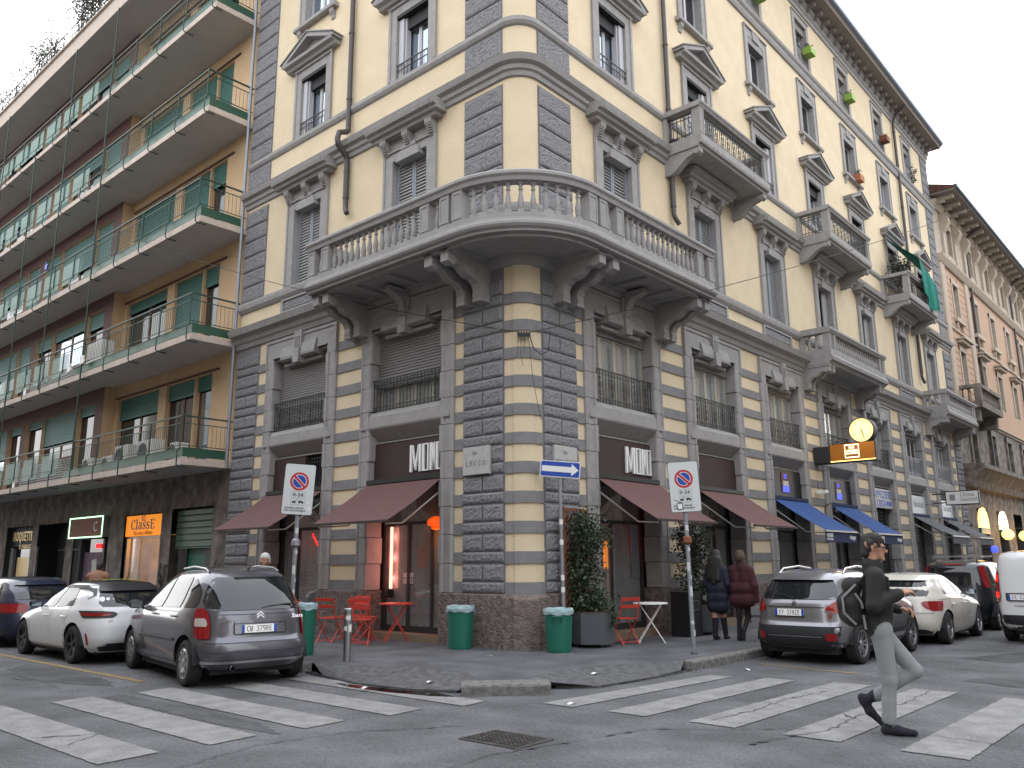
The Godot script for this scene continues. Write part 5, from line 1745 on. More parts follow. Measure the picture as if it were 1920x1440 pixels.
	# a balcony with balusters on the main floor
	stone_balcony_small(B, Transform3D(Basis.IDENTITY, Vector3(2.75, 8.45, 0)), 2.1)
	# arched shop openings, lit signs and globe lamps
	for a in [2.6, 6.8]:
		mb = MB.new()
		var arch = PackedVector2Array([Vector2(-1.0, 0.1), Vector2(1.0, 0.1), Vector2(1.0, 3.0)])
		for i in 9:
			arch.append(Vector2(cos(PI * i / 8), sin(PI * i / 8) * 0.95 + 3.0))
		mb.prism(arch, -0.35, -0.3)
		obj(mb, "shop_back", M.dark, B, Transform3D(Basis.IDENTITY, Vector3(a, 0, 0)))
		mb = MB.new()
		var sg = PackedVector2Array([Vector2(-0.85, 3.0), Vector2(0.85, 3.0)])
		for i in 9:
			sg.append(Vector2(cos(PI * i / 8) * 0.85, sin(PI * i / 8) * 0.85 + 3.1))
		mb.prism(sg, -0.05, 0.06)
		obj(mb, "lit_sign", M.sign_glow if a > 3 else M.lamp_warm, B, Transform3D(Basis.IDENTITY, Vector3(a, 0, 0)))
		inst(boxmesh("band sign", [[-0.86, 0.86, 2.72, 3.0, -0.05, 0.07]]), "green_band", M.bin_green, B, Transform3D(Basis.IDENTITY, Vector3(a, 0, 0)))
	for x in [[5.45, "globe lamp lit warm beside the nearer arched sign"], [9.45, "globe lamp lit warm, farther one beyond the arched signs"]]:
		var l = thing("globe_lamp", x[1], "wall lamp", Vector3(XR + 0.4, 2.74, -41.85 - x[0]), PI / 2, "globe lamps on the pink house")
		mb = MB.new()
		mb.lathe([[0.0, -0.27], [0.14, -0.23], [0.25, -0.1], [0.27, 0.0], [0.25, 0.1], [0.14, 0.23], [0.0, 0.27]], 14)
		obj(mb, "globe", M.lamp_warm, l)
		mb = MB.new()
		mb.tube([Vector3(0, 0.26, 0), Vector3(0, 0.4, -0.1), Vector3(0, 0.4, -0.38)], 0.02, 6)
		obj(mb, "arm", M.iron, l)
		lamp(Vector3(XR + 0.8, 2.74, -41.85 - x[0]), Color(1.0, 0.75, 0.4), 1.2, 0.25)
	# one more house closing the view
	var C = thing("gray_house", "plain gray house beyond the pink one at the right edge", "building", Vector3(XR, 0, -66.0), PI / 2)
	mb = MB.new()
	mb.box(0, 30, 0, 21, -10, 0)
	obj(mb, "wall", M.far_stone, C)
	mb = MB.new()
	mb.box(-0.2, 30, 21, 21.4, -10, 1.0)
	obj(mb, "eaves", M.soffit, C)
	for k in 7:
		for y in [1.0, 6.0, 10.0, 13.5, 17.0]:
			inst(boxmesh("gw", [[-0.5, 0.5, 0, 1.8, 0, 0.02]]), "window", M.glass_dark, C, Transform3D(Basis.IDENTITY, Vector3(2.5 + k * 3.9, y, 0)))


func stone_balcony_small(B: Node3D, xf: Transform3D, half: float):
	var b = node("balcony", B, xf)
	inst(boxmesh("psb %.1f" % half, [[-half, half, 0, 0.3, 0, 1.0], [-half + 0.2, -half + 0.5, -0.6, 0, 0, 0.8], [half - 0.5, half - 0.2, -0.6, 0, 0, 0.8]]), "slab", M.far_stone, b)
	inst(boxmesh("psr %.1f" % half, [[-half, half, 0.95, 1.12, 0.72, 1.0], [-half, -half + 0.26, 0.95, 1.12, 0, 0.72], [half - 0.26, half, 0.95, 1.12, 0, 0.72], [-half, -half + 0.3, 0.3, 0.95, 0.7, 0.98], [half - 0.3, half, 0.3, 0.95, 0.7, 0.98]]), "rail", M.far_stone, b)
	for i in 14:
		inst(baluster(0.65), "baluster", M.far_stone, b, Transform3D(Basis.IDENTITY, Vector3(lerpf(-half + 0.45, half - 0.45, i / 13.0), 0.3, 0.86)))
	for z in [0.2, 0.45]:
		inst(baluster(0.65), "baluster", M.far_stone, b, Transform3D(Basis.IDENTITY, Vector3(-half + 0.14, 0.3, z)))


# ---------------------------------------------------------------- the houses across the two streets: out of the frame, mirrored in car windows and shop glass
func houses_behind():
	for h in [["opposite_house", -60.0, -3.6, 4.6, 0.0, M.cream, 14.0], ["opposite_house", 4.6, 60.0, 4.8, 0.0, M.cream, 13.0], ["opposite_house", -60.0, -12.5, 5.6, PI / 2, M.cream, 14.0]]:
		var o = node(h[0], self)
		o.set_meta("kind", "structure")
		var mb = MB.new()
		var along = h[4] != 0.0
		if along:
			mb.box(h[3], h[3] + 12, 0, h[6], h[1], h[2])
		else:
			mb.box(h[1], h[2], 0, h[6], h[3], h[3] + 12)
		obj(mb, "wall", h[5], o)
		mb = MB.new()
		if along:
			mb.box(h[3] - 0.8, h[3] + 12, h[6], h[6] + 0.4, h[1], h[2])
		else:
			mb.box(h[1], h[2], h[6], h[6] + 0.4, h[3] - 0.8, h[3] + 12)
		obj(mb, "eaves", M.soffit, o)
		mb = MB.new()
		var n = int((h[2] - h[1]) / 3.6)
		for i in n:
			for y in [0.4, 5.0, 8.4, 11.8, 15.2]:
				if y + 2.0 > h[6]: continue
				var c = h[1] + 1.8 + i * 3.6
				var hh = 2.6 if y < 1 else 1.9
				if along:
					mb.box(h[3] - 0.03, h[3], y, y + hh, c - 0.6, c + 0.6)
				else:
					mb.box(c - 0.6, c + 0.6, y, y + hh, h[3] - 0.03, h[3])
		obj(mb, "windows", M.glass_dark, o)


# ---------------------------------------------------------------- shopfronts, awnings and boards of the corner building
func place(side: int, u: float, y := 0.0, w := 0.0) -> Transform3D:
	var o = lt(u, y, w) if side == 0 else rt(u, y, w)
	return Transform3D(o.basis, o.origin + Vector3(XR, 0, ZL))


func thing_at(called: String, label: String, category: String, xf: Transform3D, group := "") -> Node3D:
	var o = node(called, self, xf)
	tag(o, label, category, group)
	return o


# the tall outlined letters of the cafe sign, h high, standing on y = 0
func mono_letters(parent: Node3D, xf: Transform3D, h: float):
	var t = 0.022
	var d = 0.04
	var x = 0.0
	var bar2 = func(mb, x0, y0, x1, y1, w):
		var s = Vector2(x1 - x0, y1 - y0).normalized().orthogonal() * w / 2
		mb.prism(PackedVector2Array([Vector2(x0, y0) + s, Vector2(x0, y0) - s, Vector2(x1, y1) - s, Vector2(x1, y1) + s]), 0, d)
	var m = MB.new()
	m.box(0, 0.035, 0, h, 0, d); m.box(0.185, 0.22, 0, h, 0, d)
	bar2.call(m, 0.045, h * 0.99, 0.11, 0.03, t); bar2.call(m, 0.175, h * 0.99, 0.11, 0.03, t)
	obj(m, "letter", M.letter_white, parent, xf)
	for k in 2:
		m = MB.new()
		var o = 0.255 + k * 0.28
		m.box(o, o + 0.035, 0, h, 0, d); m.box(o + 0.10, o + 0.122, 0, h, 0, d); m.box(o + 0.035, o + 0.10, h - t, h, 0, d); m.box(o + 0.035, o + 0.10, 0, t, 0, d)
		obj(m, "letter", M.letter_white, parent, xf)
		if k == 0:
			m = MB.new()
			o = 0.41
			m.box(o, o + 0.035, 0, h, 0, d); m.box(o + 0.075, o + 0.097, 0, h, 0, d)
			bar2.call(m, o + 0.04, h * 0.99, o + 0.088, 0.01, t)
			obj(m, "letter", M.letter_white, parent, xf)


# sloping awning hung from y 3.2, its lip at (out, y1)
func awning(label: String, xf: Transform3D, half: float, out: float, y0: float, y1: float, cloth: Material, skirt: Material, drop: float, group: String) -> Node3D:
	var a = thing_at("awning", label, "awning", xf, group)
	var mb = MB.new()
	var n = 8
	var w0 = 0.04
	for i in n:
		for k in 6:
			var p = func(t, s):
				var sag = 0.035 * sin(PI * t) * (1.0 - 0.25 * cos(s * 11.0))
				return Vector3(lerpf(-half, half, s), lerpf(y0, y1, t) - sag, lerpf(w0, out, t))
			var t0 = float(i) / n; var t1 = float(i + 1) / n; var s0 = float(k) / 6; var s1 = float(k + 1) / 6
			mb.quad(p.call(t1, s0), p.call(t1, s1), p.call(t0, s1), p.call(t0, s0))
	obj(mb, "canvas", cloth, a)
	mb = MB.new()
	mb.box(-half - 0.02, half + 0.02, y0 + 0.0, y0 + 0.09, -0.1, 0.08)
	obj(mb, "cassette", M.black if drop < 0.2 else M.navy_cloth, a)
	mb = MB.new()
	mb.box(-half - 0.01, half + 0.01, y1 - 0.045, y1 - 0.002, out - 0.025, out + 0.03)
	obj(mb, "front_bar", M.alu if drop >= 0.2 else M.brown_panel, a)
	if drop > 0.05:
		mb = MB.new()
		mb.box(-half, half, y1 - 0.05 - drop, y1 - 0.046, out - 0.004, out + 0.004)
		obj(mb, "valance", skirt, a)
	for s in [-1.0, 1.0]:
		mb = MB.new()
		mb.tube([Vector3(s * half * 0.9, y1 - 0.07, out - 0.05), Vector3(s * half * 0.72, y1 - 0.03, out * 0.55), Vector3(s * half * 0.9, y0 - 0.28, 0.02)], 0.018, 6)
		obj(mb, "folding_arm", M.alu, a)
	return a


# a glazed front set back in bay c; returns its node
func glazed_front(xf: Transform3D, label: String, mullions: Array, step := true) -> Node3D:
	var s = thing_at("shopfront", label, "shopfront", xf)
	var z = -0.42
	var list = [[-1.06, -0.98, 0.14, 3.2, z - 0.04, z + 0.04], [0.98, 1.06, 0.14, 3.2, z - 0.04, z + 0.04], [-0.98, 0.98, 3.12, 3.2, z - 0.04, z + 0.04], [-0.98, 0.98, 2.36, 2.42, z - 0.035, z + 0.035], [-0.98, 0.98, 0.24, 0.36, z - 0.03, z + 0.03]]
	for m in mullions:
		list.append([m - 0.035, m + 0.035, 0.36, 2.36, z - 0.035, z + 0.035])
	for k in list.size():
		inst(boxmesh("shopframe %d %s" % [k, str(list[k])], [list[k]]), "frame", M.iron, s)
	var cuts = [-0.98] + mullions + [0.98]
	for k in cuts.size() - 1:
		inst(boxmesh("shopglass %.2f %.2f" % [cuts[k], cuts[k + 1]], [[cuts[k] + 0.03, cuts[k + 1] - 0.03, 0.36, 2.36, z - 0.004, z + 0.002]]), "pane", M.glass_clear, s)
	inst(boxmesh("transom glass", [[-0.98, 0.98, 2.42, 3.12, z - 0.004, z + 0.002]]), "pane", M.glass_clear, s)
	if step:
		inst(boxmesh("step", [[-1.06, 1.06, 0.1, 0.24, -0.5, -0.02]]), "doorstep", M.wood_step, s)
	inst(boxmesh("shop floor", [[-1.9, 1.9, 0.1, 0.2, -3.2, -0.5]]), "floor", M.brown_panel, s)
	inst(boxmesh("shop ceiling", [[-1.9, 1.9, 3.3, 3.36, -3.2, -0.3]]), "ceiling", M.brown_panel, s)
	inst(boxmesh("shop back", [[-1.9, 1.9, 0.1, 3.4, -3.2, -3.1]]), "back_wall", M.brown_panel, s)
	inst(boxmesh("shop sides", [[-1.95, -1.9, 0.1, 3.4, -3.2, -0.4], [1.9, 1.95, 0.1, 3.4, -3.2, -0.4]]), "side_walls", M.brown_panel, s)
	return s


# a pendant with a round amber shade
func pendant(xf: Transform3D, label: String, y: float):
	var l = thing_at("pendant_lamp", label, "lamp", xf, "pendant lamps in the cafe")
	var mb = MB.new()
	mb.lathe([[0.0, y - 0.14], [0.09, y - 0.12], [0.10, y - 0.06], [0.17, y - 0.05], [0.18, y - 0.01], [0.17, y + 0.04], [0.12, y + 0.09], [0.05, y + 0.12], [0.0, y + 0.13]], 16)
	obj(mb, "lamp_shade", M.lamp_orange, l)
	mb = MB.new()
	mb.tube([Vector3(0, y + 0.12, 0), Vector3(0, 3.3, 0)], 0.008, 4)
	obj(mb, "cord", M.black, l)
	lamp(xf * Vector3(0, y - 0.3, 0), Color(1.0, 0.6, 0.3), 0.10, 0.12)


func shopfronts():
	var brown = "brown awnings of the corner cafe"
	# the cafe: two bays on each street
	var names = [[0, 3.23, "nearest the corner on the left street"], [0, 7.05, "farther from the corner on the left street, behind the parking sign"], [1, 3.23, "nearest the corner on the right street, beside the ivy planter"], [1, 7.2, "second from the corner on the right street, above the two women"]]
	for k in 4:
		var q = names[k]
		var xf = place(q[0], q[1])
		var s = glazed_front(xf, ["glass cafe door with a pink light tube, bay on the left street nearest the corner", "dark cafe window with a red neon line, second bay on the left street", "cafe entrance with orange lamp and neon behind the ivy planter, right street", "dark cafe window with honeycomb screen behind the two women"][k], [[-0.28, 0.42], [-0.35], [-0.1], [0.35]][k])
		# brown board above
		var f = thing_at("cafe_sign_board", "dark brown cafe sign board " + ["reading MONO on the left street", "without letters, half covered by the parking sign on the left", "reading MONO on the right street", "without letters, right of the right-hand MONO board"][k], "sign", xf, "brown boards over the cafe")
		if k == 1:
			inst(boxmesh("board half", [[-1.09, 0.2, 3.30, 4.05, -0.2, -0.1]]), "board", M.brown_panel, f)
			inst(boxmesh("board gap", [[0.2, 1.09, 3.30, 4.05, -0.5, -0.4]]), "recess", M.dark, f)
			inst(iron_panel(0.86, 0.7, 0.1, 3), "grille", M.iron, f, Transform3D(Basis.IDENTITY, Vector3(0.65, 3.3, -0.2)))
		else:
			inst(boxmesh("board", [[-1.09, 1.09, 3.30, 4.05, -0.2, -0.1]]), "board", M.brown_panel, f)
		if k in [0, 2]:
			mono_letters(f, Transform3D(Basis.from_scale(Vector3(1.45, 1.1, 1.0)), Vector3(0.08, 3.39, -0.1)), 0.50)
		awning("brown canvas awning " + q[2], xf, 1.13, 1.36, 3.2, 2.36, M.brown_cloth, M.brown_cloth, 0.0, brown)
		# pulled curtains, screens and furniture inside
		if k == 3:
			var mb = MB.new()
			for i in 7:
				for j in 9:
					var c = Vector2(-0.8 + i * 0.2 + (0.1 if j % 2 else 0.0), 0.6 + j * 0.26)
					var ring = []
					for h in 7:
						ring.append(Vector3(c.x + 0.1 * cos(TAU * h / 6.0 + PI / 6), c.y + 0.14 * sin(TAU * h / 6.0 + PI / 6), -0.8))
					mb.tube(ring, 0.012, 4, false)
			obj(mb, "honeycomb_screen", mat("screen_gold", lin(0.13, 0.09, 0.04), 0.5), s)
			for x in [0.5, 0.62, 0.75, 0.87]:
				inst(boxmesh("drape strip", [[-0.05, 0.05, 0.3, 3.1, -0.62, -0.56]]), "curtain", M.trellis, s, Transform3D(Basis.IDENTITY, Vector3(x, 0, 0)))
		if k == 1:
			var mb = MB.new()
			for i in 34:
				mb.box(-0.96 + i * 0.057, -0.953 + i * 0.057, 0.4, 2.9, -0.56, -0.55)
			for i in 30:
				mb.box(-0.96, 0.96, 0.4 + i * 0.083, 0.406 + i * 0.083, -0.56, -0.55)
			obj(mb, "wire_mesh", M.trellis, s)
	# lit tubes
	var tb = thing_at("light_tube", "glowing pink white light tube standing inside the left cafe door", "light", place(0, 3.98))
	var mb = MB.new()
	for k in 3:
		mb = MB.new()
		mb.tube([Vector3(0, 1.08 + k * 0.417, -0.34), Vector3(0, 1.494 + k * 0.417, -0.34)], 0.03, 8)
		obj(mb, "tube", M.tube_pink, tb)
	mb = MB.new()
	mb.box(-0.05, 0.05, 0.9, 1.07, -0.38, -0.3); mb.box(-0.05, 0.05, 2.34, 2.4, -0.38, -0.3)
	obj(mb, "holder", M.black, tb)
	for y in [1.28, 1.70, 2.12]:
		lamp(place(0, 3.98, y, -0.34).origin, Color(1.0, 0.6, 0.55), 0.04, 0.02)
	tb = thing_at("neon_line", "slanting red neon line in the second left cafe window", "light", place(0, 6.98))
	mb = MB.new()
	mb.tube([Vector3(-0.2, 2.28, -0.62), Vector3(0.2, 1.82, -0.62)], 0.022, 8)
	obj(mb, "tube", M.tube_red, tb)
	lamp(place(0, 6.98, 2.05, -0.75).origin, Color(1.0, 0.05, 0.08), 0.06, 0.06)
	tb = thing_at("neon_line", "upright orange neon strip on a dark board in the right cafe entrance", "light", place(1, 3.55))
	mb = MB.new()
	mb.tube([Vector3(0.02, 1.72, -0.86), Vector3(-0.03, 2.3, -0.86)], 0.02, 8)
	obj(mb, "tube", M.tube_orange, tb)
	inst(boxmesh("neon board", [[-0.14, 0.14, 1.68, 2.34, -0.92, -0.9]]), "board", M.brown_panel, tb)
	lamp(place(1, 3.55, 2.0, -0.78).origin, Color(1.0, 0.25, 0.1), 0.05, 0.06)
	pendant(place(0, 2.45, 0, -0.16), "amber glass pendant lamp hanging under the left cafe awning", 2.36)
	pendant(place(1, 2.7, 0, -1.0), "round amber pendant lamp inside the right cafe entrance", 2.1)
	# lettering on the door, a poster, a bar stool row and the lounge behind the glass
	var dl = thing_at("window_lettering", "small white lettering reading RAINBOW DISTRICT on the cafe glass", "lettering", place(0, 3.52, 1.28, -0.412))
	letters("RAINBOW", 0.10, 0.30, M.letter_white, dl, Transform3D(Basis.IDENTITY, Vector3(0, 0.07, 0)), "lettering", "Droid Sans", 700, 0.002)
	letters("DISTRICT", 0.10, 0.30, M.letter_white, dl, Transform3D(Basis.IDENTITY, Vector3(0, -0.05, 0)), "lettering", "Droid Sans", 700, 0.002)
	inst(boxmesh("notice", [[-0.14, 0.14, 0.2, 0.62, -0.02, -0.01]]), "notice", M.trellis, dl, Transform3D(Basis.IDENTITY, Vector3(0.4, 0, 0)))
	var bench = thing_at("window_bench", "low purple upholstered bench behind the left cafe glass", "bench", place(0, 3.3, 0.2, -0.85))
	inst(boxmesh("bench seat", [[-0.7, 0.55, 0.34, 0.48, -0.2, 0.2]]), "seat", mat("purple", lin(0.10, 0.035, 0.12), 0.9), bench)
	inst(boxmesh("bench legs", [[-0.68, -0.64, 0, 0.34, -0.18, -0.14]]), "leg", M.black, bench)
	inst(boxmesh("bench legs2", [[0.50, 0.54, 0, 0.34, -0.18, -0.14]]), "leg", M.black, bench)
	for st in [[3.55, "black framed cafe chair left behind the glass beside the door"], [2.95, "black framed cafe chair right behind the glass beside the door"]]:
		var ch = thing_at("cafe_chair", st[1], "chair", place(0, st[0], 0.2, -0.62))
		for q in [[-0.2, 0.95], [0.2, 0.95]]:
			mb = MB.new()
			mb.box(q[0] - 0.012, q[0] + 0.012, 0, q[1], 0.1, 0.124)
			obj(mb, "leg", M.black, ch)
		inst(boxmesh("cafe back", [[-0.2, 0.2, 0.93, 0.95, 0.1, 0.12]]), "top_rail", M.black, ch)
		inst(boxmesh("cafe seat", [[-0.2, 0.2, 0.44, 0.5, -0.25, 0.12]]), "seat", M.maroon, ch)
	var pil = thing_at("cushions", "orange cushion heap at the far wall of the cafe, seen through the door", "cushion", place(0, 2.35, 0.2, -1.5))
	mb = MB.new()
	mb.lathe([[0.0, 0.6], [0.3, 0.66], [0.36, 0.85], [0.28, 1.05], [0.1, 1.15], [0.0, 1.16]], 14)
	obj(mb, "cushion", M.trellis, pil)
	# shelf of bright bottles and papers in the right entrance
	for c in [[2.62, 0.55, 0.42, "sign_red"], [2.62, 1.0, 0.1, "sign_blue"], [2.62, 1.12, 0.25, "red_paint"], [2.62, 1.42, 0.06, "tube_orange"], [3.2, 1.35, 0.55, "amber_sign"], [3.3, 0.75, 0.5, "marble"]]:
		mb = MB.new()
		mb.box(-0.22 if c[0] < 3 else -0.07, 0.22 if c[0] < 3 else 0.12, 0, c[2], -0.05, 0)
		var o = obj(mb, "door_poster", M[c[3]], self, place(1, c[0], c[1] + 0.1, -0.55))
		tag(o, {0.55: "red poster low behind the right cafe door", 1.0: "narrow blue strip between red posters behind the right cafe door", 1.12: "red poster with blue strip under it behind the right cafe door", 1.42: "thin glowing orange strip behind the ivy at the right cafe door", 1.35: "yellow poster on the right cafe door", 0.75: "white sheet low on the right cafe door"}[c[1]], "poster")
	var menu = thing_at("menu_board", "tall narrow dim menu board right of the right cafe door", "menu board", place(1, 4.0, 1.25, -0.40))
	inst(boxmesh("menu", [[-0.14, 0.14, 0, 1.1, 0, 0.02]]), "board", M.zinc, menu)
	# the optician's two bays: black boards with lit panels, blue awnings
	for k in 2:
		var u = [11.25, 15.25][k]
		var xf = place(1, u)
		var s = glazed_front(xf, ["dark blue glazed shop entrance under the nearer blue awning", "dark glazed shop window with a white notice under the farther blue awning"][k], [[0.0], [-0.4, 0.45]][k])
		var f = thing_at("shop_sign_board", ["glossy black shop board with a lit blue panel, nearer one", "glossy black shop board with a lit blue panel, farther one beside the clock"][k], "sign", xf, "black boards over the blue awnings")
		inst(boxmesh("black board", [[-1.09, 1.09, 3.32, 4.05, -0.2, -0.09]]), "board", M.black, f)
		inst(boxmesh("screen edge", [[-0.26, 0.26, 3.42, 3.98, -0.09, -0.075]]), "screen_frame", M.wood, f)
		inst(boxmesh("lit screen", [[-0.2, 0.2, 3.44, 3.60, -0.075, -0.07]]), "lit_screen", M.blue_screen, f)
		letters("GENERIS", 0.13, 0.36, M.letter_white, f, Transform3D(Basis.IDENTITY, Vector3(0, 3.68, -0.074)), "lettering", "Droid Sans", 700)
		letters("SUI", 0.12, 0.16, M.blue_screen, f, Transform3D(Basis.IDENTITY, Vector3(-0.02, 3.87, -0.074)), "lit_lettering", "Droid Sans", 700)
		var a = awning(["bright blue awning with navy valance, nearer of two", "bright blue awning with navy valance, farther one right of the walking man's head"][k], xf, 1.12, 1.34, 3.2, 2.34, M.blue_cloth, M.navy_cloth, 0.26, "blue awnings of the optician")
		letters("SUI GENERIS", 0.09, 0.42, M.letter_white, a, Transform3D(Basis.IDENTITY, Vector3(-0.82, 2.21, 1.346)), "lettering", "Droid Sans", 700, 0.002)
		letters("OTTICA", 0.06, 0.42, M.letter_white, a, Transform3D(Basis.IDENTITY, Vector3(-0.82, 2.11, 1.346)), "lettering", "Droid Sans", 700, 0.002)
		letters("tiago", 0.14, 0.42, M.letter_white, a, Transform3D(Basis.IDENTITY, Vector3(0.8, 2.16, 1.346)), "lettering", "Droid Sans", 700, 0.002)
		if k == 1:
			inst(boxmesh("notice2", [[-0.95, -0.6, 1.05, 1.5, -0.41, -0.4]]), "notice", M.white, s)
			inst(boxmesh("notice3", [[-0.9, -0.66, 1.38, 1.43, -0.4, -0.398]]), "notice_print", M.sign_red, s)
	# the wallpaper and upholstery shop with its lattice gate
	var xf5 = place(1, 19.25)
	var f5 = thing_at("shop_sign_board", "white painted board reading TAPPEZZIERE IN CARTA in blue capitals", "sign", xf5)
	inst(boxmesh("white board", [[-1.09, 1.09, 3.34, 4.0, -0.2, -0.05]]), "board", M.marble, f5)
	letters("TAPPEZZIERE", 0.25, 1.98, M.sign_blue, f5, Transform3D(Basis.IDENTITY, Vector3(0, 3.81, -0.05)), "lettering", "Droid Sans", 700)
	letters("IN CARTA", 0.25, 1.3, M.sign_blue, f5, Transform3D(Basis.IDENTITY, Vector3(-0.34, 3.50, -0.05)), "lettering", "Droid Sans", 700)
	mb = MB.new()
	mb.prism(PackedVector2Array([Vector2(0.42, 3.42), Vector2(0.9, 3.42), Vector2(0.96, 3.5), Vector2(0.9, 3.59), Vector2(0.42, 3.59), Vector2(0.36, 3.5)]), -0.05, -0.045)
	obj(mb, "cartouche", M.sign_blue, f5)
	var g5 = thing_at("lattice_gate", "dark folding lattice gate closed in front of the wallpaper shop", "gate", xf5)
	mb = MB.new()
	for i in 26:
		mb.box(-1.08, 1.08, 0.2 + i * 0.12, 0.215 + i * 0.12, -0.24, -0.225)
	for i in 17:
		mb.box(-1.08 + i * 0.135, -1.066 + i * 0.135, 0.2, 3.3, -0.23, -0.215)
	obj(mb, "grating", M.iron, g5)
	inst(boxmesh("gate back", [[-1.1, 1.1, 0.1, 3.34, -0.5, -0.45]]), "glass", M.glass_dark, g5)
	# the two bays with pale boards and gray awnings
	for k in 2:
		var u = [23.3, 27.3][k]
		var xf = place(1, u)
		var f = thing_at("shop_sign_board", ["pale gray board with faint script over the nearer gray awning", "pale gray board with faint script over the farther gray awning"][k], "sign", xf, "pale boards over the gray awnings")
		inst(boxmesh("pale board", [[-1.09, 1.09, 3.30, 3.98, -0.2, -0.06]]), "board", M.sign_white, f)
		letters("China Gourmet", 0.24, 1.2, M.zinc, f, Transform3D(Basis.IDENTITY, Vector3(0.2, 3.66, -0.06)), "lettering", "Droid Serif")
		inst(roller(1.09, 0.16, 3.2, 0.11), "roller_shutter", M.iron, f, Transform3D(Basis.IDENTITY, Vector3(0, 0, -0.25)))
		awning(["dark gray awning, nearer of the two past the lattice gate", "dark gray awning at the far end of the corner building"][k], xf, 1.12, 1.34, 3.18, 2.42, M.gray_cloth, M.gray_cloth, 0.24, "gray awnings of the eatery")


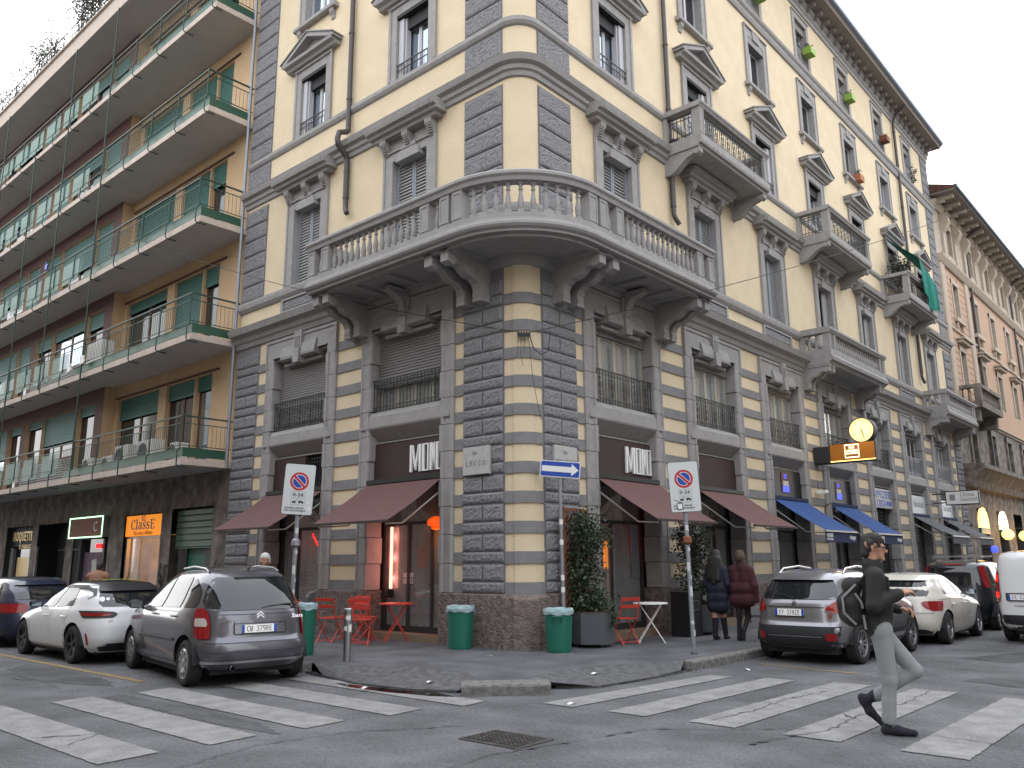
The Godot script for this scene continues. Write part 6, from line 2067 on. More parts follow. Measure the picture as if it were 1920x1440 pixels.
func signs():
	# the cantilevered clock and light box
	var s = thing_at("clock_sign", "round lit street clock standing on a golden light box bracketed from the front", "clock", Transform3D(Basis.IDENTITY, Vector3(XR, 0, ZL - 13.35)))
	var mb = MB.new()
	mb.cbox(0.04, 0.5, 4.36, 4.86, -0.2, 0.2, 0.02)
	obj(mb, "end_box", M.plastic, s)
	mb = MB.new()
	mb.box(0.5, 1.82, 4.36, 4.90, -0.19, 0.19)
	obj(mb, "sign_box", M.plastic, s)
	inst(boxmesh("gold face", [[0.53, 1.79, 4.42, 4.88, 0.19, 0.196]]), "lit_face", M.gold_sign, s)
	inst(boxmesh("gold tube", [[0.53, 1.80, 4.375, 4.40, 0.19, 0.21]]), "lit_edge", M.lamp_warm, s)
	for e in [[0.95, 1.36, 4.82, 4.85], [0.95, 1.36, 4.46, 4.49], [0.95, 0.97, 4.49, 4.82], [1.34, 1.36, 4.49, 4.82], [0.98, 1.33, 4.57, 4.60]]:
		inst(boxmesh("gold rim" + str(e), [[e[0], e[1], e[2], e[3], 0.196, 0.2]]), "lit_rim", M.sign_glow, s)
	letters("SUI", 0.07, 0.16, M.sign_glow, s, Transform3D(Basis.IDENTITY, Vector3(1.155, 4.76, 0.197)), "lit_lettering", "Droid Sans", 700)
	letters("GENERIS", 0.075, 0.32, M.sign_glow, s, Transform3D(Basis.IDENTITY, Vector3(1.155, 4.66, 0.197)), "lit_lettering", "Droid Sans", 700)
	var ck = node("clock", s, Transform3D(Basis(Vector3.RIGHT, PI / 2), Vector3(1.46, 5.24, 0)))
	mb = MB.new()
	mb.lathe([[0.0, -0.17], [0.33, -0.17], [0.37, -0.13], [0.37, 0.15], [0.345, 0.17], [0.335, 0.165], [0.335, 0.15]], 32)
	obj(mb, "case", M.plastic, ck)
	mb = MB.new()
	mb.lathe([[0.336, 0.151], [0.0, 0.151]], 32)
	obj(mb, "lit_dial", M.dial, ck)
	mb = MB.new()
	for i in 12:
		var t = TAU * i / 12.0
		var d = Vector3(sin(t), 0, -cos(t))
		var l = 0.06 if i % 3 == 0 else 0.04
		mb.tube([Vector3(0, 0.156, 0) + d * 0.3, Vector3(0, 0.156, 0) + d * (0.3 - l)], 0.009, 4)
	for h in [[TAU * 5.45 / 12.0, 0.19, 0.016], [TAU * 27.5 / 60.0, 0.28, 0.011]]:
		var d = Vector3(sin(h[0]), 0, -cos(h[0]))
		mb.tube([Vector3(0, 0.162, 0) - d * 0.05, Vector3(0, 0.162, 0) + d * h[1]], h[2], 4)
	obj(mb, "hands_and_ticks", M.black, ck)
	mb = MB.new()
	mb.tube([Vector3(1.46, 4.9, 0), Vector3(1.46, 4.98, 0)], 0.06, 8)
	mb.tube([Vector3(1.6, 4.9, -0.1), Vector3(1.7, 5.2, -0.12)], 0.02, 6)
	obj(mb, "stem", M.plastic, s)
	lamp(Vector3(XR + 1.46, 5.24, ZL - 13.35 + 0.5), Color(1.0, 0.9, 0.65), 0.25, 0.3)
	# small projecting sign
	s = thing_at("projecting_sign", "small white black-framed sign jutting out over the gray awnings", "sign", Transform3D(Basis.IDENTITY, Vector3(XR, 0, ZL - 25.2)))
	inst(boxmesh("proj frame", [[0.5, 1.72, 3.66, 4.22, -0.06, 0.06]]), "frame", M.black, s)
	inst(boxmesh("proj face", [[0.54, 1.68, 3.70, 4.18, 0.06, 0.066]]), "face", M.white, s)
	letters("China", 0.15, 0.5, M.ink, s, Transform3D(Basis.IDENTITY, Vector3(1.3, 4.06, 0.066)), "lettering", "Droid Serif")
	letters("Gourmet", 0.15, 0.62, M.ink, s, Transform3D(Basis.IDENTITY, Vector3(1.34, 3.88, 0.066)), "lettering", "Droid Serif")
	inst(boxmesh("proj logo", [[0.66, 0.86, 3.84, 4.08, 0.066, 0.07]]), "emblem", M.zinc, s)
	inst(boxmesh("proj arms", [[0.0, 0.5, 3.75, 3.79, -0.02, 0.02], [0.0, 0.5, 4.1, 4.14, -0.02, 0.02]]), "arm", M.black, s)
	# marble street name plates
	for p in [[0, "VIA", "LECCO", 1.12, "marble plate reading VIA LECCO on the left quoin"], [1, "VIA", "PANFILO CASTALDI", 1.04, "marble plate reading VIA PANFILO CASTALDI on the right quoin"]]:
		var pl = thing_at("street_name_plate", p[4], "street sign", place(p[0], p[3], 3.18, 0.085), "marble street name plates")
		mb = MB.new()
		mb.cbox(-0.34, 0.34, 0.0, 0.52, -0.03, 0.025, 0.006)
		obj(mb, "plate", M.marble, pl)
		letters(p[1], 0.065, 0.13, M.ink, pl, Transform3D(Basis.IDENTITY, Vector3(-0.03, 0.40, 0.0255)), "lettering", "Droid Sans", 400, 0.002)
		if p[0] == 0:
			for i in 5:
				letters("LECCO"[i], 0.09, 0.062, M.ink, pl, Transform3D(Basis.IDENTITY, Vector3(-0.22 + i * 0.108, 0.21, 0.0255)), "letter", "Droid Sans", 400, 0.002)
		else:
			letters("PANFILO", 0.06, 0.24, M.ink, pl, Transform3D(Basis.IDENTITY, Vector3(-0.2, 0.23, 0.0255)), "lettering", "Droid Sans", 400, 0.002)
			letters("CASTALDI", 0.085, 0.36, M.ink, pl, Transform3D(Basis.IDENTITY, Vector3(0.13, 0.235, 0.0255)), "lettering", "Droid Sans", 400, 0.002)
			letters("TIPOGRAFO", 0.03, 0.16, M.ink, pl, Transform3D(Basis.IDENTITY, Vector3(-0.08, 0.07, 0.0255)), "lettering", "Droid Sans", 400, 0.002)
			letters("1398-1490", 0.03, 0.14, M.ink, pl, Transform3D(Basis.IDENTITY, Vector3(0.12, 0.07, 0.0255)), "lettering", "Droid Sans", 400, 0.002)
	# no-parking signs
	no_parking(Vector3(-6.97, KERB, -12.26), -0.012, "no parking sign on a gray pole at the right kerb, sticker at its lower left", 1)
	no_parking(Vector3(-11.78, KERB, -7.92), 0.02, "no parking sign on a gray pole behind the gray car, at the left kerb", 0)
	# one-way arrow
	s = thing("one_way_sign", "blue one-way sign with a white arrow pointing right on a thin pole", "road sign", Vector3(-9.0, KERB, -11.5), 0.70)
	mb = MB.new()
	mb.tube([Vector3(0, 0, 0), Vector3(-0.03, 2.92, 0)], 0.03, 8)
	obj(mb, "pole", M.zinc, s)
	var face = node("plate", s, Transform3D(Basis(Vector3.BACK, -0.085) , Vector3(-0.02, 3.06, 0.05)))
	face.add_child(MeshInstance3D.new(), true)
	face.remove_child(face.get_child(0))
	mb = MB.new()
	mb.prism(rounded(0.71, 0.29, 0.03), -0.008, 0.0)
	obj(mb, "backing", M.white, face)
	mb = MB.new()
	mb.prism(rounded(0.68, 0.26, 0.025), 0.0005, 0.003)
	obj(mb, "blue_field", M.sign_blue, face)
	mb = MB.new()
	mb.prism(PackedVector2Array([Vector2(-0.325, -0.05), Vector2(0.20, -0.05), Vector2(0.20, -0.105), Vector2(0.325, 0.0), Vector2(0.20, 0.105), Vector2(0.20, 0.05), Vector2(-0.325, 0.05)]), 0.0035, 0.006)
	obj(mb, "arrow", M.white, face)
	mb = MB.new()
	for y in [0.45, 0.95, 1.15, 1.75, 2.1]:
		mb.lathe([[0.031, y], [0.0325, y + 0.01], [0.0325, y + 0.08], [0.031, y + 0.09]], 8, Vector3(-0.03 * y / 2.92, 0, 0))
	obj(mb, "sticker", M.white, s)


func rounded(w: float, h: float, r: float) -> PackedVector2Array:
	var p = PackedVector2Array()
	for c in [[1, 1, 0.0], [-1, 1, PI / 2], [-1, -1, PI], [1, -1, PI * 1.5]]:
		for i in 5:
			var t = c[2] + PI / 2 * i / 4.0
			p.append(Vector2(c[0] * (w / 2 - r) + cos(t) * r, c[1] * (h / 2 - r) + sin(t) * r))
	return p


func disc(r: float, n := 36, a0 := 0.0, a1 := TAU) -> PackedVector2Array:
	var p = PackedVector2Array()
	for i in n:
		var t = lerpf(a0, a1, float(i) / (n if a1 - a0 > 6.2 else n - 1))
		p.append(Vector2(cos(t), sin(t)) * r)
	return p


func no_parking(at: Vector3, lean: float, label: String, sticker: int):
	var yaw = atan2(-at.x, -at.z) * 1.0 + (0.06 if sticker else -0.02)
	var s = thing("no_parking_sign", label, "road sign", at, yaw, "no parking signs on poles")
	var mb = MB.new()
	mb.tube([Vector3(0, 0, 0), Vector3(lean * 2.0, 2.3, 0)], 0.036, 10)
	obj(mb, "pole", M.zinc, s)
	mb = MB.new()
	mb.lathe([[0.036, 0.0], [0.06, 0.0], [0.05, 0.03], [0.038, 0.035]], 10)
	obj(mb, "foot", M.cast_iron, s)
	var pl = node("plate", s, Transform3D(Basis(Vector3.BACK, -0.055 if sticker == 0 else 0.045), Vector3(lean * 2.0, 2.67, 0.05)))
	mb = MB.new()
	mb.prism(rounded(0.50, 0.84, 0.04), -0.012, 0.0)
	obj(mb, "backing", M.black, pl)
	mb = MB.new()
	mb.prism(rounded(0.485, 0.825, 0.035), 0.0005, 0.002)
	obj(mb, "white_field", M.sign_white, pl)
	var mid = Vector3(0.0, 0.13, 0)
	mb = MB.new()
	mb.T = Transform3D(Basis.IDENTITY, mid)
	mb.prism(disc(0.152), 0.0025, 0.004)
	obj(mb, "red_ring", M.sign_red, pl)
	mb = MB.new()
	mb.T = Transform3D(Basis.IDENTITY, mid)
	mb.prism(disc(0.115), 0.0045, 0.0055)
	obj(mb, "white_ring", M.white, pl)
	for k in 2:                                           # blue halves either side of the slash
		mb = MB.new()
		mb.T = Transform3D(Basis(Vector3.BACK, -PI / 4 if k == 0 else PI * 0.75), mid)
		mb.prism(disc(0.105, 20, 0.27, PI - 0.27), 0.006, 0.007)
		obj(mb, "blue_half", M.sign_blue, pl)
	mb = MB.new()
	mb.T = Transform3D(Basis(Vector3.BACK, -PI / 4), mid)
	mb.box(-0.125, 0.125, -0.019, 0.019, 0.0057, 0.0072)
	obj(mb, "red_slash", M.sign_red, pl)
	for q in [[-0.09, 0.11, 0.085], [-0.21, 0.11, 0.105]]:
		for e in [[-q[1], q[1], -0.05, -0.047], [-q[1], q[1], 0.047, 0.05], [-q[1], -q[1] + 0.003, -0.05, 0.05], [q[1] - 0.003, q[1], -0.05, 0.05]]:
			inst(boxmesh("np edge" + str(e), [[e[0], e[1], e[2], e[3], 0.002, 0.003]]), "outline", M.black, pl, Transform3D(Basis.IDENTITY, Vector3(0, q[0], 0)))
	letters("0-24", 0.056, 0.17, M.black, pl, Transform3D(Basis.IDENTITY, Vector3(0, -0.09, 0.002)), "lettering", "Droid Sans", 700, 0.002)
	mb = MB.new()                                         # tow truck pictogram
	mb.prism(PackedVector2Array([Vector2(-0.09, -0.22), Vector2(-0.03, -0.22), Vector2(-0.03, -0.20), Vector2(-0.05, -0.195), Vector2(-0.01, -0.175), Vector2(-0.015, -0.168), Vector2(-0.06, -0.195), Vector2(-0.09, -0.20)]), 0.002, 0.004)
	mb.prism(PackedVector2Array([Vector2(0.0, -0.205), Vector2(0.03, -0.185), Vector2(0.07, -0.19), Vector2(0.095, -0.205), Vector2(0.095, -0.225), Vector2(0.02, -0.215)]), 0.002, 0.004)
	for x in [-0.075, -0.04, 0.03, 0.08]:
		mb.T = Transform3D(Basis.IDENTITY, Vector3(x, -0.225, 0))
		mb.prism(disc(0.011, 10), 0.002, 0.0045)
	obj(mb, "tow_pictogram", M.black, pl)
	letters("eccetto veicoli", 0.040, 0.30, M.black, pl, Transform3D(Basis.IDENTITY, Vector3(-0.05, -0.305, 0.002)), "lettering", "Droid Sans", 700, 0.002)
	letters("con contrassegno", 0.040, 0.34, M.black, pl, Transform3D(Basis.IDENTITY, Vector3(-0.03, -0.355, 0.002)), "lettering", "Droid Sans", 700, 0.002)
	if sticker:
		mb = MB.new()
		mb.T = Transform3D(Basis(Vector3.BACK, 0.1), Vector3(-0.10, -0.32, 0.005))
		mb.prism(rounded(0.10, 0.11, 0.015), 0.0, 0.002)
		obj(mb, "sticker_edge", M.black, pl)
		mb = MB.new()
		mb.T = Transform3D(Basis(Vector3.BACK, 0.1), Vector3(-0.10, -0.32, 0.0075))
		mb.prism(rounded(0.075, 0.085, 0.01), 0.0, 0.001)
		obj(mb, "sticker", M.white, pl)
		mb = MB.new()
		for i in 6:
			mb.tube([Vector3(-0.2 + i * 0.02, -0.2 - i * 0.012, 0.003), Vector3(-0.16 + i * 0.02, -0.215 - i * 0.01, 0.003)], 0.003, 4)
		obj(mb, "scribble", M.black, pl)
	else:
		mb = MB.new()
		mb.T = Transform3D(Basis.IDENTITY, Vector3(0.19, -0.31, 0.0025))
		mb.prism(disc(0.022, 12), 0.0, 0.002)
		mb.T = Transform3D(Basis.IDENTITY, Vector3(0.17, -0.21, 0.0025))
		mb.prism(disc(0.014, 12), 0.0, 0.002)
		obj(mb, "sticker", M.white, pl)
	mb = MB.new()
	for q in [[0.28, 0.10, 0.4, 2.0], [0.47, 0.05, -0.6, 0.8], [0.9, 0.16, -0.2, 1.1], [1.18, 0.05, 0.5, 2.1], [1.3, 0.14, -0.9, 0.5], [1.62, 0.06, 0.1, 1.6], [1.95, 0.09, -0.5, 0.9]]:
		for i in 6:
			var t0 = lerpf(q[2], q[3], i / 6.0); var t1 = lerpf(q[2], q[3], (i + 1) / 6.0)
			var bx = lean * 2.0 * q[0] / 2.3
			var a = Vector3(sin(t0) * 0.0385 + bx, q[0] + 0.01 * sin(i * 2.0), cos(t0) * 0.0385); var c = Vector3(sin(t1) * 0.0385 + bx, q[0] + 0.01 * sin(i * 2.0 + 2.0), cos(t1) * 0.0385)
			mb.quad(a, c, c + Vector3(0, q[1], 0), a + Vector3(0, q[1], 0))
	obj(mb, "torn_stickers", M.sign_white, s).set_meta("kind", "stuff")
	mb = MB.new()
	mb.lathe([[0.04, 1.72], [0.075, 1.76], [0.07, 1.84], [0.04, 1.87]], 9, Vector3(lean * 1.5, 0, 0))
	obj(mb, "bracket", M.zinc if sticker == 0 else M.trellis, s)


# ---------------------------------------------------------------- cafe terrace, bins, bollard, planters
# slatted folding chair; x forward is where the sitter looks (+z)
func folding_chair() -> Array:
	if not cache.has("folding chair"):
		var out = []
		var add = func(called, list):
			var mb = MB.new()
			for q in list:
				mb.tube([q[0], q[1]], q[2], 5)
			out.append([called, mb.mesh()])
		for s in [-1.0, 1.0]:
			var x = 0.19 * s
			add.call("back_leg", [[Vector3(x, 0.82, -0.24), Vector3(x, 0.46, -0.14), 0.011], [Vector3(x, 0.46, -0.14), Vector3(x, 0.0, 0.22), 0.011]])
			add.call("front_leg", [[Vector3(x * 0.9, 0.45, 0.18), Vector3(x * 0.9, 0.0, -0.22), 0.011]])
		add.call("stretcher", [[Vector3(-0.19, 0.05, 0.18), Vector3(0.19, 0.05, 0.18), 0.008], [Vector3(-0.17, 0.05, -0.18), Vector3(0.17, 0.05, -0.18), 0.008]])
		for k in 6:
			var mb = MB.new()
			mb.box(-0.2, 0.2, 0.448, 0.458, -0.17 + k * 0.062, -0.12 + k * 0.062)
			out.append(["seat_slat", mb.mesh()])
		for k in 2:
			var mb = MB.new()
			var y = 0.64 + k * 0.13
			mb.T = Transform3D(Basis(Vector3.RIGHT, -0.27), Vector3(0, y, -0.19 - k * 0.036))
			mb.box(-0.2, 0.2, 0, 0.055, -0.006, 0.006)
			out.append(["back_slat", mb.mesh()])
		cache["folding chair"] = out
	return cache["folding chair"]


func chair(label: String, x: float, z: float, yaw: float, group := "red folding chairs of the cafe"):
	var c = thing("folding_chair", label, "chair", Vector3(x, KERB, z), yaw, group)
	for p in folding_chair():
		inst(p[1], p[0], M.red_paint, c)


func cafe_table(label: String, x: float, z: float, yaw: float, m: Material, r: float, group := "folding cafe tables"):
	var t = thing("folding_table", label, "table", Vector3(x, KERB, z), yaw, group)
	var mb = MB.new()
	mb.lathe([[0.0, 0.685], [r - 0.02, 0.685], [r, 0.69], [r, 0.705], [r - 0.01, 0.712], [0.0, 0.712]], 24)
	obj(mb, "tabletop", m, t)
	for s in [-1.0, 1.0]:
		for d in [-1.0, 1.0]:
			mb = MB.new()
			mb.tube([Vector3(0.2 * d, 0.69, 0.17 * s), Vector3(-0.24 * d, 0.0, 0.17 * s)], 0.011, 5)
			obj(mb, "leg", m, t)
		mb = MB.new()
		mb.tube([Vector3(-0.24, 0.02, 0.17 * s), Vector3(-0.2, 0.02, 0.17 * s)], 0.011, 5)
		obj(mb, "foot", m, t)
	mb = MB.new()
	mb.tube([Vector3(-0.2, 0.07, -0.17), Vector3(-0.2, 0.07, 0.17)], 0.009, 5)
	obj(mb, "stretcher", m, t)
	mb = MB.new()
	mb.tube([Vector3(0.2, 0.07, -0.17), Vector3(0.2, 0.07, 0.17)], 0.009, 5)
	obj(mb, "stretcher", m, t)


func bin(label: String, x: float, z: float, r: float, h: float, handle: float):
	var b = thing("waste_bin", label, "waste bin", Vector3(x, KERB, z), handle, "green plastic bins with bags")
	var mb = MB.new()
	mb.lathe([[0.0, 0.0], [r * 0.84, 0.0], [r * 0.87, 0.03], [r, h - 0.03], [r * 1.04, h], [r * 0.98, h + 0.01], [r * 0.92, h - 0.05], [0.0, h - 0.3]], 26)
	obj(mb, "body", M.bin_green, b)
	mb = MB.new()                                         # bag turned over the rim, wrinkled
	var n = 40
	for i in n:
		var pts = []
		for k in 2:
			var t = TAU * (i + k) / n
			var j = (i + k) % n
			var wob = 0.006 * sin(j * TAU * 7.0 / n) + 0.004 * sin(j * TAU * 3.0 / n + 1.0)
			pts.append([Vector3(cos(t) * (r * 1.06 + wob * 0.5), h - 0.075 + wob * 1.6, sin(t) * (r * 1.06 + wob * 0.5)), Vector3(cos(t) * (r * 1.08 + wob), h - 0.02, sin(t) * (r * 1.08 + wob)), Vector3(cos(t) * r * 1.03, h + 0.025 + wob, sin(t) * r * 1.03), Vector3(cos(t) * r * 0.75, h - 0.02 + wob * 2.0, sin(t) * r * 0.75), Vector3(cos(t) * r * 0.2, h - 0.08 + wob * 2.0, sin(t) * r * 0.2)])
		for q in 4:
			mb.quad(pts[0][q], pts[1][q], pts[1][q + 1], pts[0][q + 1])
	obj(mb, "bag", M.bag, b)
	if handle > -9.0:
		mb = MB.new()
		mb.tube([Vector3(-0.07, h - 0.1, r * 0.99), Vector3(-0.07, h - 0.1, r + 0.05), Vector3(0.07, h - 0.1, r + 0.05), Vector3(0.07, h - 0.1, r * 0.99)], 0.012, 5)
		mb.tube([Vector3(-0.07, h - 0.19, r * 0.97), Vector3(-0.07, h - 0.1, r + 0.05)], 0.01, 5)
		mb.tube([Vector3(0.07, h - 0.19, r * 0.97), Vector3(0.07, h - 0.1, r + 0.05)], 0.01, 5)
		obj(mb, "handle", M.bin_green, b)


func planter(label: String, at: Vector3, yaw: float, tall: float, lattice: bool, leafy: Material, n: int):
	var p = thing("planter", label.replace("ivy", "planter"), "planter", at, yaw, "")
	var mb = MB.new()
	var poly = PackedVector2Array()
	for i in 6:
		poly.append(Vector2(cos(TAU * i / 6.0), sin(TAU * i / 6.0)) * 0.40)
	mb.yprism(poly, 0.06, 0.58)
	obj(mb, "tub", M.planter_gray, p)
	mb = MB.new()
	var inner = PackedVector2Array()
	for q in poly:
		inner.append(q * 0.93)
	mb.yprism(inner, 0.581, 0.60)
	obj(mb, "soil", M.twig, p)
	for i in 3:
		mb = MB.new()
		mb.lathe([[0.05, 0.0], [0.05, 0.06]], 8, Vector3(cos(TAU * i / 3.0) * 0.3, 0, sin(TAU * i / 3.0) * 0.3))
		obj(mb, "foot", M.black, p)
	if lattice:
		for x in [-0.42, 0.42]:
			inst(boxmesh("trellis post", [[-0.025, 0.025, 0.3, 2.42, -0.03, 0.02]]), "trellis_post", M.trellis, p, Transform3D(Basis.IDENTITY, Vector3(x, 0, -0.3)))
		inst(boxmesh("trellis bar", [[-0.445, 0.445, 2.37, 2.42, -0.03, 0.02]]), "trellis_bar", M.trellis, p, Transform3D(Basis.IDENTITY, Vector3(0, 0, -0.3)))
		for k in 14:
			for s in [-1.0, 1.0]:
				mb = MB.new()
				mb.T = Transform3D(Basis.IDENTITY, Vector3(0, 0, -0.3))
				var y = 0.4 + k * 0.15
				var top = minf(y + 0.84, 2.38)
				mb.tube([Vector3(-0.42 * s, y, 0.005 * s), Vector3(lerpf(-0.42, 0.42, (top - y) / 0.84) * s, top, 0.005 * s)], 0.009, 4)
				obj(mb, "lath", M.trellis, p)
	var iv = thing("climbing_plant", label, "plant", at, yaw)
	mb = MB.new()
	for i in 12:
		var a = rng.randf() * TAU
		var x = rng.randf_range(-0.3, 0.3)
		mb.tube([Vector3(x * 0.6, 0.6, -0.1), Vector3(x, 1.2, rng.randf_range(-0.2, 0.15)), Vector3(x * 1.2, tall * rng.randf_range(0.75, 1.0), rng.randf_range(-0.25, 0.1))], 0.011, 4, false, 0.004)
	obj(mb, "stem", M.twig, iv)
	mb = MB.new()
	mb.colored = true
	leaves(mb, Vector3(-0.02, tall * 0.83, -0.1), Vector3(0.44, 0.42, 0.30), int(n * 0.34), 0.075, 0.045, 0.3)
	leaves(mb, Vector3(0.0, tall * 0.56, -0.12), Vector3(0.42, 0.62, 0.30), int(n * 0.36), 0.075, 0.045, 0.3)
	leaves(mb, Vector3(0.02, 0.75, 0.0), Vector3(0.45, 0.22, 0.40), int(n * 0.26), 0.075, 0.045, 0.4)
	leaves(mb, Vector3(0.1, 0.5, 0.34), Vector3(0.25, 0.16, 0.10), int(n * 0.04), 0.07, 0.04, 0.9)
	var f = obj(mb, "foliage", leafy, iv)
	f.set_meta("kind", "stuff")


func terrace():
	chair("red folding chair left of the steel bollard, back turned to the street", -13.45, -9.95, PI + 0.35)
	chair("red folding chair right of the steel bollard, in front of the round red table", -12.55, -9.95, PI + 0.75)
	chair("red folding chair half hidden behind the bollard, between the two front chairs", -13.05, -10.45, PI - 0.3)
	chair("red folding chair against the stone pier between the two cafe windows", -13.6, -10.62, 0.15)
	chair("red folding chair showing behind the green bin by the gray car", -14.75, -10.15, PI - 0.1)
	cafe_table("round red folding table beside the lit cafe door, rightmost red table", -12.55, -10.82, 0.95, M.red_paint, 0.34)
	cafe_table("red folding table left of the red chairs, top showing past the gray car", -14.85, -9.75, 0.3, M.red_paint, 0.42)
	cafe_table("white round folding table by the right cafe entrance", -8.55, -13.52, 0.6, M.white, 0.32)
	chair("single red folding chair between the ivy planter and the white table", -8.78, -12.98, -PI * 0.62)
	bin("green waste bin with pale bag left of the corner, at the granite base", -10.62, -10.62, 0.235, 0.70, -9.5)
	bin("green waste bin with handle and pale bag right of the corner, beside the planter", -8.90, -11.22, 0.235, 0.68, 0.55)
	bin("green waste bin with knotted bag just behind the gray car", -11.95, -8.30, 0.20, 0.80, -9.5)
	# steel bollard
	var b = thing("bollard", "stainless steel bollard with torn stickers on the left pavement", "bollard", Vector3(-10.62, KERB, -8.18))
	var mb = MB.new()
	mb.lathe([[0.0, 0.0], [0.058, 0.0], [0.058, 0.72], [0.063, 0.73], [0.063, 0.775], [0.055, 0.79], [0.0, 0.795]], 18)
	obj(mb, "post", M.steel, b)
	mb = MB.new()
	for q in [[0.62, 0.68, 0.3, 1.6, 0], [0.44, 0.55, 1.1, 2.2, 1], [0.46, 0.52, -0.2, 0.7, 1]]:
		var n = 8
		for i in n:
			var t0 = lerpf(q[2], q[3], float(i) / n); var t1 = lerpf(q[2], q[3], float(i + 1) / n)
			var a = Vector3(sin(t0), 0, cos(t0)) * 0.0595; var c = Vector3(sin(t1), 0, cos(t1)) * 0.0595
			var w0 = 0.012 * sin(i * 1.7)
			mb.quad(a + Vector3(0, q[0] + w0, 0), c + Vector3(0, q[0] + w0, 0), c + Vector3(0, q[1] - w0, 0), a + Vector3(0, q[1] - w0, 0))
	obj(mb, "sticker", M.white, b)
	# planters
	planter("bushy green ivy climbing a brown trellis in the gray tub right of the corner", Vector3(-9.0, KERB, -12.3), PI / 2 + 0.12, 2.35, true, M.leaf, 4600)
	planter("dark green ivy in the far tub behind the parking sign pole", Vector3(-8.75, KERB, -15.75), PI / 2, 2.35, false, M.leaf_dark, 3600)
	var d = thing("litter_box", "black box with a pale frame beside the dark tub behind the pole", "box", Vector3(-8.70, KERB, -15.08), PI / 2)
	mb = MB.new()
	mb.box(-0.25, 0.25, 0.0, 0.86, -0.2, 0.2)
	obj(mb, "body", M.black, d)
	mb = MB.new()
	for e in [[-0.16, 0.16, 0.68, 0.69], [-0.16, 0.16, 0.50, 0.51], [-0.16, -0.15, 0.51, 0.68], [0.15, 0.16, 0.51, 0.68]]:
		mb.box(e[0], e[1], e[2], e[3], 0.2, 0.204)
	obj(mb, "outline", M.zinc, d)


# ---------------------------------------------------------------- cars
# A body is a stack of rounded outlines. spec.rows: [y, rear inset, front inset, half width, roundness of the ends]; x runs from the rear (0) to the front (L).
class CarShape:
	var rows := []
	var L := 4.0
	var wheels := []
	var wr := 0.3
	var arch := 0.36

	func at(y: float) -> Array:
		var i = 0
		while i < rows.size() - 2 and rows[i + 1][0] < y:
			i += 1
		var a = rows[i]; var b = rows[i + 1]
		var t = clampf((y - a[0]) / (b[0] - a[0]), 0.0, 1.0)
		var p = rows[maxi(i - 1, 0)]; var q = rows[mini(i + 2, rows.size() - 1)]
		var r = []
		for k in range(1, 5):
			# monotone-limited cubic between the given rows
			var d0 = (b[k] - a[k]) / (b[0] - a[0])
			var m0 = d0 if i == 0 else slope((a[k] - p[k]) / maxf(a[0] - p[0], 1e-4), d0)
			var m1 = d0 if i >= rows.size() - 2 else slope(d0, (q[k] - b[k]) / maxf(q[0] - b[0], 1e-4))
			var h = b[0] - a[0]
			var t2 = t * t; var t3 = t2 * t
			r.append(a[k] * (2 * t3 - 3 * t2 + 1) + h * m0 * (t3 - 2 * t2 + t) + b[k] * (-2 * t3 + 3 * t2) + h * m1 * (t3 - t2))
		return r

	func slope(a: float, b: float) -> float:
		return 0.0 if a * b <= 0.0 else 2.0 * a * b / (a + b)

	# half width at (x, y)
	func side(x: float, y: float) -> float:
		var r = at(y)
		var x0: float = r[0]; var x1: float = L - r[1]
		var m = (x0 + x1) / 2; var h = (x1 - x0) / 2
		var s = clampf(absf((x - m) / h), 0.0, 1.0)
		return r[2] * pow(maxf(0.0, 1.0 - pow(s, r[3])), 1.0 / r[3])

	# x of the rear (end 0) or front (end 1) face at (z, y)
	func end(z: float, y: float, e: int) -> float:
		var r = at(y)
		var x0: float = r[0]; var x1: float = L - r[1]
		var m = (x0 + x1) / 2; var h = (x1 - x0) / 2
		var s = clampf(absf(z) / r[2], 0.0, 1.0)
		var d = h * pow(maxf(0.0, 1.0 - pow(s, r[3])), 1.0 / r[3])
		return m + d if e == 1 else m - d

	func outline(y: float, n: int) -> Array:
		var r = at(y)
		var x0: float = r[0]; var x1: float = L - r[1]
		var m = (x0 + x1) / 2; var h = (x1 - x0) / 2
		var pts = []
		var k = 480
		for i in k + 1:
			var t = -PI + TAU * i / k
			var c = cos(t); var s = sin(t)
			pts.append(Vector2(m + h * signf(c) * pow(absf(c), 2.0 / r[3]), r[2] * signf(s) * pow(absf(s), 2.0 / r[3])))
		# even spacing
		var cum = [0.0]
		for i in range(1, pts.size()):
			cum.append(cum[i - 1] + pts[i].distance_to(pts[i - 1]))
		var out = []
		var j = 0
		for i in n:
			var want = cum[k] * i / n
			while cum[j + 1] < want: j += 1
			out.append(pts[j].lerp(pts[j + 1], (want - cum[j]) / maxf(cum[j + 1] - cum[j], 1e-6)))
		return out


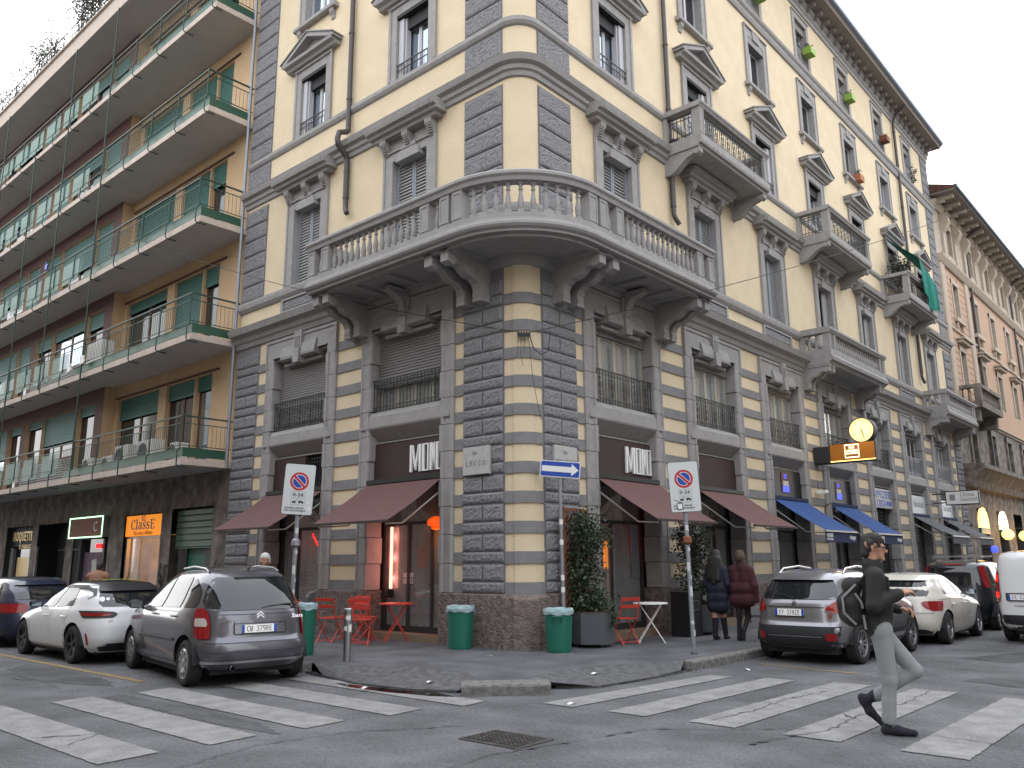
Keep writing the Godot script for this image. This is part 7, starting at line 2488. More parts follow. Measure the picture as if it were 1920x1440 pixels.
func car_body(c: CarShape, n := 200, rows := 44) -> ArrayMesh:
	var y0: float = c.rows[0][0]; var y1: float = c.rows[c.rows.size() - 1][0]
	var g = []
	for j in rows + 1:
		var t = float(j) / rows
		var y = lerpf(y0, y1, 1.0 - pow(1.0 - t, 1.35))
		var o = c.outline(y, n)
		var ring = []
		for p in o:
			var yy = y
			for w in c.wheels:
				var dx = absf(p.x - w)
				if dx < c.arch:
					yy = maxf(yy, c.wr + sqrt(c.arch * c.arch - dx * dx))
			if yy > y + 1e-4:
				ring.append(Vector3(p.x, yy, signf(p.y) * c.side(p.x, yy)) if absf(p.y) > 0.45 * c.at(y)[2] else Vector3(p.x, y, p.y))
			else:
				ring.append(Vector3(p.x, y, p.y))
		g.append(ring)
	var nn = []
	for j in rows + 1:
		var row = []
		for i in n:
			var du = g[j][(i + 1) % n] - g[j][(i + n - 1) % n]
			var dv = g[mini(j + 1, rows)][i] - g[maxi(j - 1, 0)][i]
			if dv.length() < 1e-4: dv = Vector3.UP
			var m: Vector3 = dv.cross(du)
			var out = Vector3(g[j][i].x - c.L / 2, 0, g[j][i].z)
			if m.dot(out) < 0.0 and j < rows - 3: m = -m
			if j >= rows - 3 and m.y < 0.0: m = -m
			row.append(m.normalized() if m.length() > 1e-8 else Vector3.UP)
		nn.append(row)
	var mb = MB.new()
	for j in rows:
		for i in n:
			var k = (i + 1) % n
			mb.quadn(g[j][i], g[j][k], g[j + 1][k], g[j + 1][i], nn[j][i], nn[j][k], nn[j + 1][k], nn[j + 1][i])
	var mid = Vector3.ZERO
	for p in g[rows]: mid += p
	mid /= n
	for i in n:
		mb.trin(g[rows][i], g[rows][(i + 1) % n], mid + Vector3(0, 0.012, 0), nn[rows][i], nn[rows][(i + 1) % n], Vector3.UP)
	return mb.mesh()


# patch over the body side: left and right edges as [x, y] polylines of equal length; s = -1 / 1 for the car's side
func side_patch(c: CarShape, s: float, a: Array, b: Array, off: float, n := 10) -> MB:
	var mb = MB.new()
	var g = []
	for j in a.size():
		var row = []
		for i in n + 1:
			var t = float(i) / n
			var x = lerpf(a[j][0], b[j][0], t); var y = lerpf(a[j][1], b[j][1], t)
			row.append(Vector3(x, y, s * (c.side(x, y) + off + 0.005)))
		g.append(row)
	grid(mb, g)
	return mb


# patch over the rear (e = 0) or front (e = 1): rows of [y, z0, z1]
func end_patch(c: CarShape, e: int, rows: Array, off: float, n := 14) -> MB:
	var mb = MB.new()
	var g = []
	for r in rows:
		var row = []
		for i in n + 1:
			var z = lerpf(r[1], r[2], float(i) / n)
			row.append(Vector3(c.end(z, r[0], e) + (off + 0.006 if e == 1 else -off - 0.006), r[0], z))
		g.append(row)
	grid(mb, g)
	return mb


# patch that wraps a rear or front corner: rows of [y, t0, t1], t counted in metres of outline from the middle of the end
func wrap_patch(c: CarShape, e: int, s: float, rows: Array, off: float, n := 12) -> MB:
	var mb = MB.new()
	var g = []
	for r in rows:
		var q = c.at(r[0])
		var x0: float = q[0]; var x1: float = c.L - q[1]
		var m = (x0 + x1) / 2; var h = (x1 - x0) / 2
		var pts = []
		for i in 161:
			var t = PI / 2 * i / 160.0
			pts.append(Vector2(m + (h if e == 1 else -h) * pow(absf(cos(t)), 2.0 / q[3]), s * q[2] * pow(absf(sin(t)), 2.0 / q[3])))
		var cum = [0.0]
		for i in range(1, 161):
			cum.append(cum[i - 1] + pts[i].distance_to(pts[i - 1]))
		var row = []
		for i in n + 1:
			var want = lerpf(r[1], r[2], float(i) / n)
			var j = 0
			while j < 158 and cum[j + 1] < want: j += 1
			var p = pts[j].lerp(pts[j + 1], clampf((want - cum[j]) / maxf(cum[j + 1] - cum[j], 1e-6), 0.0, 1.0))
			var d = (pts[mini(j + 4, 160)] - pts[maxi(j - 3, 0)]).orthogonal().normalized()
			if d.dot(Vector2(p.x - m, p.y)) < 0: d = -d
			row.append(Vector3(p.x + d.x * (off + 0.004), r[0], p.y + d.y * (off + 0.004)))
		g.append(row)
	grid(mb, g)
	return mb


func grid(mb: MB, g: Array):
	var nr = g.size(); var nc = g[0].size()
	var nn = []
	for j in nr:
		var row = []
		for i in nc:
			var du = g[j][mini(i + 1, nc - 1)] - g[j][maxi(i - 1, 0)]
			var dv = g[mini(j + 1, nr - 1)][i] - g[maxi(j - 1, 0)][i]
			var m: Vector3 = du.cross(dv)
			if m.length() < 1e-9: m = Vector3.UP
			row.append(m.normalized())
		nn.append(row)
	# outward: away from the car's axis
	var ref = nn[nr / 2][nc / 2]; var p = g[nr / 2][nc / 2]
	var out = Vector3(p.x - 2.0, 0.35, p.z * 1.6)
	var f = -1.0 if ref.dot(out) < 0.0 else 1.0
	for j in nr - 1:
		for i in nc - 1:
			mb.quadn(g[j][i], g[j][i + 1], g[j + 1][i + 1], g[j + 1][i], nn[j][i] * f, nn[j][i + 1] * f, nn[j + 1][i + 1] * f, nn[j + 1][i] * f)


# rounded four-cornered side window between edge lines; corners (x, y): bottom rear, bottom front, top front, top rear
func glass_quad(c: CarShape, s: float, q: Array, off := 0.004, bulge := 0.0) -> MB:
	var a = []; var b = []
	for j in 9:
		var t = j / 8.0
		var inset = 0.03 * pow(absf(2.0 * t - 1.0), 6.0)
		var r = Vector2(q[0][0], q[0][1]).lerp(Vector2(q[3][0], q[3][1]), t)
		var f = Vector2(q[1][0], q[1][1]).lerp(Vector2(q[2][0], q[2][1]), t)
		a.append([r.x + inset - bulge * sin(PI * t), r.y]); b.append([f.x - inset + bulge * 0.0, f.y])
	return side_patch(c, s, a, b, off)


func wheel(parent: Node3D, x: float, z: float, r: float, wide: float, style: int, rim: Material):
	var s = signf(z)
	var w = node("wheel", parent, Transform3D(Basis(Vector3.RIGHT, PI / 2 * s), Vector3(x, r, z)))
	var mb = MB.new()
	var h = wide / 2
	var R = r * 0.66
	mb.lathe([[R, -h], [r * 0.93, -h], [r * 0.985, -h + 0.02], [r, -h + 0.045], [r, h - 0.045], [r * 0.985, h - 0.02], [r * 0.93, h - 0.004], [r * 0.8, h + 0.004], [R, h - 0.006], [R * 0.98, h - 0.03]], 30)
	obj(mb, "tyre", M.rubber, w)
	mb = MB.new()
	mb.lathe([[R * 0.98, h - 0.012], [R * 0.94, h - 0.018], [R * 0.9, h - 0.06], [R * 0.3, h - 0.075], [0.0, h - 0.075]], 26)
	obj(mb, "rim_well", M.alloy_dark if style != 0 else rim, w)
	mb = MB.new()
	mb.lathe([[R * 1.0, h - 0.02], [R * 1.0, h - 0.004], [R * 0.93, h - 0.006], [R * 0.91, h - 0.04]], 26)
	var n = [8, 5, 5, 10][style]
	for i in n:
		var t = TAU * i / n
		var d = Vector3(cos(t), 0, sin(t)); var sd = Vector3(-sin(t), 0, cos(t))
		if style == 0:                                     # full hub cap with short slots
			pass
		elif style == 1:                                   # split five spokes
			for k in [-1.0, 1.0]:
				var sw = sd * 0.016
				var p0 = d * R * 0.16 + sd * 0.012 * k; var p1 = d * R * 0.95 + sd * 0.05 * k
				mb.quad(p0 + sw + Vector3(0, h - 0.03, 0), p0 - sw + Vector3(0, h - 0.03, 0), p1 - sw + Vector3(0, h - 0.015, 0), p1 + sw + Vector3(0, h - 0.015, 0))
		else:
			var sw = sd * (0.022 if style == 2 else 0.016)
			var p0 = d * R * 0.14; var p1 = d * R * 0.95
			mb.quad(p0 + sw + Vector3(0, h - 0.03, 0), p0 - sw + Vector3(0, h - 0.03, 0), p1 - sw * 1.3 + Vector3(0, h - 0.012, 0), p1 + sw * 1.3 + Vector3(0, h - 0.012, 0))
	mb.lathe([[R * 0.24, h - 0.035], [R * 0.22, h - 0.02], [0.0, h - 0.016]], 16)
	if style == 0:
		mb.lathe([[R * 0.93, h - 0.01], [R * 0.86, h + 0.002], [R * 0.62, h + 0.006], [R * 0.3, h - 0.004], [0.0, h + 0.004]], 26)
	obj(mb, "rim", rim, w)
	if style == 0:
		mb = MB.new()
		for i in 9:
			var t = TAU * i / 9.0
			var d = Vector3(cos(t), 0, sin(t)); var sd = Vector3(-sin(t), 0, cos(t))
			mb.quad(d * R * 0.6 + sd * 0.012 + Vector3(0, h + 0.009, 0), d * R * 0.6 - sd * 0.012 + Vector3(0, h + 0.009, 0), d * R * 0.84 - sd * 0.02 + Vector3(0, h + 0.007, 0), d * R * 0.84 + sd * 0.02 + Vector3(0, h + 0.007, 0))
		obj(mb, "slots", M.alloy_dark, w)


func number_plate(parent: Node3D, text: String, xf: Transform3D):
	var p = node("number_plate", parent, xf)
	inst(boxmesh("np base", [[-0.255, 0.255, -0.055, 0.055, 0, 0.006]]), "plate", M.letter_white, p)
	inst(boxmesh("np blue l", [[-0.254, -0.213, -0.054, 0.054, 0.006, 0.008]]), "blue_strip", M.sign_blue, p)
	inst(boxmesh("np blue r", [[0.213, 0.254, -0.054, 0.054, 0.006, 0.008]]), "blue_strip", M.sign_blue, p)
	letters(text, 0.076, 0.36, M.black, p, Transform3D(Basis.IDENTITY, Vector3(0, 0, 0.006)), "lettering", "Droid Sans Mono", 700, 0.002)
	inst(boxmesh("np holder", [[-0.26, 0.26, -0.078, -0.056, -0.002, 0.008]]), "holder", M.black, p)


# rear-facing transform: x to the right as seen from behind the car
func rear_xf(x: float, y: float, z: float, tilt := 0.0) -> Transform3D:
	return Transform3D(Basis(Vector3(0, 0, 1), Vector3(0, 1, 0), Vector3(-1, 0, 0)) * Basis(Vector3.RIGHT, tilt), Vector3(x, y, z))


func car_common(c: CarShape, o: Node3D, body: Material, track: float, wide: float, style: int, rim: Material, under: float):
	inst(car_body(c), "body", body, o)
	for w in c.wheels:
		for s in [-1.0, 1.0]:
			wheel(o, w, s * track, c.wr, wide, style, rim)
	var mb = MB.new()                                     # dark underside and wheel wells
	mb.box(0.25, c.L - 0.25, 0.17, under, -0.60, 0.60)
	mb.box(c.wheels[0] + c.arch, c.wheels[1] - c.arch, 0.16, under, -track, track)
	for w in c.wheels:
		for s in [-1.0, 1.0]:
			for i in 10:
				var t0 = PI * i / 10.0; var t1 = PI * (i + 1) / 10.0
				var r = c.arch - 0.002
				mb.quad(Vector3(w + cos(t0) * r, c.wr + sin(t0) * r, s * 0.55), Vector3(w + cos(t1) * r, c.wr + sin(t1) * r, s * 0.55), Vector3(w + cos(t1) * r, c.wr + sin(t1) * r, s * (c.side(w, c.wr + 0.2) - 0.01)), Vector3(w + cos(t0) * r, c.wr + sin(t0) * r, s * (c.side(w, c.wr + 0.2) - 0.01)))
	obj(mb, "underbody", M.rubber, o)
	mb = MB.new()
	for w in c.wheels:
		for s in [-1.0, 1.0]:
			for i in 18:
				var t0 = lerpf(-0.12, PI + 0.12, i / 18.0); var t1 = lerpf(-0.12, PI + 0.12, (i + 1) / 18.0)
				var e = []
				for t in [t0, t1]:
					for r in [c.arch, c.arch + 0.035]:
						var x = w + cos(t) * r; var y = maxf(c.wr + sin(t) * r, c.rows[0][0])
						e.append(Vector3(x, y, s * (c.side(x, y) + 0.006)))
				mb.quad(e[0], e[1], e[3], e[2])
	obj(mb, "arch_lip", body, o)


func mirror(o: Node3D, c: CarShape, x: float, y: float, m: Material, both := true):
	for s in ([-1.0, 1.0] if both else [1.0]):
		var w = c.side(x, y)
		var mb = MB.new()
		mb.T = Transform3D(Basis(Vector3.FORWARD, -PI / 2), Vector3(x, y, s * (w + 0.13)))
		mb.T = Transform3D(Basis.from_scale(Vector3(0.55, 0.62, 1.0)), Vector3(x, y + 0.05, s * (w + 0.13)))
		mb.lathe([[0.0, -0.11], [0.07, -0.10], [0.105, -0.05], [0.11, 0.0], [0.10, 0.06], [0.06, 0.105], [0.0, 0.115]], 14)
		var part = obj(mb, "mirror", m, o)
		mb = MB.new()
		mb.T = Transform3D(Basis.IDENTITY, Vector3(x, y + 0.05, s * (w + 0.13)))
		mb.box(-0.066, -0.058, -0.05, 0.05, -0.085, 0.085)
		obj(mb, "mirror_glass", M.glass_sky, part)
		mb = MB.new()
		mb.tube([Vector3(x + 0.02, y - 0.02, s * (w - 0.03)), Vector3(x, y + 0.02, s * (w + 0.07))], 0.02, 5)
		obj(mb, "stalk", m, part)


func seams(o: Node3D, c: CarShape, lines: Array, wide := 0.007):
	for s in [-1.0, 1.0]:
		var mb = MB.new()
		for l in lines:
			for k in l.size() - 1:
				var p = Vector2(l[k][0], l[k][1]); var q = Vector2(l[k + 1][0], l[k + 1][1])
				var n = maxi(1, int(p.distance_to(q) / 0.08))
				var d = (q - p).normalized().orthogonal() * wide / 2
				for i in n:
					var a = p.lerp(q, float(i) / n); var b = p.lerp(q, float(i + 1) / n)
					var v = []
					for e in [a - d, a + d, b + d, b - d]:
						v.append(Vector3(e.x, e.y, s * (c.side(e.x, e.y) + 0.0025)))
					mb.quad(v[0], v[1], v[2], v[3])
		obj(mb, "seams", M.black, o)


func handles(o: Node3D, c: CarShape, xs: Array, y: float, m: Material):
	for x in xs:
		for s in [-1.0, 1.0]:
			var mb = MB.new()
			var w = c.side(x, y)
			mb.tube([Vector3(x - 0.09, y, s * (w + 0.002)), Vector3(x - 0.06, y + 0.004, s * (w + 0.03)), Vector3(x + 0.06, y + 0.008, s * (w + 0.03)), Vector3(x + 0.09, y + 0.008, s * (w + 0.002))], 0.013, 6)
			obj(mb, "door_handle", m, o)


func car_at(called: String, label: String, x: float, z: float, yaw: float, scale: float, c: CarShape) -> Node3D:
	# x, z: where the middle of the rear bumper stands; yaw 0 points along +x
	var b = Basis(Vector3.UP, yaw).scaled(Vector3.ONE * scale)
	var o = node(called, self, Transform3D(b, Vector3(x, 0, z)))
	tag(o, label, "car" if called != "delivery_van" else "van", "vehicles along the kerbs")
	return o


func cars():
	mpv()
	white_hatch()
	navy_car()
	silver_suv()
	cream_hatch()
	ink_mini()
	van()
	var c = hatch_shape(3.9, 1.45)
	var o = car_at("white_car", "white car showing only its roof between the dark car and the van", -5.45, -27.3, PI / 2, 0.95, c)
	car_common(c, o, M.white_car, 0.72, 0.18, 2, M.alloy, 0.5)
	inst(end_patch(c, 0, [[0.98, -0.5, 0.5], [1.15, -0.55, 0.55], [1.32, -0.5, 0.5]], 0.004).mesh(), "rear_window", M.car_glass, o)
	for s in [-1.0, 1.0]:
		obj(glass_quad(c, s, [[0.5, 0.98], [2.6, 0.98], [2.2, 1.33], [0.75, 1.33]]), "side_window", M.car_glass, o)


func hatch_shape(L: float, H: float) -> CarShape:
	var c = CarShape.new()
	c.L = L
	c.wr = 0.31
	c.arch = 0.37
	c.wheels = [0.68, L - 0.80]
	c.rows = [[0.20, 0.14, 0.16, 0.78, 4.5], [0.30, 0.05, 0.06, 0.83, 5.0], [0.45, 0.0, 0.0, 0.855, 5.0], [0.62, 0.01, 0.02, 0.865, 5.0], [0.74, 0.03, 0.10, 0.86, 4.8], [0.84, 0.05, 0.45, 0.85, 4.4], [0.92, 0.07, 0.92, 0.825, 4.2], [0.98, 0.10, 1.15, 0.79, 4.2],
		[1.12, 0.20, 1.40, 0.72, 4.4], [H - 0.18, 0.36, 1.72, 0.64, 4.6], [H - 0.08, 0.5, 1.98, 0.585, 4.2], [H - 0.03, 0.66, 2.2, 0.52, 3.6], [H, 1.0, 2.55, 0.36, 3.0]]
	return c


func mpv():
	var c = CarShape.new()
	c.L = 4.27
	c.wr = 0.315
	c.arch = 0.385
	c.wheels = [0.70, 3.40]
	c.rows = [[0.24, 0.14, 0.16, 0.79, 5.0], [0.33, 0.04, 0.06, 0.845, 5.5], [0.48, 0.0, 0.0, 0.87, 5.5], [0.60, 0.015, 0.01, 0.875, 5.2], [0.64, 0.05, 0.02, 0.875, 5.0], [0.80, 0.075, 0.10, 0.875, 4.6], [0.92, 0.095, 0.32, 0.868, 4.3], [1.0, 0.12, 0.62, 0.85, 4.2], [1.07, 0.15, 0.95, 0.82, 4.2],
		[1.2, 0.22, 1.22, 0.765, 4.2], [1.4, 0.36, 1.62, 0.68, 4.0], [1.52, 0.50, 1.95, 0.61, 3.6], [1.58, 0.66, 2.2, 0.53, 3.2], [1.62, 0.98, 2.55, 0.38, 2.8], [1.635, 1.35, 2.8, 0.18, 2.5]]
	var o = car_at("parked_car", "grey people carrier seen from behind, plate CM 379RE, at the left kerb", -10.22, -6.44, PI - 0.17, 0.96, c)
	car_common(c, o, M.gray_car, 0.745, 0.195, 0, M.alloy, 0.55)
	# glass
	inst(end_patch(c, 0, [[1.03, -0.60, 0.60], [1.06, -0.69, 0.69], [1.15, -0.70, 0.70], [1.25, -0.665, 0.665], [1.35, -0.62, 0.62], [1.44, -0.56, 0.56], [1.48, -0.50, 0.50]], 0.005, 20).mesh(), "rear_window", M.car_glass, o)
	for s in [-1.0, 1.0]:
		obj(glass_quad(c, s, [[0.56, 1.07], [0.98, 1.06], [0.98, 1.47], [0.68, 1.36]], 0.005, 0.05), "rear_side_window", M.car_glass, o)
		obj(glass_quad(c, s, [[1.04, 1.06], [1.78, 1.04], [1.72, 1.51], [1.06, 1.485]], 0.005), "rear_door_window", M.car_glass, o)
		obj(glass_quad(c, s, [[1.86, 1.04], [2.78, 1.02], [2.30, 1.42], [1.80, 1.51]], 0.005), "front_door_window", M.car_glass, o)
		obj(glass_quad(c, s, [[2.84, 1.02], [3.18, 1.01], [2.95, 1.12], [2.42, 1.40]], 0.005), "quarter_window", M.car_glass, o)
	inst(end_patch(c, 1, [[1.08, -0.62, 0.62], [1.25, -0.6, 0.6], [1.45, -0.52, 0.52], [1.55, -0.42, 0.42]], 0.004, 14).mesh(), "windscreen", M.car_glass, o)
	# lights
	for s in [-1.0, 1.0]:
		obj(wrap_patch(c, 0, s, [[0.66, 0.70, 0.93], [0.72, 0.69, 0.97], [0.85, 0.69, 0.99], [0.95, 0.70, 0.985], [1.02, 0.73, 0.96], [1.06, 0.79, 0.92]], 0.014), "tail_light", M.tail_red, o)
		obj(wrap_patch(c, 0, s, [[0.82, 0.745, 0.955], [0.85, 0.73, 0.965], [0.90, 0.74, 0.96], [0.93, 0.77, 0.94]], 0.019), "indicator", M.lens, o)
	# bumper: line, rub strip, plate recess, handle ledge
	inst(end_patch(c, 0, [[0.600, -0.80, 0.80], [0.607, -0.80, 0.80]], 0.006, 20).mesh(), "bumper_edge", M.black, o)
	inst(end_patch(c, 0, [[0.325, -0.74, 0.74], [0.35, -0.76, 0.76], [0.36, -0.76, 0.76]], 0.01, 20).mesh(), "chrome_strip", M.alloy, o)
	inst(end_patch(c, 0, [[0.47, -0.80, 0.80], [0.476, -0.80, 0.80]], 0.004, 20).mesh(), "bumper_crease", M.plastic, o)
	inst(end_patch(c, 0, [[0.70, -0.36, 0.36], [0.72, -0.385, 0.385], [0.84, -0.385, 0.385], [0.86, -0.36, 0.36]], 0.003, 16).mesh(), "plate_recess", M.alloy_dark, o)
	inst(end_patch(c, 0, [[0.715, -0.365, 0.365], [0.845, -0.365, 0.365]], 0.005, 16).mesh(), "plate_panel", M.gray_car, o)
	inst(end_patch(c, 0, [[0.855, -0.37, 0.37], [0.875, -0.375, 0.375], [0.895, -0.36, 0.36]], 0.022, 16).mesh(), "handle_ledge", M.gray_car, o)
	inst(end_patch(c, 0, [[0.972, -0.56, 0.56], [0.978, -0.56, 0.56]], 0.004, 16).mesh(), "tailgate_crease", M.plastic, o)
	number_plate(o, "CM 379RE", rear_xf(0.062, 0.778, -0.02, -0.1))
	var badge = MB.new()
	for y in [0.0, 0.038]:
		badge.prism(PackedVector2Array([Vector2(-0.055, y), Vector2(0, y + 0.042), Vector2(0.055, y), Vector2(0.055, y + 0.022), Vector2(0, y + 0.064), Vector2(-0.055, y + 0.022)]), 0, 0.012)
	obj(badge, "badge", M.chrome, o, rear_xf(0.098, 0.905, 0.0, -0.12))
	letters("Xsara", 0.05, 0.16, M.chrome, o, rear_xf(0.118, 0.925, 0.56, -0.12) * Transform3D(Basis(Vector3.UP, -0.12), Vector3(0, 0, 0.012)), "model_lettering", "Droid Serif", 400, 0.004)
	letters("CITROEN", 0.018, 0.2, M.chrome, o, rear_xf(0.108, 0.885, -0.50, -0.1) * Transform3D(Basis(Vector3.UP, 0.12), Vector3(0, 0, 0.012)), "maker_lettering", "Droid Sans", 700, 0.003)
	var mb = MB.new()                                     # wiper
	mb.tube([Vector3(0.135, 1.045, 0.02), Vector3(0.14, 1.075, 0.16), Vector3(0.17, 1.10, 0.55)], 0.011, 5)
	mb.tube([Vector3(0.165, 1.09, 0.10), Vector3(0.175, 1.10, 0.62)], 0.008, 4)
	obj(mb, "wiper", M.black, o)
	mb = MB.new()                                         # exhaust
	mb.T = Transform3D(Basis(Vector3.BACK, PI / 2), Vector3(0.16, 0.265, -0.38))
	mb.lathe([[0.030, -0.1], [0.036, 0.12], [0.032, 0.125], [0.030, 0.02]], 12)
	obj(mb, "exhaust", M.chrome, o)
	for s in [-1.0, 1.0]:
		mb = MB.new()
		mb.tube([Vector3(0.78, 1.555, s * 0.53), Vector3(0.95, 1.605, s * 0.52), Vector3(1.5, 1.635, s * 0.50), Vector3(2.0, 1.60, s * 0.50)], 0.016, 6)
		obj(mb, "roof_rail", M.gray_car, o)
	for s in [-1.0, 1.0]:                                 # rub strips along the doors
		obj(side_patch(c, s, [[1.12, 0.585], [1.12, 0.625]], [[1.92, 0.575], [1.92, 0.615]], 0.014, 12), "rub_strip", M.alloy_dark, o)
		obj(side_patch(c, s, [[1.95, 0.575], [1.95, 0.615]], [[2.82, 0.565], [2.82, 0.605]], 0.014, 12), "rub_strip", M.alloy_dark, o)
		obj(side_patch(c, s, [[1.12, 0.626], [1.12, 0.634]], [[2.82, 0.606], [2.82, 0.614]], 0.015, 16), "strip_trim", M.alloy, o)
		obj(side_patch(c, s, [[1.14, 0.285], [1.14, 0.298]], [[2.85, 0.275], [2.85, 0.288]], 0.012, 12), "sill_trim", M.alloy, o)
	seams(o, c, [[[1.02, 0.42], [1.03, 0.9], [1.0, 1.05]], [[1.93, 0.28], [1.95, 0.7], [1.82, 1.03]], [[2.9, 0.3], [2.98, 0.75], [2.88, 1.0]], [[1.02, 1.0], [1.9, 0.99], [2.9, 0.97]]])
	handles(o, c, [1.2, 2.08], 0.93, M.gray_car)
	mirror(o, c, 2.85, 1.0, M.plastic)
	mb = MB.new()
	mb.tube([Vector3(0.66, 1.60, 0), Vector3(0.6, 1.62, 0)], 0.02, 5)
	obj(mb, "antenna_base", M.black, o)


func white_hatch():
	var c = hatch_shape(4.05, 1.43)
	c.wheels = [0.74, 3.28]
	c.wr = 0.33
	c.arch = 0.385
	var o = car_at("parked_car", "white hatchback with black roof parked ahead of the grey people carrier", -14.32, -6.62, PI - 0.02, 0.93, c)
	car_common(c, o, M.white_car, 0.745, 0.2, 2, M.alloy_dark, 0.5)
	for s in [-1.0, 1.0]:
		obj(glass_quad(c, s, [[0.95, 1.0], [1.72, 0.96], [1.62, 1.32], [1.14, 1.30]], 0.004), "rear_door_window", M.car_glass, o)
		obj(glass_quad(c, s, [[1.79, 0.96], [2.78, 0.935], [2.05, 1.28], [1.69, 1.32]], 0.004), "front_door_window", M.car_glass, o)
		obj(side_patch(c, s, [[0.42, 1.18], [0.55, 1.30], [0.8, 1.36]], [[0.55, 1.12], [2.0, 1.31], [1.9, 1.36]], 0.005, 12), "black_pillar", M.black, o)
		# slim wedge lights, light in the bumper
		obj(wrap_patch(c, 0, s, [[0.80, 0.42, 0.98], [0.83, 0.36, 1.02], [0.87, 0.34, 1.06], [0.90, 0.40, 1.10], [0.92, 0.60, 1.12]], 0.010), "tail_light_frame", M.plastic, o)
		obj(wrap_patch(c, 0, s, [[0.835, 0.48, 0.99], [0.86, 0.42, 1.03], [0.885, 0.50, 1.07]], 0.016), "tail_light", M.tail_red, o)
		obj(wrap_patch(c, 0, s, [[0.34, 0.80, 0.84], [0.46, 0.84, 0.89], [0.54, 0.88, 0.91]], 0.010), "reflector", M.tail_red, o)
		obj(side_patch(c, s, [[1.0, 0.20], [1.0, 0.235]], [[2.9, 0.20], [2.9, 0.235]], 0.006, 10), "sill", M.plastic, o)
	inst(end_patch(c, 0, [[0.99, -0.56, 0.56], [1.05, -0.60, 0.60], [1.18, -0.56, 0.56], [1.26, -0.52, 0.52]], 0.006, 14).mesh(), "rear_window", M.car_glass, o)
	inst(end_patch(c, 0, [[1.26, -0.56, 0.56], [1.33, -0.52, 0.52], [1.40, -0.45, 0.45]], 0.07, 14).mesh(), "spoiler", M.black, o)
	inst(end_patch(c, 0, [[0.22, -0.55, 0.55], [0.30, -0.62, 0.62], [0.36, -0.5, 0.5]], 0.006, 14).mesh(), "diffuser", M.plastic, o)
	inst(end_patch(c, 1, [[0.99, -0.6, 0.6], [1.15, -0.56, 0.56], [1.32, -0.48, 0.48]], 0.004, 12).mesh(), "windscreen", M.car_glass, o)
	var mb = MB.new()                                      # black roof skin
	var g = []
	for j in 7:
		var y = lerpf(1.345, 1.432, 1.0 - pow(1.0 - j / 6.0, 1.5))
		var row = []
		for p in c.outline(y, 80):
			row.append(Vector3(p.x, y + 0.006, p.y))
		row.append(row[0])
		g.append(row)
	grid(mb, g)
	var mid = Vector3(2.0, 1.445, 0)
	for i in 80:
		mb.trin(g[6][i], g[6][i + 1], mid, Vector3.UP, Vector3.UP, Vector3.UP)
	obj(mb, "roof", M.ink_car, o)
	seams(o, c, [[[0.98, 0.5], [1.1, 0.72], [0.98, 0.98]], [[1.83, 0.26], [1.86, 0.7], [1.76, 0.95]], [[2.86, 0.3], [2.92, 0.7], [2.84, 0.92]], [[1.0, 0.26], [2.86, 0.26]]])
	handles(o, c, [1.18, 2.02], 0.80, M.white_car)
	mirror(o, c, 2.62, 0.95, M.black)
	inst(boxmesh("roof strip", [[-0.35, 0.35, 0, 0.01, -0.02, 0.02]]), "yellow_strip", M.lime, o, Transform3D(Basis(Vector3.UP, PI / 2), Vector3(1.1, 1.445, 0.1)))
	mb = MB.new()
	mb.tube([Vector3(0.62, 1.42, 0.0), Vector3(0.5, 1.62, 0.0)], 0.006, 4)
	obj(mb, "antenna", M.black, o)
	letters("CORSA", 0.03, 0.16, M.zinc, o, rear_xf(0.05, 0.74, -0.42, 0.0) * Transform3D(Basis(Vector3.UP, 0.08), Vector3(0, 0, 0.004)), "model_lettering", "Droid Sans", 700, 0.003)


func navy_car():
	var c = hatch_shape(4.3, 1.44)
	c.wheels = [0.78, 3.45]
	var o = car_at("parked_car", "dark blue car at the left edge, red light lit by the white hatchback's nose", -18.55, -6.7, PI, 0.95, c)
	car_common(c, o, M.navy_car, 0.74, 0.2, 2, M.alloy, 0.5)
	for s in [-1.0, 1.0]:
		obj(glass_quad(c, s, [[0.6, 1.0], [1.8, 0.96], [1.7, 1.32], [0.9, 1.30]], 0.004), "side_window", M.car_glass, o)
		obj(glass_quad(c, s, [[1.87, 0.96], [2.8, 0.94], [2.1, 1.28], [1.77, 1.32]], 0.004), "side_window", M.car_glass, o)
		obj(wrap_patch(c, 0, s, [[0.72, 0.40, 0.98], [0.76, 0.36, 1.0], [0.86, 0.36, 1.04], [0.90, 0.42, 1.05]], 0.010), "tail_light", M.brake_red if s > 0 else M.tail_red, o)
	inst(end_patch(c, 0, [[0.98, -0.56, 0.56], [1.1, -0.58, 0.58], [1.28, -0.52, 0.52]], 0.005, 14).mesh(), "rear_window", M.car_glass, o)
	inst(end_patch(c, 0, [[1.28, -0.54, 0.54], [1.36, -0.5, 0.5]], 0.05, 12).mesh(), "spoiler", M.navy_car, o)
	seams(o, c, [[[1.84, 0.26], [1.9, 0.7], [1.8, 0.95]]])


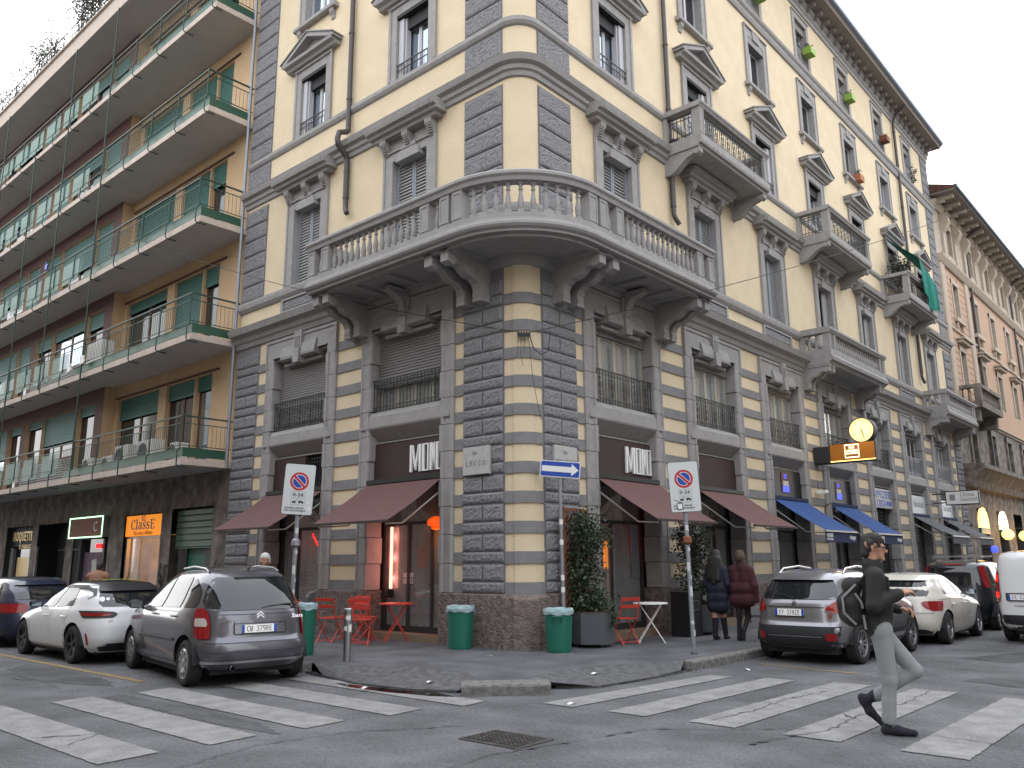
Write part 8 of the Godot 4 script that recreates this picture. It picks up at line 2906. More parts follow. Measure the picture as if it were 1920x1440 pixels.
func silver_suv():
	var c = CarShape.new()
	c.L = 4.16
	c.wr = 0.335
	c.arch = 0.40
	c.wheels = [0.76, 3.30]
	c.rows = [[0.26, 0.16, 0.18, 0.80, 4.6], [0.36, 0.05, 0.06, 0.855, 5.0], [0.52, 0.0, 0.0, 0.875, 5.0], [0.62, 0.015, 0.01, 0.88, 5.0], [0.68, 0.06, 0.02, 0.88, 4.8], [0.86, 0.075, 0.08, 0.875, 4.6], [0.98, 0.09, 0.42, 0.86, 4.3], [1.06, 0.13, 0.98, 0.825, 4.2],
		[1.2, 0.24, 1.3, 0.755, 4.2], [1.38, 0.40, 1.66, 0.675, 4.2], [1.47, 0.52, 1.95, 0.61, 4.0], [1.52, 0.7, 2.25, 0.53, 3.4], [1.55, 1.05, 2.6, 0.36, 3.0]]
	var o = car_at("parked_car", "silver grey crossover with roof rails, plate EY 378ZE, at the right kerb", -5.62, -13.02, PI / 2 - 0.02, 0.93, c)
	car_common(c, o, M.silver_car, 0.76, 0.205, 1, M.alloy, 0.55)
	for s in [-1.0, 1.0]:
		obj(glass_quad(c, s, [[0.62, 1.10], [1.02, 1.05], [1.02, 1.40], [0.82, 1.38]], 0.004), "quarter_window", M.car_glass, o)
		obj(glass_quad(c, s, [[1.08, 1.05], [1.86, 1.03], [1.78, 1.42], [1.10, 1.41]], 0.004), "rear_door_window", M.car_glass, o)
		obj(glass_quad(c, s, [[1.94, 1.03], [2.86, 1.01], [2.2, 1.36], [1.86, 1.42]], 0.004), "front_door_window", M.car_glass, o)
		obj(wrap_patch(c, 0, s, [[0.84, 0.62, 0.97], [0.90, 0.52, 1.02], [0.96, 0.56, 1.08], [1.02, 0.66, 1.12], [1.07, 0.78, 1.12]], 0.012), "tail_light", M.tail_red, o)
		obj(end_patch(c, 0, [[0.40, s * 0.54, s * 0.66], [0.46, s * 0.52, s * 0.68], [0.52, s * 0.54, s * 0.66]], 0.012, 4), "fog_light", M.tail_red, o)
		var mb = MB.new()
		mb.tube([Vector3(0.85, 1.47, s * 0.58), Vector3(1.0, 1.56, s * 0.57), Vector3(1.6, 1.60, s * 0.55), Vector3(2.1, 1.56, s * 0.54), Vector3(2.25, 1.50, s * 0.54)], 0.02, 6)
		obj(mb, "roof_rail", M.chrome, o)
		obj(side_patch(c, s, [[1.2, 0.30], [1.2, 0.50]], [[2.86, 0.30], [2.86, 0.50]], 0.008, 10), "sill_cladding", M.plastic, o)
		obj(side_patch(c, s, [[1.3, 0.40], [1.3, 0.42]], [[2.8, 0.40], [2.8, 0.42]], 0.014, 10), "sill_trim", M.chrome, o)
	inst(end_patch(c, 0, [[1.06, -0.60, 0.60], [1.10, -0.665, 0.665], [1.2, -0.64, 0.64], [1.32, -0.58, 0.58], [1.38, -0.54, 0.54]], 0.006, 16).mesh(), "rear_window", M.car_glass, o)
	inst(end_patch(c, 0, [[1.38, -0.58, 0.58], [1.44, -0.54, 0.54], [1.49, -0.48, 0.48]], 0.07, 14).mesh(), "spoiler", M.silver_car, o)
	inst(end_patch(c, 0, [[0.27, -0.66, 0.66], [0.36, -0.74, 0.74], [0.5, -0.80, 0.80], [0.63, -0.82, 0.82]], 0.006, 18).mesh(), "bumper_cladding", M.plastic, o)
	inst(end_patch(c, 0, [[0.455, -0.47, 0.47], [0.467, -0.47, 0.47]], 0.012, 14).mesh(), "chrome_strip", M.chrome, o)
	inst(end_patch(c, 0, [[0.925, -0.50, 0.50], [0.94, -0.50, 0.50]], 0.008, 14).mesh(), "tailgate_crease", M.plastic, o)
	inst(end_patch(c, 1, [[1.07, -0.6, 0.6], [1.25, -0.56, 0.56], [1.45, -0.46, 0.46]], 0.004, 12).mesh(), "windscreen", M.car_glass, o)
	number_plate(o, "EY 378ZE", rear_xf(0.058, 0.845, -0.08, -0.05))
	var b = MB.new()
	b.tube([Vector3(-0.03, -0.04, 0.006), Vector3(-0.01, 0.02, 0.006), Vector3(0.03, 0.03, 0.006), Vector3(0.0, 0.0, 0.006), Vector3(0.035, -0.04, 0.006)], 0.008, 4)
	obj(b, "badge", M.black, o, rear_xf(0.085, 1.0, 0.0, -0.1))
	b = MB.new()
	b.prism(PackedVector2Array([Vector2(-0.035, 0.03), Vector2(0.035, 0.03), Vector2(0.035, -0.015), Vector2(0, -0.05), Vector2(-0.035, -0.015)]), 0, 0.004)
	obj(b, "shield_sticker", M.trellis, o, rear_xf(0.062, 0.80, 0.62, -0.05))
	inst(boxmesh("model bar", [[-0.08, 0.08, -0.008, 0.008, 0, 0.006]]), "model_lettering", M.chrome, o, rear_xf(0.062, 0.875, 0.6, -0.05))
	b = MB.new()
	b.tube([Vector3(0.10, 1.07, -0.02), Vector3(0.16, 1.13, -0.2), Vector3(0.17, 1.13, -0.4)], 0.01, 4)
	obj(b, "wiper", M.black, o)
	seams(o, c, [[[1.06, 0.6], [1.16, 0.86], [1.06, 1.05]], [[1.93, 0.5], [1.97, 0.8], [1.9, 1.03]], [[2.92, 0.5], [2.98, 0.8], [2.9, 1.0]]])
	handles(o, c, [1.26, 2.1], 0.93, M.silver_car)
	mirror(o, c, 2.72, 1.04, M.silver_car)


func cream_hatch():
	var c = hatch_shape(3.95, 1.42)
	c.wheels = [0.70, 3.14]
	c.wr = 0.325
	var o = car_at("parked_car", "cream white small hatchback parked past the walking man", -5.38, -17.2, PI / 2, 0.93, c)
	car_common(c, o, M.cream_car, 0.745, 0.205, 3, M.alloy, 0.5)
	for s in [-1.0, 1.0]:
		obj(glass_quad(c, s, [[0.78, 1.0], [1.66, 0.97], [1.55, 1.31], [0.98, 1.30]], 0.004), "rear_door_window", M.car_glass, o)
		obj(glass_quad(c, s, [[1.73, 0.97], [2.72, 0.945], [1.98, 1.27], [1.62, 1.31]], 0.004), "front_door_window", M.car_glass, o)
		obj(wrap_patch(c, 0, s, [[0.68, 0.72, 1.02], [0.72, 0.60, 1.03], [0.79, 0.52, 1.05], [0.84, 0.50, 1.06], [0.87, 0.56, 1.06]], 0.010), "tail_light", M.tail_red, o)
	inst(end_patch(c, 0, [[0.97, -0.60, 0.60], [1.05, -0.62, 0.62], [1.18, -0.56, 0.56], [1.27, -0.52, 0.52]], 0.006, 14).mesh(), "rear_window", M.car_glass, o)
	inst(end_patch(c, 0, [[1.28, -0.56, 0.56], [1.34, -0.52, 0.52], [1.385, -0.46, 0.46]], 0.06, 12).mesh(), "spoiler", M.cream_car, o)
	inst(end_patch(c, 0, [[0.21, -0.60, 0.60], [0.27, -0.66, 0.66], [0.31, -0.55, 0.55]], 0.006, 14).mesh(), "diffuser", M.plastic, o)
	inst(end_patch(c, 0, [[0.63, -0.8, 0.8], [0.637, -0.8, 0.8]], 0.004, 16).mesh(), "bumper_seam", M.black, o)
	inst(end_patch(c, 1, [[0.99, -0.6, 0.6], [1.15, -0.56, 0.56], [1.32, -0.48, 0.48]], 0.004, 12).mesh(), "windscreen", M.car_glass, o)
	seams(o, c, [[[0.86, 0.6], [1.0, 0.75], [0.82, 0.98]], [[1.72, 0.26], [1.76, 0.7], [1.68, 0.96]], [[2.74, 0.3], [2.8, 0.7], [2.74, 0.93]], [[0.4, 0.90], [2.9, 0.86]]])
	handles(o, c, [1.05, 1.92], 0.79, M.cream_car)
	mirror(o, c, 2.55, 0.95, M.plastic)
	var mb = MB.new()
	mb.tube([Vector3(0.62, 1.41, 0.0), Vector3(0.45, 1.66, 0.0)], 0.007, 4)
	obj(mb, "antenna", M.black, o)
	inst(boxmesh("sticker s", [[-0.06, 0.06, -0.015, 0.015, 0, 0.003]]), "sticker", M.white, o, rear_xf(0.03, 0.68, -0.3))


func ink_mini():
	var c = CarShape.new()
	c.L = 3.65
	c.wr = 0.32
	c.arch = 0.38
	c.wheels = [0.60, 2.90]
	c.rows = [[0.24, 0.12, 0.16, 0.75, 4.8], [0.36, 0.03, 0.05, 0.80, 5.4], [0.6, 0.0, 0.0, 0.82, 5.6], [0.86, 0.02, 0.10, 0.82, 5.2], [1.0, 0.03, 0.55, 0.81, 5.0], [1.08, 0.04, 0.85, 0.79, 5.0], [1.3, 0.09, 1.15, 0.725, 5.4], [1.5, 0.15, 1.45, 0.665, 5.4], [1.58, 0.24, 1.7, 0.60, 4.6], [1.62, 0.5, 2.0, 0.46, 3.6], [1.64, 0.9, 2.3, 0.3, 3.0]]
	var o = car_at("parked_car", "dark upright small car with tall red lights and roof bars, right kerb", -5.32, -21.3, PI / 2, 0.95, c)
	car_common(c, o, M.ink_car, 0.71, 0.19, 1, M.alloy, 0.55)
	for s in [-1.0, 1.0]:
		obj(glass_quad(c, s, [[0.45, 1.08], [1.2, 1.06], [1.2, 1.5], [0.5, 1.5]], 0.004), "rear_side_window", M.car_glass, o)
		obj(glass_quad(c, s, [[1.28, 1.06], [2.5, 1.04], [2.05, 1.46], [1.28, 1.5]], 0.004), "side_window", M.car_glass, o)
		obj(wrap_patch(c, 0, s, [[1.0, 0.66, 0.84], [1.1, 0.64, 0.84], [1.3, 0.59, 0.76], [1.5, 0.55, 0.70]], 0.012), "tail_light", M.tail_red, o)
		var mb = MB.new()
		mb.tube([Vector3(0.35, 1.62, s * 0.5), Vector3(0.45, 1.70, s * 0.5), Vector3(1.9, 1.71, s * 0.48), Vector3(2.0, 1.62, s * 0.48)], 0.02, 6)
		obj(mb, "roof_rail", M.plastic, o)
	for x in [0.6, 1.5]:
		inst(boxmesh("cross bar", [[-0.03, 0.03, 1.72, 1.75, -0.58, 0.58]]), "roof_bar", M.alloy, o, Transform3D(Basis.IDENTITY, Vector3(x, 0, 0)))
	inst(end_patch(c, 0, [[1.06, -0.58, 0.58], [1.3, -0.55, 0.55], [1.46, -0.5, 0.5]], 0.006, 12).mesh(), "rear_window", M.car_glass, o)
	inst(end_patch(c, 0, [[1.53, -0.2, 0.2], [1.56, -0.2, 0.2]], 0.012, 8).mesh(), "brake_light", M.tail_red, o)
	inst(end_patch(c, 1, [[1.1, -0.6, 0.6], [1.5, -0.5, 0.5]], 0.004, 8).mesh(), "windscreen", M.car_glass, o)
	seams(o, c, [[[1.24, 0.3], [1.24, 1.05]]])
	mirror(o, c, 2.3, 1.06, M.plastic)


func van():
	var c = CarShape.new()
	c.L = 4.4
	c.wr = 0.33
	c.arch = 0.40
	c.wheels = [0.78, 3.5]
	c.rows = [[0.26, 0.12, 0.16, 0.82, 6.0], [0.36, 0.02, 0.05, 0.88, 7.0], [0.6, 0.0, 0.0, 0.90, 8.0], [0.95, 0.01, 0.10, 0.90, 8.0], [1.1, 0.02, 0.7, 0.895, 8.0], [1.4, 0.04, 1.2, 0.86, 7.5], [1.68, 0.08, 1.6, 0.82, 6.5], [1.77, 0.14, 1.8, 0.77, 5.5], [1.815, 0.3, 2.0, 0.66, 4.5], [1.83, 0.7, 2.3, 0.4, 3.5]]
	var o = car_at("delivery_van", "white delivery van with lit red tail light at the right edge", -3.12, -18.6, PI / 2, 0.95, c)
	car_common(c, o, M.white_car, 0.78, 0.2, 2, M.plastic, 0.6)
	for s in [-1.0, 1.0]:
		obj(wrap_patch(c, 0, s, [[0.80, 0.80, 0.95], [0.92, 0.76, 0.97], [1.15, 0.76, 0.96], [1.32, 0.76, 0.92], [1.42, 0.78, 0.86]], 0.014), "tail_light", M.tail_red, o)
		obj(wrap_patch(c, 0, s, [[0.90, 0.80, 0.92], [1.0, 0.79, 0.93]], 0.02), "brake_light", M.brake_red, o)
		obj(wrap_patch(c, 0, s, [[1.22, 0.79, 0.90], [1.34, 0.79, 0.88]], 0.02), "brake_light", M.brake_red, o)
		obj(glass_quad(c, s, [[2.5, 1.08], [3.3, 1.06], [2.7, 1.5], [2.5, 1.52]], 0.004), "side_window", M.car_glass, o)
	inst(end_patch(c, 0, [[0.27, -0.78, 0.78], [0.4, -0.84, 0.84], [0.52, -0.86, 0.86], [0.56, -0.84, 0.84]], 0.02, 16).mesh(), "bumper", M.plastic, o)
	for s in [-1.0, 1.0]:
		obj(wrap_patch(c, 0, s, [[0.30, 0.8, 0.98], [0.56, 0.8, 0.98], [0.74, 0.90, 0.97], [0.80, 0.93, 0.96]], 0.018), "corner_guard", M.plastic, o)
	inst(end_patch(c, 0, [[0.62, -0.004, 0.004], [1.7, -0.004, 0.004]], 0.004, 2).mesh(), "door_seam", M.black, o)
	inst(end_patch(c, 0, [[0.84, -0.66, -0.06], [0.99, -0.66, -0.06]], 0.004, 6).mesh(), "plate_recess", M.plastic, o)
	number_plate(o, "FX 021CL", rear_xf(-0.012, 0.91, -0.36))
	letters("CARGO", 0.035, 0.24, M.zinc, o, rear_xf(-0.004, 0.74, -0.4), "model_lettering", "Droid Sans", 700, 0.003)
	seams(o, c, [[[2.42, 0.3], [2.42, 1.6]], [[1.1, 0.9], [2.42, 0.9]]])


# ---------------------------------------------------------------- people
# One skin for a body: tapered capsules joined by a smooth minimum on a grid, drawn as surface nets. A bone is [a, b, radius a, radius b, colour number].
func skin_mesh(bones: Array, colors: Array, cell: float, blend := 0.03, squash := Vector3.ONE) -> MB:
	var lo = Vector3.ONE * 1e3
	var hi = -lo
	for q in bones:
		var r = maxf(q[2], q[3]) + blend + cell * 2.0
		for p in [q[0], q[1]]:
			lo = lo.min(p - Vector3.ONE * r); hi = hi.max(p + Vector3.ONE * r)
	var n = Vector3i(((hi - lo) / cell).ceil()) + Vector3i.ONE
	var sx = 1; var sy = n.x; var sz = n.x * n.y
	var d = PackedFloat32Array(); d.resize(n.x * n.y * n.z); d.fill(1.0)
	var raw = d.duplicate()
	var who = PackedByteArray(); who.resize(d.size())
	for q in bones:
		var a: Vector3 = q[0]; var ab: Vector3 = q[1] - q[0]
		var l2 = maxf(ab.length_squared(), 1e-8)
		var ra: float = q[2]; var dr: float = q[3] - q[2]
		var r = maxf(q[2], q[3]) + blend + cell * 1.5
		var i0 = Vector3i(((q[0].min(q[1]) - Vector3.ONE * r - lo) / cell).floor()).clamp(Vector3i.ZERO, n - Vector3i.ONE)
		var i1 = Vector3i(((q[0].max(q[1]) + Vector3.ONE * r - lo) / cell).ceil()).clamp(Vector3i.ZERO, n - Vector3i.ONE)
		var cn: int = q[4]
		for z in range(i0.z, i1.z + 1):
			for y in range(i0.y, i1.y + 1):
				var k = i0.x + y * sy + z * sz
				var p = lo + Vector3(i0.x, y, z) * cell - a
				for x in range(i0.x, i1.x + 1):
					var t = clampf(p.dot(ab) / l2, 0.0, 1.0)
					var v = (p - ab * t).length() - ra - dr * t
					if v < raw[k]:
						raw[k] = v
						who[k] = cn
					var o = d[k]
					var h = clampf(0.5 + 0.5 * (o - v) / blend, 0.0, 1.0)
					d[k] = lerpf(o, v, h) - blend * h * (1.0 - h)
					k += 1
					p.x += cell
	var mb = MB.new()
	mb.colored = true
	var at = {}
	var vs = []; var ns = []; var cs = []
	for z in n.z - 1:
		for y in n.y - 1:
			var k = y * sy + z * sz
			for x in n.x - 1:
				var v0 = d[k]
				if absf(v0) < cell * 2.2:
					var neg = 0
					var off = [k, k + 1, k + sy, k + sy + 1, k + sz, k + sz + 1, k + sz + sy, k + sz + sy + 1]
					for q in off:
						if d[q] < 0.0: neg += 1
					if neg > 0 and neg < 8:
						var sum = Vector3.ZERO; var m = 0
						for e in [[0, 1], [2, 3], [4, 5], [6, 7], [0, 2], [1, 3], [4, 6], [5, 7], [0, 4], [1, 5], [2, 6], [3, 7]]:
							var u = d[off[e[0]]]; var w = d[off[e[1]]]
							if (u < 0.0) != (w < 0.0):
								var t = u / (u - w)
								var c0 = Vector3(e[0] & 1, (e[0] >> 1) & 1, e[0] >> 2); var c1 = Vector3(e[1] & 1, (e[1] >> 1) & 1, e[1] >> 2)
								sum += c0.lerp(c1, t); m += 1
						at[k] = vs.size()
						vs.append(lo + (Vector3(x, y, z) + sum / m) * cell)
						ns.append(Vector3(d[off[1]] + d[off[3]] + d[off[5]] + d[off[7]] - d[off[0]] - d[off[2]] - d[off[4]] - d[off[6]], d[off[2]] + d[off[3]] + d[off[6]] + d[off[7]] - d[off[0]] - d[off[1]] - d[off[4]] - d[off[5]], d[off[4]] + d[off[5]] + d[off[6]] + d[off[7]] - d[off[0]] - d[off[1]] - d[off[2]] - d[off[3]]).normalized())
						cs.append(colors[who[k]])
				k += 1
	for k in at:
		for ax in [[1, sy, sz], [sy, sz, 1], [sz, 1, sy]]:
			var k2 = k + ax[0]
			if k2 < d.size() and (d[k] < 0.0) != (d[k2] < 0.0):
				var ids = [k, k - ax[1], k - ax[1] - ax[2], k - ax[2]]
				var ok = true
				for i in ids:
					if not at.has(i): ok = false
				if ok:
					var f = []
					for i in ids: f.append(at[i])
					for tr in [[0, 1, 2], [0, 2, 3]]:
						var a = f[tr[0]]; var b = f[tr[1]]; var c = f[tr[2]]
						var flip = (vs[b] - vs[a]).cross(vs[c] - vs[a]).dot(ns[a] + ns[b] + ns[c]) < 0.0
						for i in ([a, b, c] if flip else [a, c, b]):
							mb.tint = cs[i]
							mb.vert(vs[i], ns[i])
	return mb


func append(a: MB, b: MB):
	a.v.append_array(b.v); a.n.append_array(b.n); a.c.append_array(b.c)


# bones of a head whose neck starts at base, looking along x, size s; colour numbers: skin 0
func head_bones(base: Vector3, s: float, turn: float) -> Array:
	var f = func(x, y, z): return base + Basis(Vector3.UP, turn) * (Vector3(x, y, z) * s)
	return [[f.call(-0.02, 0.20, 0), f.call(0.02, 0.205, 0), 0.078 * s, 0.074 * s, 0], [f.call(0.045, 0.13, 0), f.call(0.05, 0.075, 0), 0.056 * s, 0.038 * s, 0], [f.call(0.06, 0.16, -0.028), f.call(0.06, 0.16, 0.028), 0.034 * s, 0.034 * s, 0],
		[f.call(0.092, 0.155, 0), f.call(0.116, 0.118, 0), 0.010 * s, 0.015 * s, 0], [f.call(0.085, 0.170, -0.03), f.call(0.085, 0.170, 0.03), 0.014 * s, 0.014 * s, 0], [f.call(0.088, 0.083, -0.016), f.call(0.088, 0.083, 0.016), 0.009 * s, 0.009 * s, 1], [f.call(0.072, 0.05, 0), f.call(0.078, 0.045, 0), 0.022 * s, 0.02 * s, 0],
		[f.call(-0.012, 0.13, 0.077), f.call(-0.018, 0.165, 0.082), 0.012 * s, 0.016 * s, 0], [f.call(-0.012, 0.13, -0.077), f.call(-0.018, 0.165, -0.082), 0.012 * s, 0.016 * s, 0], [f.call(-0.03, -0.04, 0), f.call(-0.015, 0.10, 0), 0.054 * s, 0.05 * s, 0]]


# palm and five bent fingers; dir along the palm, up = back of the hand, thumb to the side
func hand_bones(w: Vector3, dir: Vector3, back: Vector3, thumb: float, curl: float) -> Array:
	var side = dir.cross(back).normalized() * thumb
	var out = [[w, w + dir * 0.03, 0.026, 0.028, 0]]
	for i in 4:
		var o = side * (0.030 - i * 0.019)
		out.append([w + dir * 0.02 + o * 0.7, w + dir * 0.085 + o, 0.017, 0.012, 0])
		var len = [0.040, 0.046, 0.042, 0.033][i]
		var p = w + dir * 0.088 + o
		var d1 = (dir * cos(curl) - back * sin(curl)).normalized()
		var d2 = (dir * cos(curl * 2.1) - back * sin(curl * 2.1)).normalized()
		out.append([p, p + d1 * len, 0.0105, 0.0095, 0])
		out.append([p + d1 * len, p + d1 * len + d2 * len * 0.8, 0.0095, 0.0078, 0])
	var t0 = w + dir * 0.02 + side * 0.03
	var t1 = t0 + (dir * 0.6 + side * 0.7 - back * 0.3).normalized() * 0.042
	out.append([t0, t1, 0.015, 0.012, 0])
	out.append([t1, t1 + (dir * 0.9 + side * 0.1 - back * 0.4).normalized() * 0.034, 0.012, 0.009, 0])
	return out


func v(x: float, y: float, z: float) -> Vector3:
	return Vector3(x, y, z)


func eyes(o: Node3D, base: Vector3, s: float, turn: float):
	for z in [-0.03, 0.03]:
		var mb = MB.new()
		mb.lathe([[0.0, -0.010 * s], [0.009 * s, -0.005 * s], [0.010 * s, 0.0], [0.009 * s, 0.005 * s], [0.0, 0.010 * s]], 8, base + Basis(Vector3.UP, turn) * (Vector3(0.092, 0.152, z) * s))
		obj(mb, "eye", M.hair_dark, o)


func people():
	var skin = Color(0.42, 0.235, 0.16); var lips = Color(0.32, 0.12, 0.09)
	# the man crossing the road
	var black = Color(0.016, 0.016, 0.018); var jeans = Color(0.23, 0.245, 0.25); var boot = Color(0.012, 0.013, 0.02)
	var o = thing("person", "man in glasses, black jacket and pale grey jeans striding over the right zebra crossing", "person", Vector3(-2.80, 0, -8.50), deg_to_rad(24))
	var cols = [skin, lips, black, jeans, boot]
	var body = skin_mesh([
		[v(-0.02, 0.95, -0.085), v(-0.02, 0.95, 0.085), 0.105, 0.105, 3], [v(-0.03, 1.0, 0), v(-0.01, 1.2, 0), 0.135, 0.145, 2], [v(-0.03, 0.96, -0.07), v(-0.03, 0.96, 0.07), 0.115, 0.115, 2], [v(-0.01, 1.18, -0.07), v(-0.02, 1.38, -0.10), 0.12, 0.11, 2], [v(-0.01, 1.18, 0.07), v(-0.02, 1.38, 0.10), 0.12, 0.11, 2], [v(-0.02, 1.45, -0.15), v(-0.02, 1.45, 0.15), 0.075, 0.075, 2], [v(-0.02, 1.46, 0), v(0.0, 1.54, 0), 0.085, 0.068, 2], [v(-0.05, 1.49, 0), v(-0.05, 1.55, 0), 0.07, 0.07, 2],
		[v(-0.03, 1.44, 0.20), v(-0.07, 1.17, 0.25), 0.078, 0.068, 2], [v(-0.07, 1.17, 0.25), v(0.15, 1.27, 0.18), 0.066, 0.05, 2], [v(0.13, 1.262, 0.186), v(0.17, 1.28, 0.175), 0.053, 0.045, 2],
		[v(-0.02, 1.44, -0.20), v(-0.02, 1.17, -0.25), 0.076, 0.066, 2], [v(-0.02, 1.17, -0.25), v(0.19, 1.12, -0.13), 0.062, 0.046, 2],
		[v(-0.01, 0.90, 0.09), v(0.02, 0.49, 0.085), 0.098, 0.068, 3], [v(0.02, 0.49, 0.085), v(-0.01, 0.15, 0.08), 0.067, 0.052, 3], [v(-0.01, 0.30, 0.08), v(-0.015, 0.13, 0.08), 0.056, 0.057, 3],
		[v(0.0, 0.90, -0.09), v(0.27, 0.56, -0.10), 0.096, 0.07, 3], [v(0.27, 0.56, -0.10), v(-0.06, 0.34, -0.10), 0.068, 0.052, 3], [v(-0.02, 0.36, -0.10), v(-0.09, 0.32, -0.10), 0.054, 0.054, 3],
		[v(-0.02, 0.17, 0.08), v(-0.03, 0.075, 0.08), 0.046, 0.045, 4], [v(-0.06, 0.045, 0.08), v(0.05, 0.05, 0.08), 0.04, 0.042, 4], [v(0.05, 0.045, 0.08), v(0.19, 0.034, 0.095), 0.042, 0.03, 4],
		[v(-0.09, 0.33, -0.10), v(-0.20, 0.27, -0.10), 0.045, 0.044, 4], [v(-0.22, 0.30, -0.10), v(-0.16, 0.18, -0.10), 0.04, 0.042, 4], [v(-0.16, 0.18, -0.10), v(-0.06, 0.075, -0.10), 0.04, 0.03, 4]], cols, 0.0135, 0.028)
	var turn = -0.05
	append(body, skin_mesh(head_bones(v(0.0, 1.555, 0), 0.98, turn), cols, 0.0065, 0.018))
	append(body, skin_mesh(hand_bones(v(0.18, 1.285, 0.172), v(0.93, 0.22, -0.28).normalized(), v(-0.15, 0.9, 0.4).normalized(), -1.0, 0.7), cols, 0.005, 0.009))
	append(body, skin_mesh(hand_bones(v(0.20, 1.118, -0.125), v(0.95, -0.05, 0.3).normalized(), v(0.1, 0.9, -0.35).normalized(), 1.0, 0.85), cols, 0.005, 0.009))
	obj(body, "body", M.figure, o)
	var hb = v(0.0, 1.555, 0)
	var hair = skin_mesh([[hb + v(-0.03, 0.22, -0.015), hb + v(0.02, 0.235, 0.015), 0.078, 0.066, 0], [hb + v(-0.06, 0.17, -0.02), hb + v(-0.07, 0.10, 0.0), 0.062, 0.05, 0], [hb + v(0.0, 0.255, 0.03), hb + v(0.075, 0.215, 0.03), 0.04, 0.028, 0], [hb + v(-0.03, 0.20, 0.062), hb + v(-0.03, 0.14, 0.068), 0.032, 0.02, 0], [hb + v(-0.03, 0.20, -0.062), hb + v(-0.03, 0.14, -0.068), 0.032, 0.02, 0], [hb + v(0.03, 0.215, 0.045), hb + v(0.05, 0.17, 0.066), 0.028, 0.014, 0]], [Color.WHITE], 0.008, 0.02)
	obj(hair, "hair", M.hair_dark, o)
	eyes(o, hb, 0.98, turn)
	var mb = MB.new()
	for z in [-0.034, 0.034]:
		var ring = []
		for i in 11:
			ring.append(hb + v(0.102, 0.152 + 0.019 * sin(TAU * i / 10.0), z + 0.026 * cos(TAU * i / 10.0)))
		mb.tube(ring, 0.0035, 4, false)
		mb.tube([hb + v(0.10, 0.158, z * 1.75), hb + v(0.0, 0.163, signf(z) * 0.083)], 0.0035, 4)
	obj(mb, "glasses", M.black, o)
	# his backpack and what he holds
	var pack = thing("backpack", "black and grey backpack on the walking man's back with pale buckle straps", "backpack", o.position, o.rotation.y)
	var pk = skin_mesh([[v(-0.24, 1.06, -0.06), v(-0.24, 1.06, 0.06), 0.10, 0.10, 0], [v(-0.25, 1.18, -0.07), v(-0.25, 1.18, 0.07), 0.105, 0.105, 0], [v(-0.23, 1.34, -0.05), v(-0.23, 1.34, 0.05), 0.09, 0.09, 0], [v(-0.30, 1.08, -0.04), v(-0.31, 1.20, 0.04), 0.07, 0.07, 0]], [Color(0.02, 0.02, 0.023)], 0.014, 0.05)
	obj(pk, "sack", M.figure, pack)
	for q in [[v(-0.20, 1.36, 0.14), v(-0.33, 1.24, 0.15), v(-0.33, 1.10, 0.15), v(-0.23, 0.99, 0.15)], [v(-0.22, 1.28, 0.165), v(-0.17, 1.2, 0.17), v(-0.16, 1.14, 0.175)], [v(-0.16, 1.08, 0.165), v(-0.15, 0.95, 0.17)]]:
		mb = MB.new()
		mb.tube(q, 0.013, 5)
		obj(mb, "strap", M.fabric_gray, pack)
	mb = MB.new()
	mb.tube([v(-0.17, 1.38, 0.13), v(-0.06, 1.50, 0.15), v(0.08, 1.42, 0.15), v(0.08, 1.25, 0.16), v(-0.1, 1.1, 0.19)], 0.018, 5)
	obj(mb, "strap", M.fabric_black, pack)
	mb = MB.new()
	mb.T = Transform3D(Basis(Vector3.BACK, 0.35), v(0.275, 1.285, 0.13))
	mb.cbox(-0.055, 0.055, -0.006, 0.006, -0.035, 0.035, 0.003)
	tag(obj(mb, "telephone", M.black, self, o.transform), "small dark phone held in the walking man's raised hand", "phone")
	# two women walking away
	var navy = Color(0.010, 0.013, 0.026); var wine = Color(0.045, 0.010, 0.013); var tights = Color(0.012, 0.011, 0.012)
	o = thing("person", "woman with long dark hair, dark coat, bare knees and black boots, seen from behind", "person", Vector3(-7.82, KERB, -14.75), PI / 2 + 0.04)
	body = skin_mesh([[v(0, 0.95, -0.07), v(0, 0.95, 0.07), 0.14, 0.14, 2], [v(0, 0.62, -0.07), v(0, 0.62, 0.07), 0.145, 0.145, 2], [v(0, 0.78, -0.07), v(0, 0.78, 0.07), 0.145, 0.145, 2], [v(0, 1.1, -0.06), v(0, 1.26, -0.09), 0.115, 0.10, 2], [v(0, 1.1, 0.06), v(0, 1.26, 0.09), 0.115, 0.10, 2], [v(0, 1.30, -0.13), v(0, 1.30, 0.13), 0.07, 0.07, 2],
		[v(0, 1.28, 0.17), v(-0.03, 1.03, 0.23), 0.065, 0.055, 2], [v(-0.03, 1.03, 0.23), v(0.08, 0.86, 0.2), 0.052, 0.04, 2], [v(0, 1.28, -0.17), v(-0.03, 1.03, -0.23), 0.065, 0.055, 2], [v(-0.03, 1.03, -0.23), v(0.08, 0.86, -0.2), 0.052, 0.04, 2],
		[v(-0.02, 0.6, -0.06), v(-0.03, 0.38, -0.06), 0.068, 0.05, 0], [v(-0.03, 0.36, -0.06), v(-0.06, 0.10, -0.06), 0.062, 0.05, 3], [v(-0.07, 0.05, -0.06), v(0.08, 0.035, -0.06), 0.045, 0.034, 3],
		[v(0.02, 0.6, 0.06), v(0.08, 0.40, 0.06), 0.066, 0.05, 0], [v(0.08, 0.38, 0.06), v(0.13, 0.12, 0.06), 0.06, 0.048, 3], [v(0.12, 0.05, 0.06), v(0.25, 0.04, 0.06), 0.043, 0.033, 3]], [skin, lips, navy, tights], 0.016, 0.03)
	append(body, skin_mesh(head_bones(v(0.02, 1.37, 0), 0.9, 0.0), [skin, lips], 0.009, 0.018))
	obj(body, "body", M.figure, o)
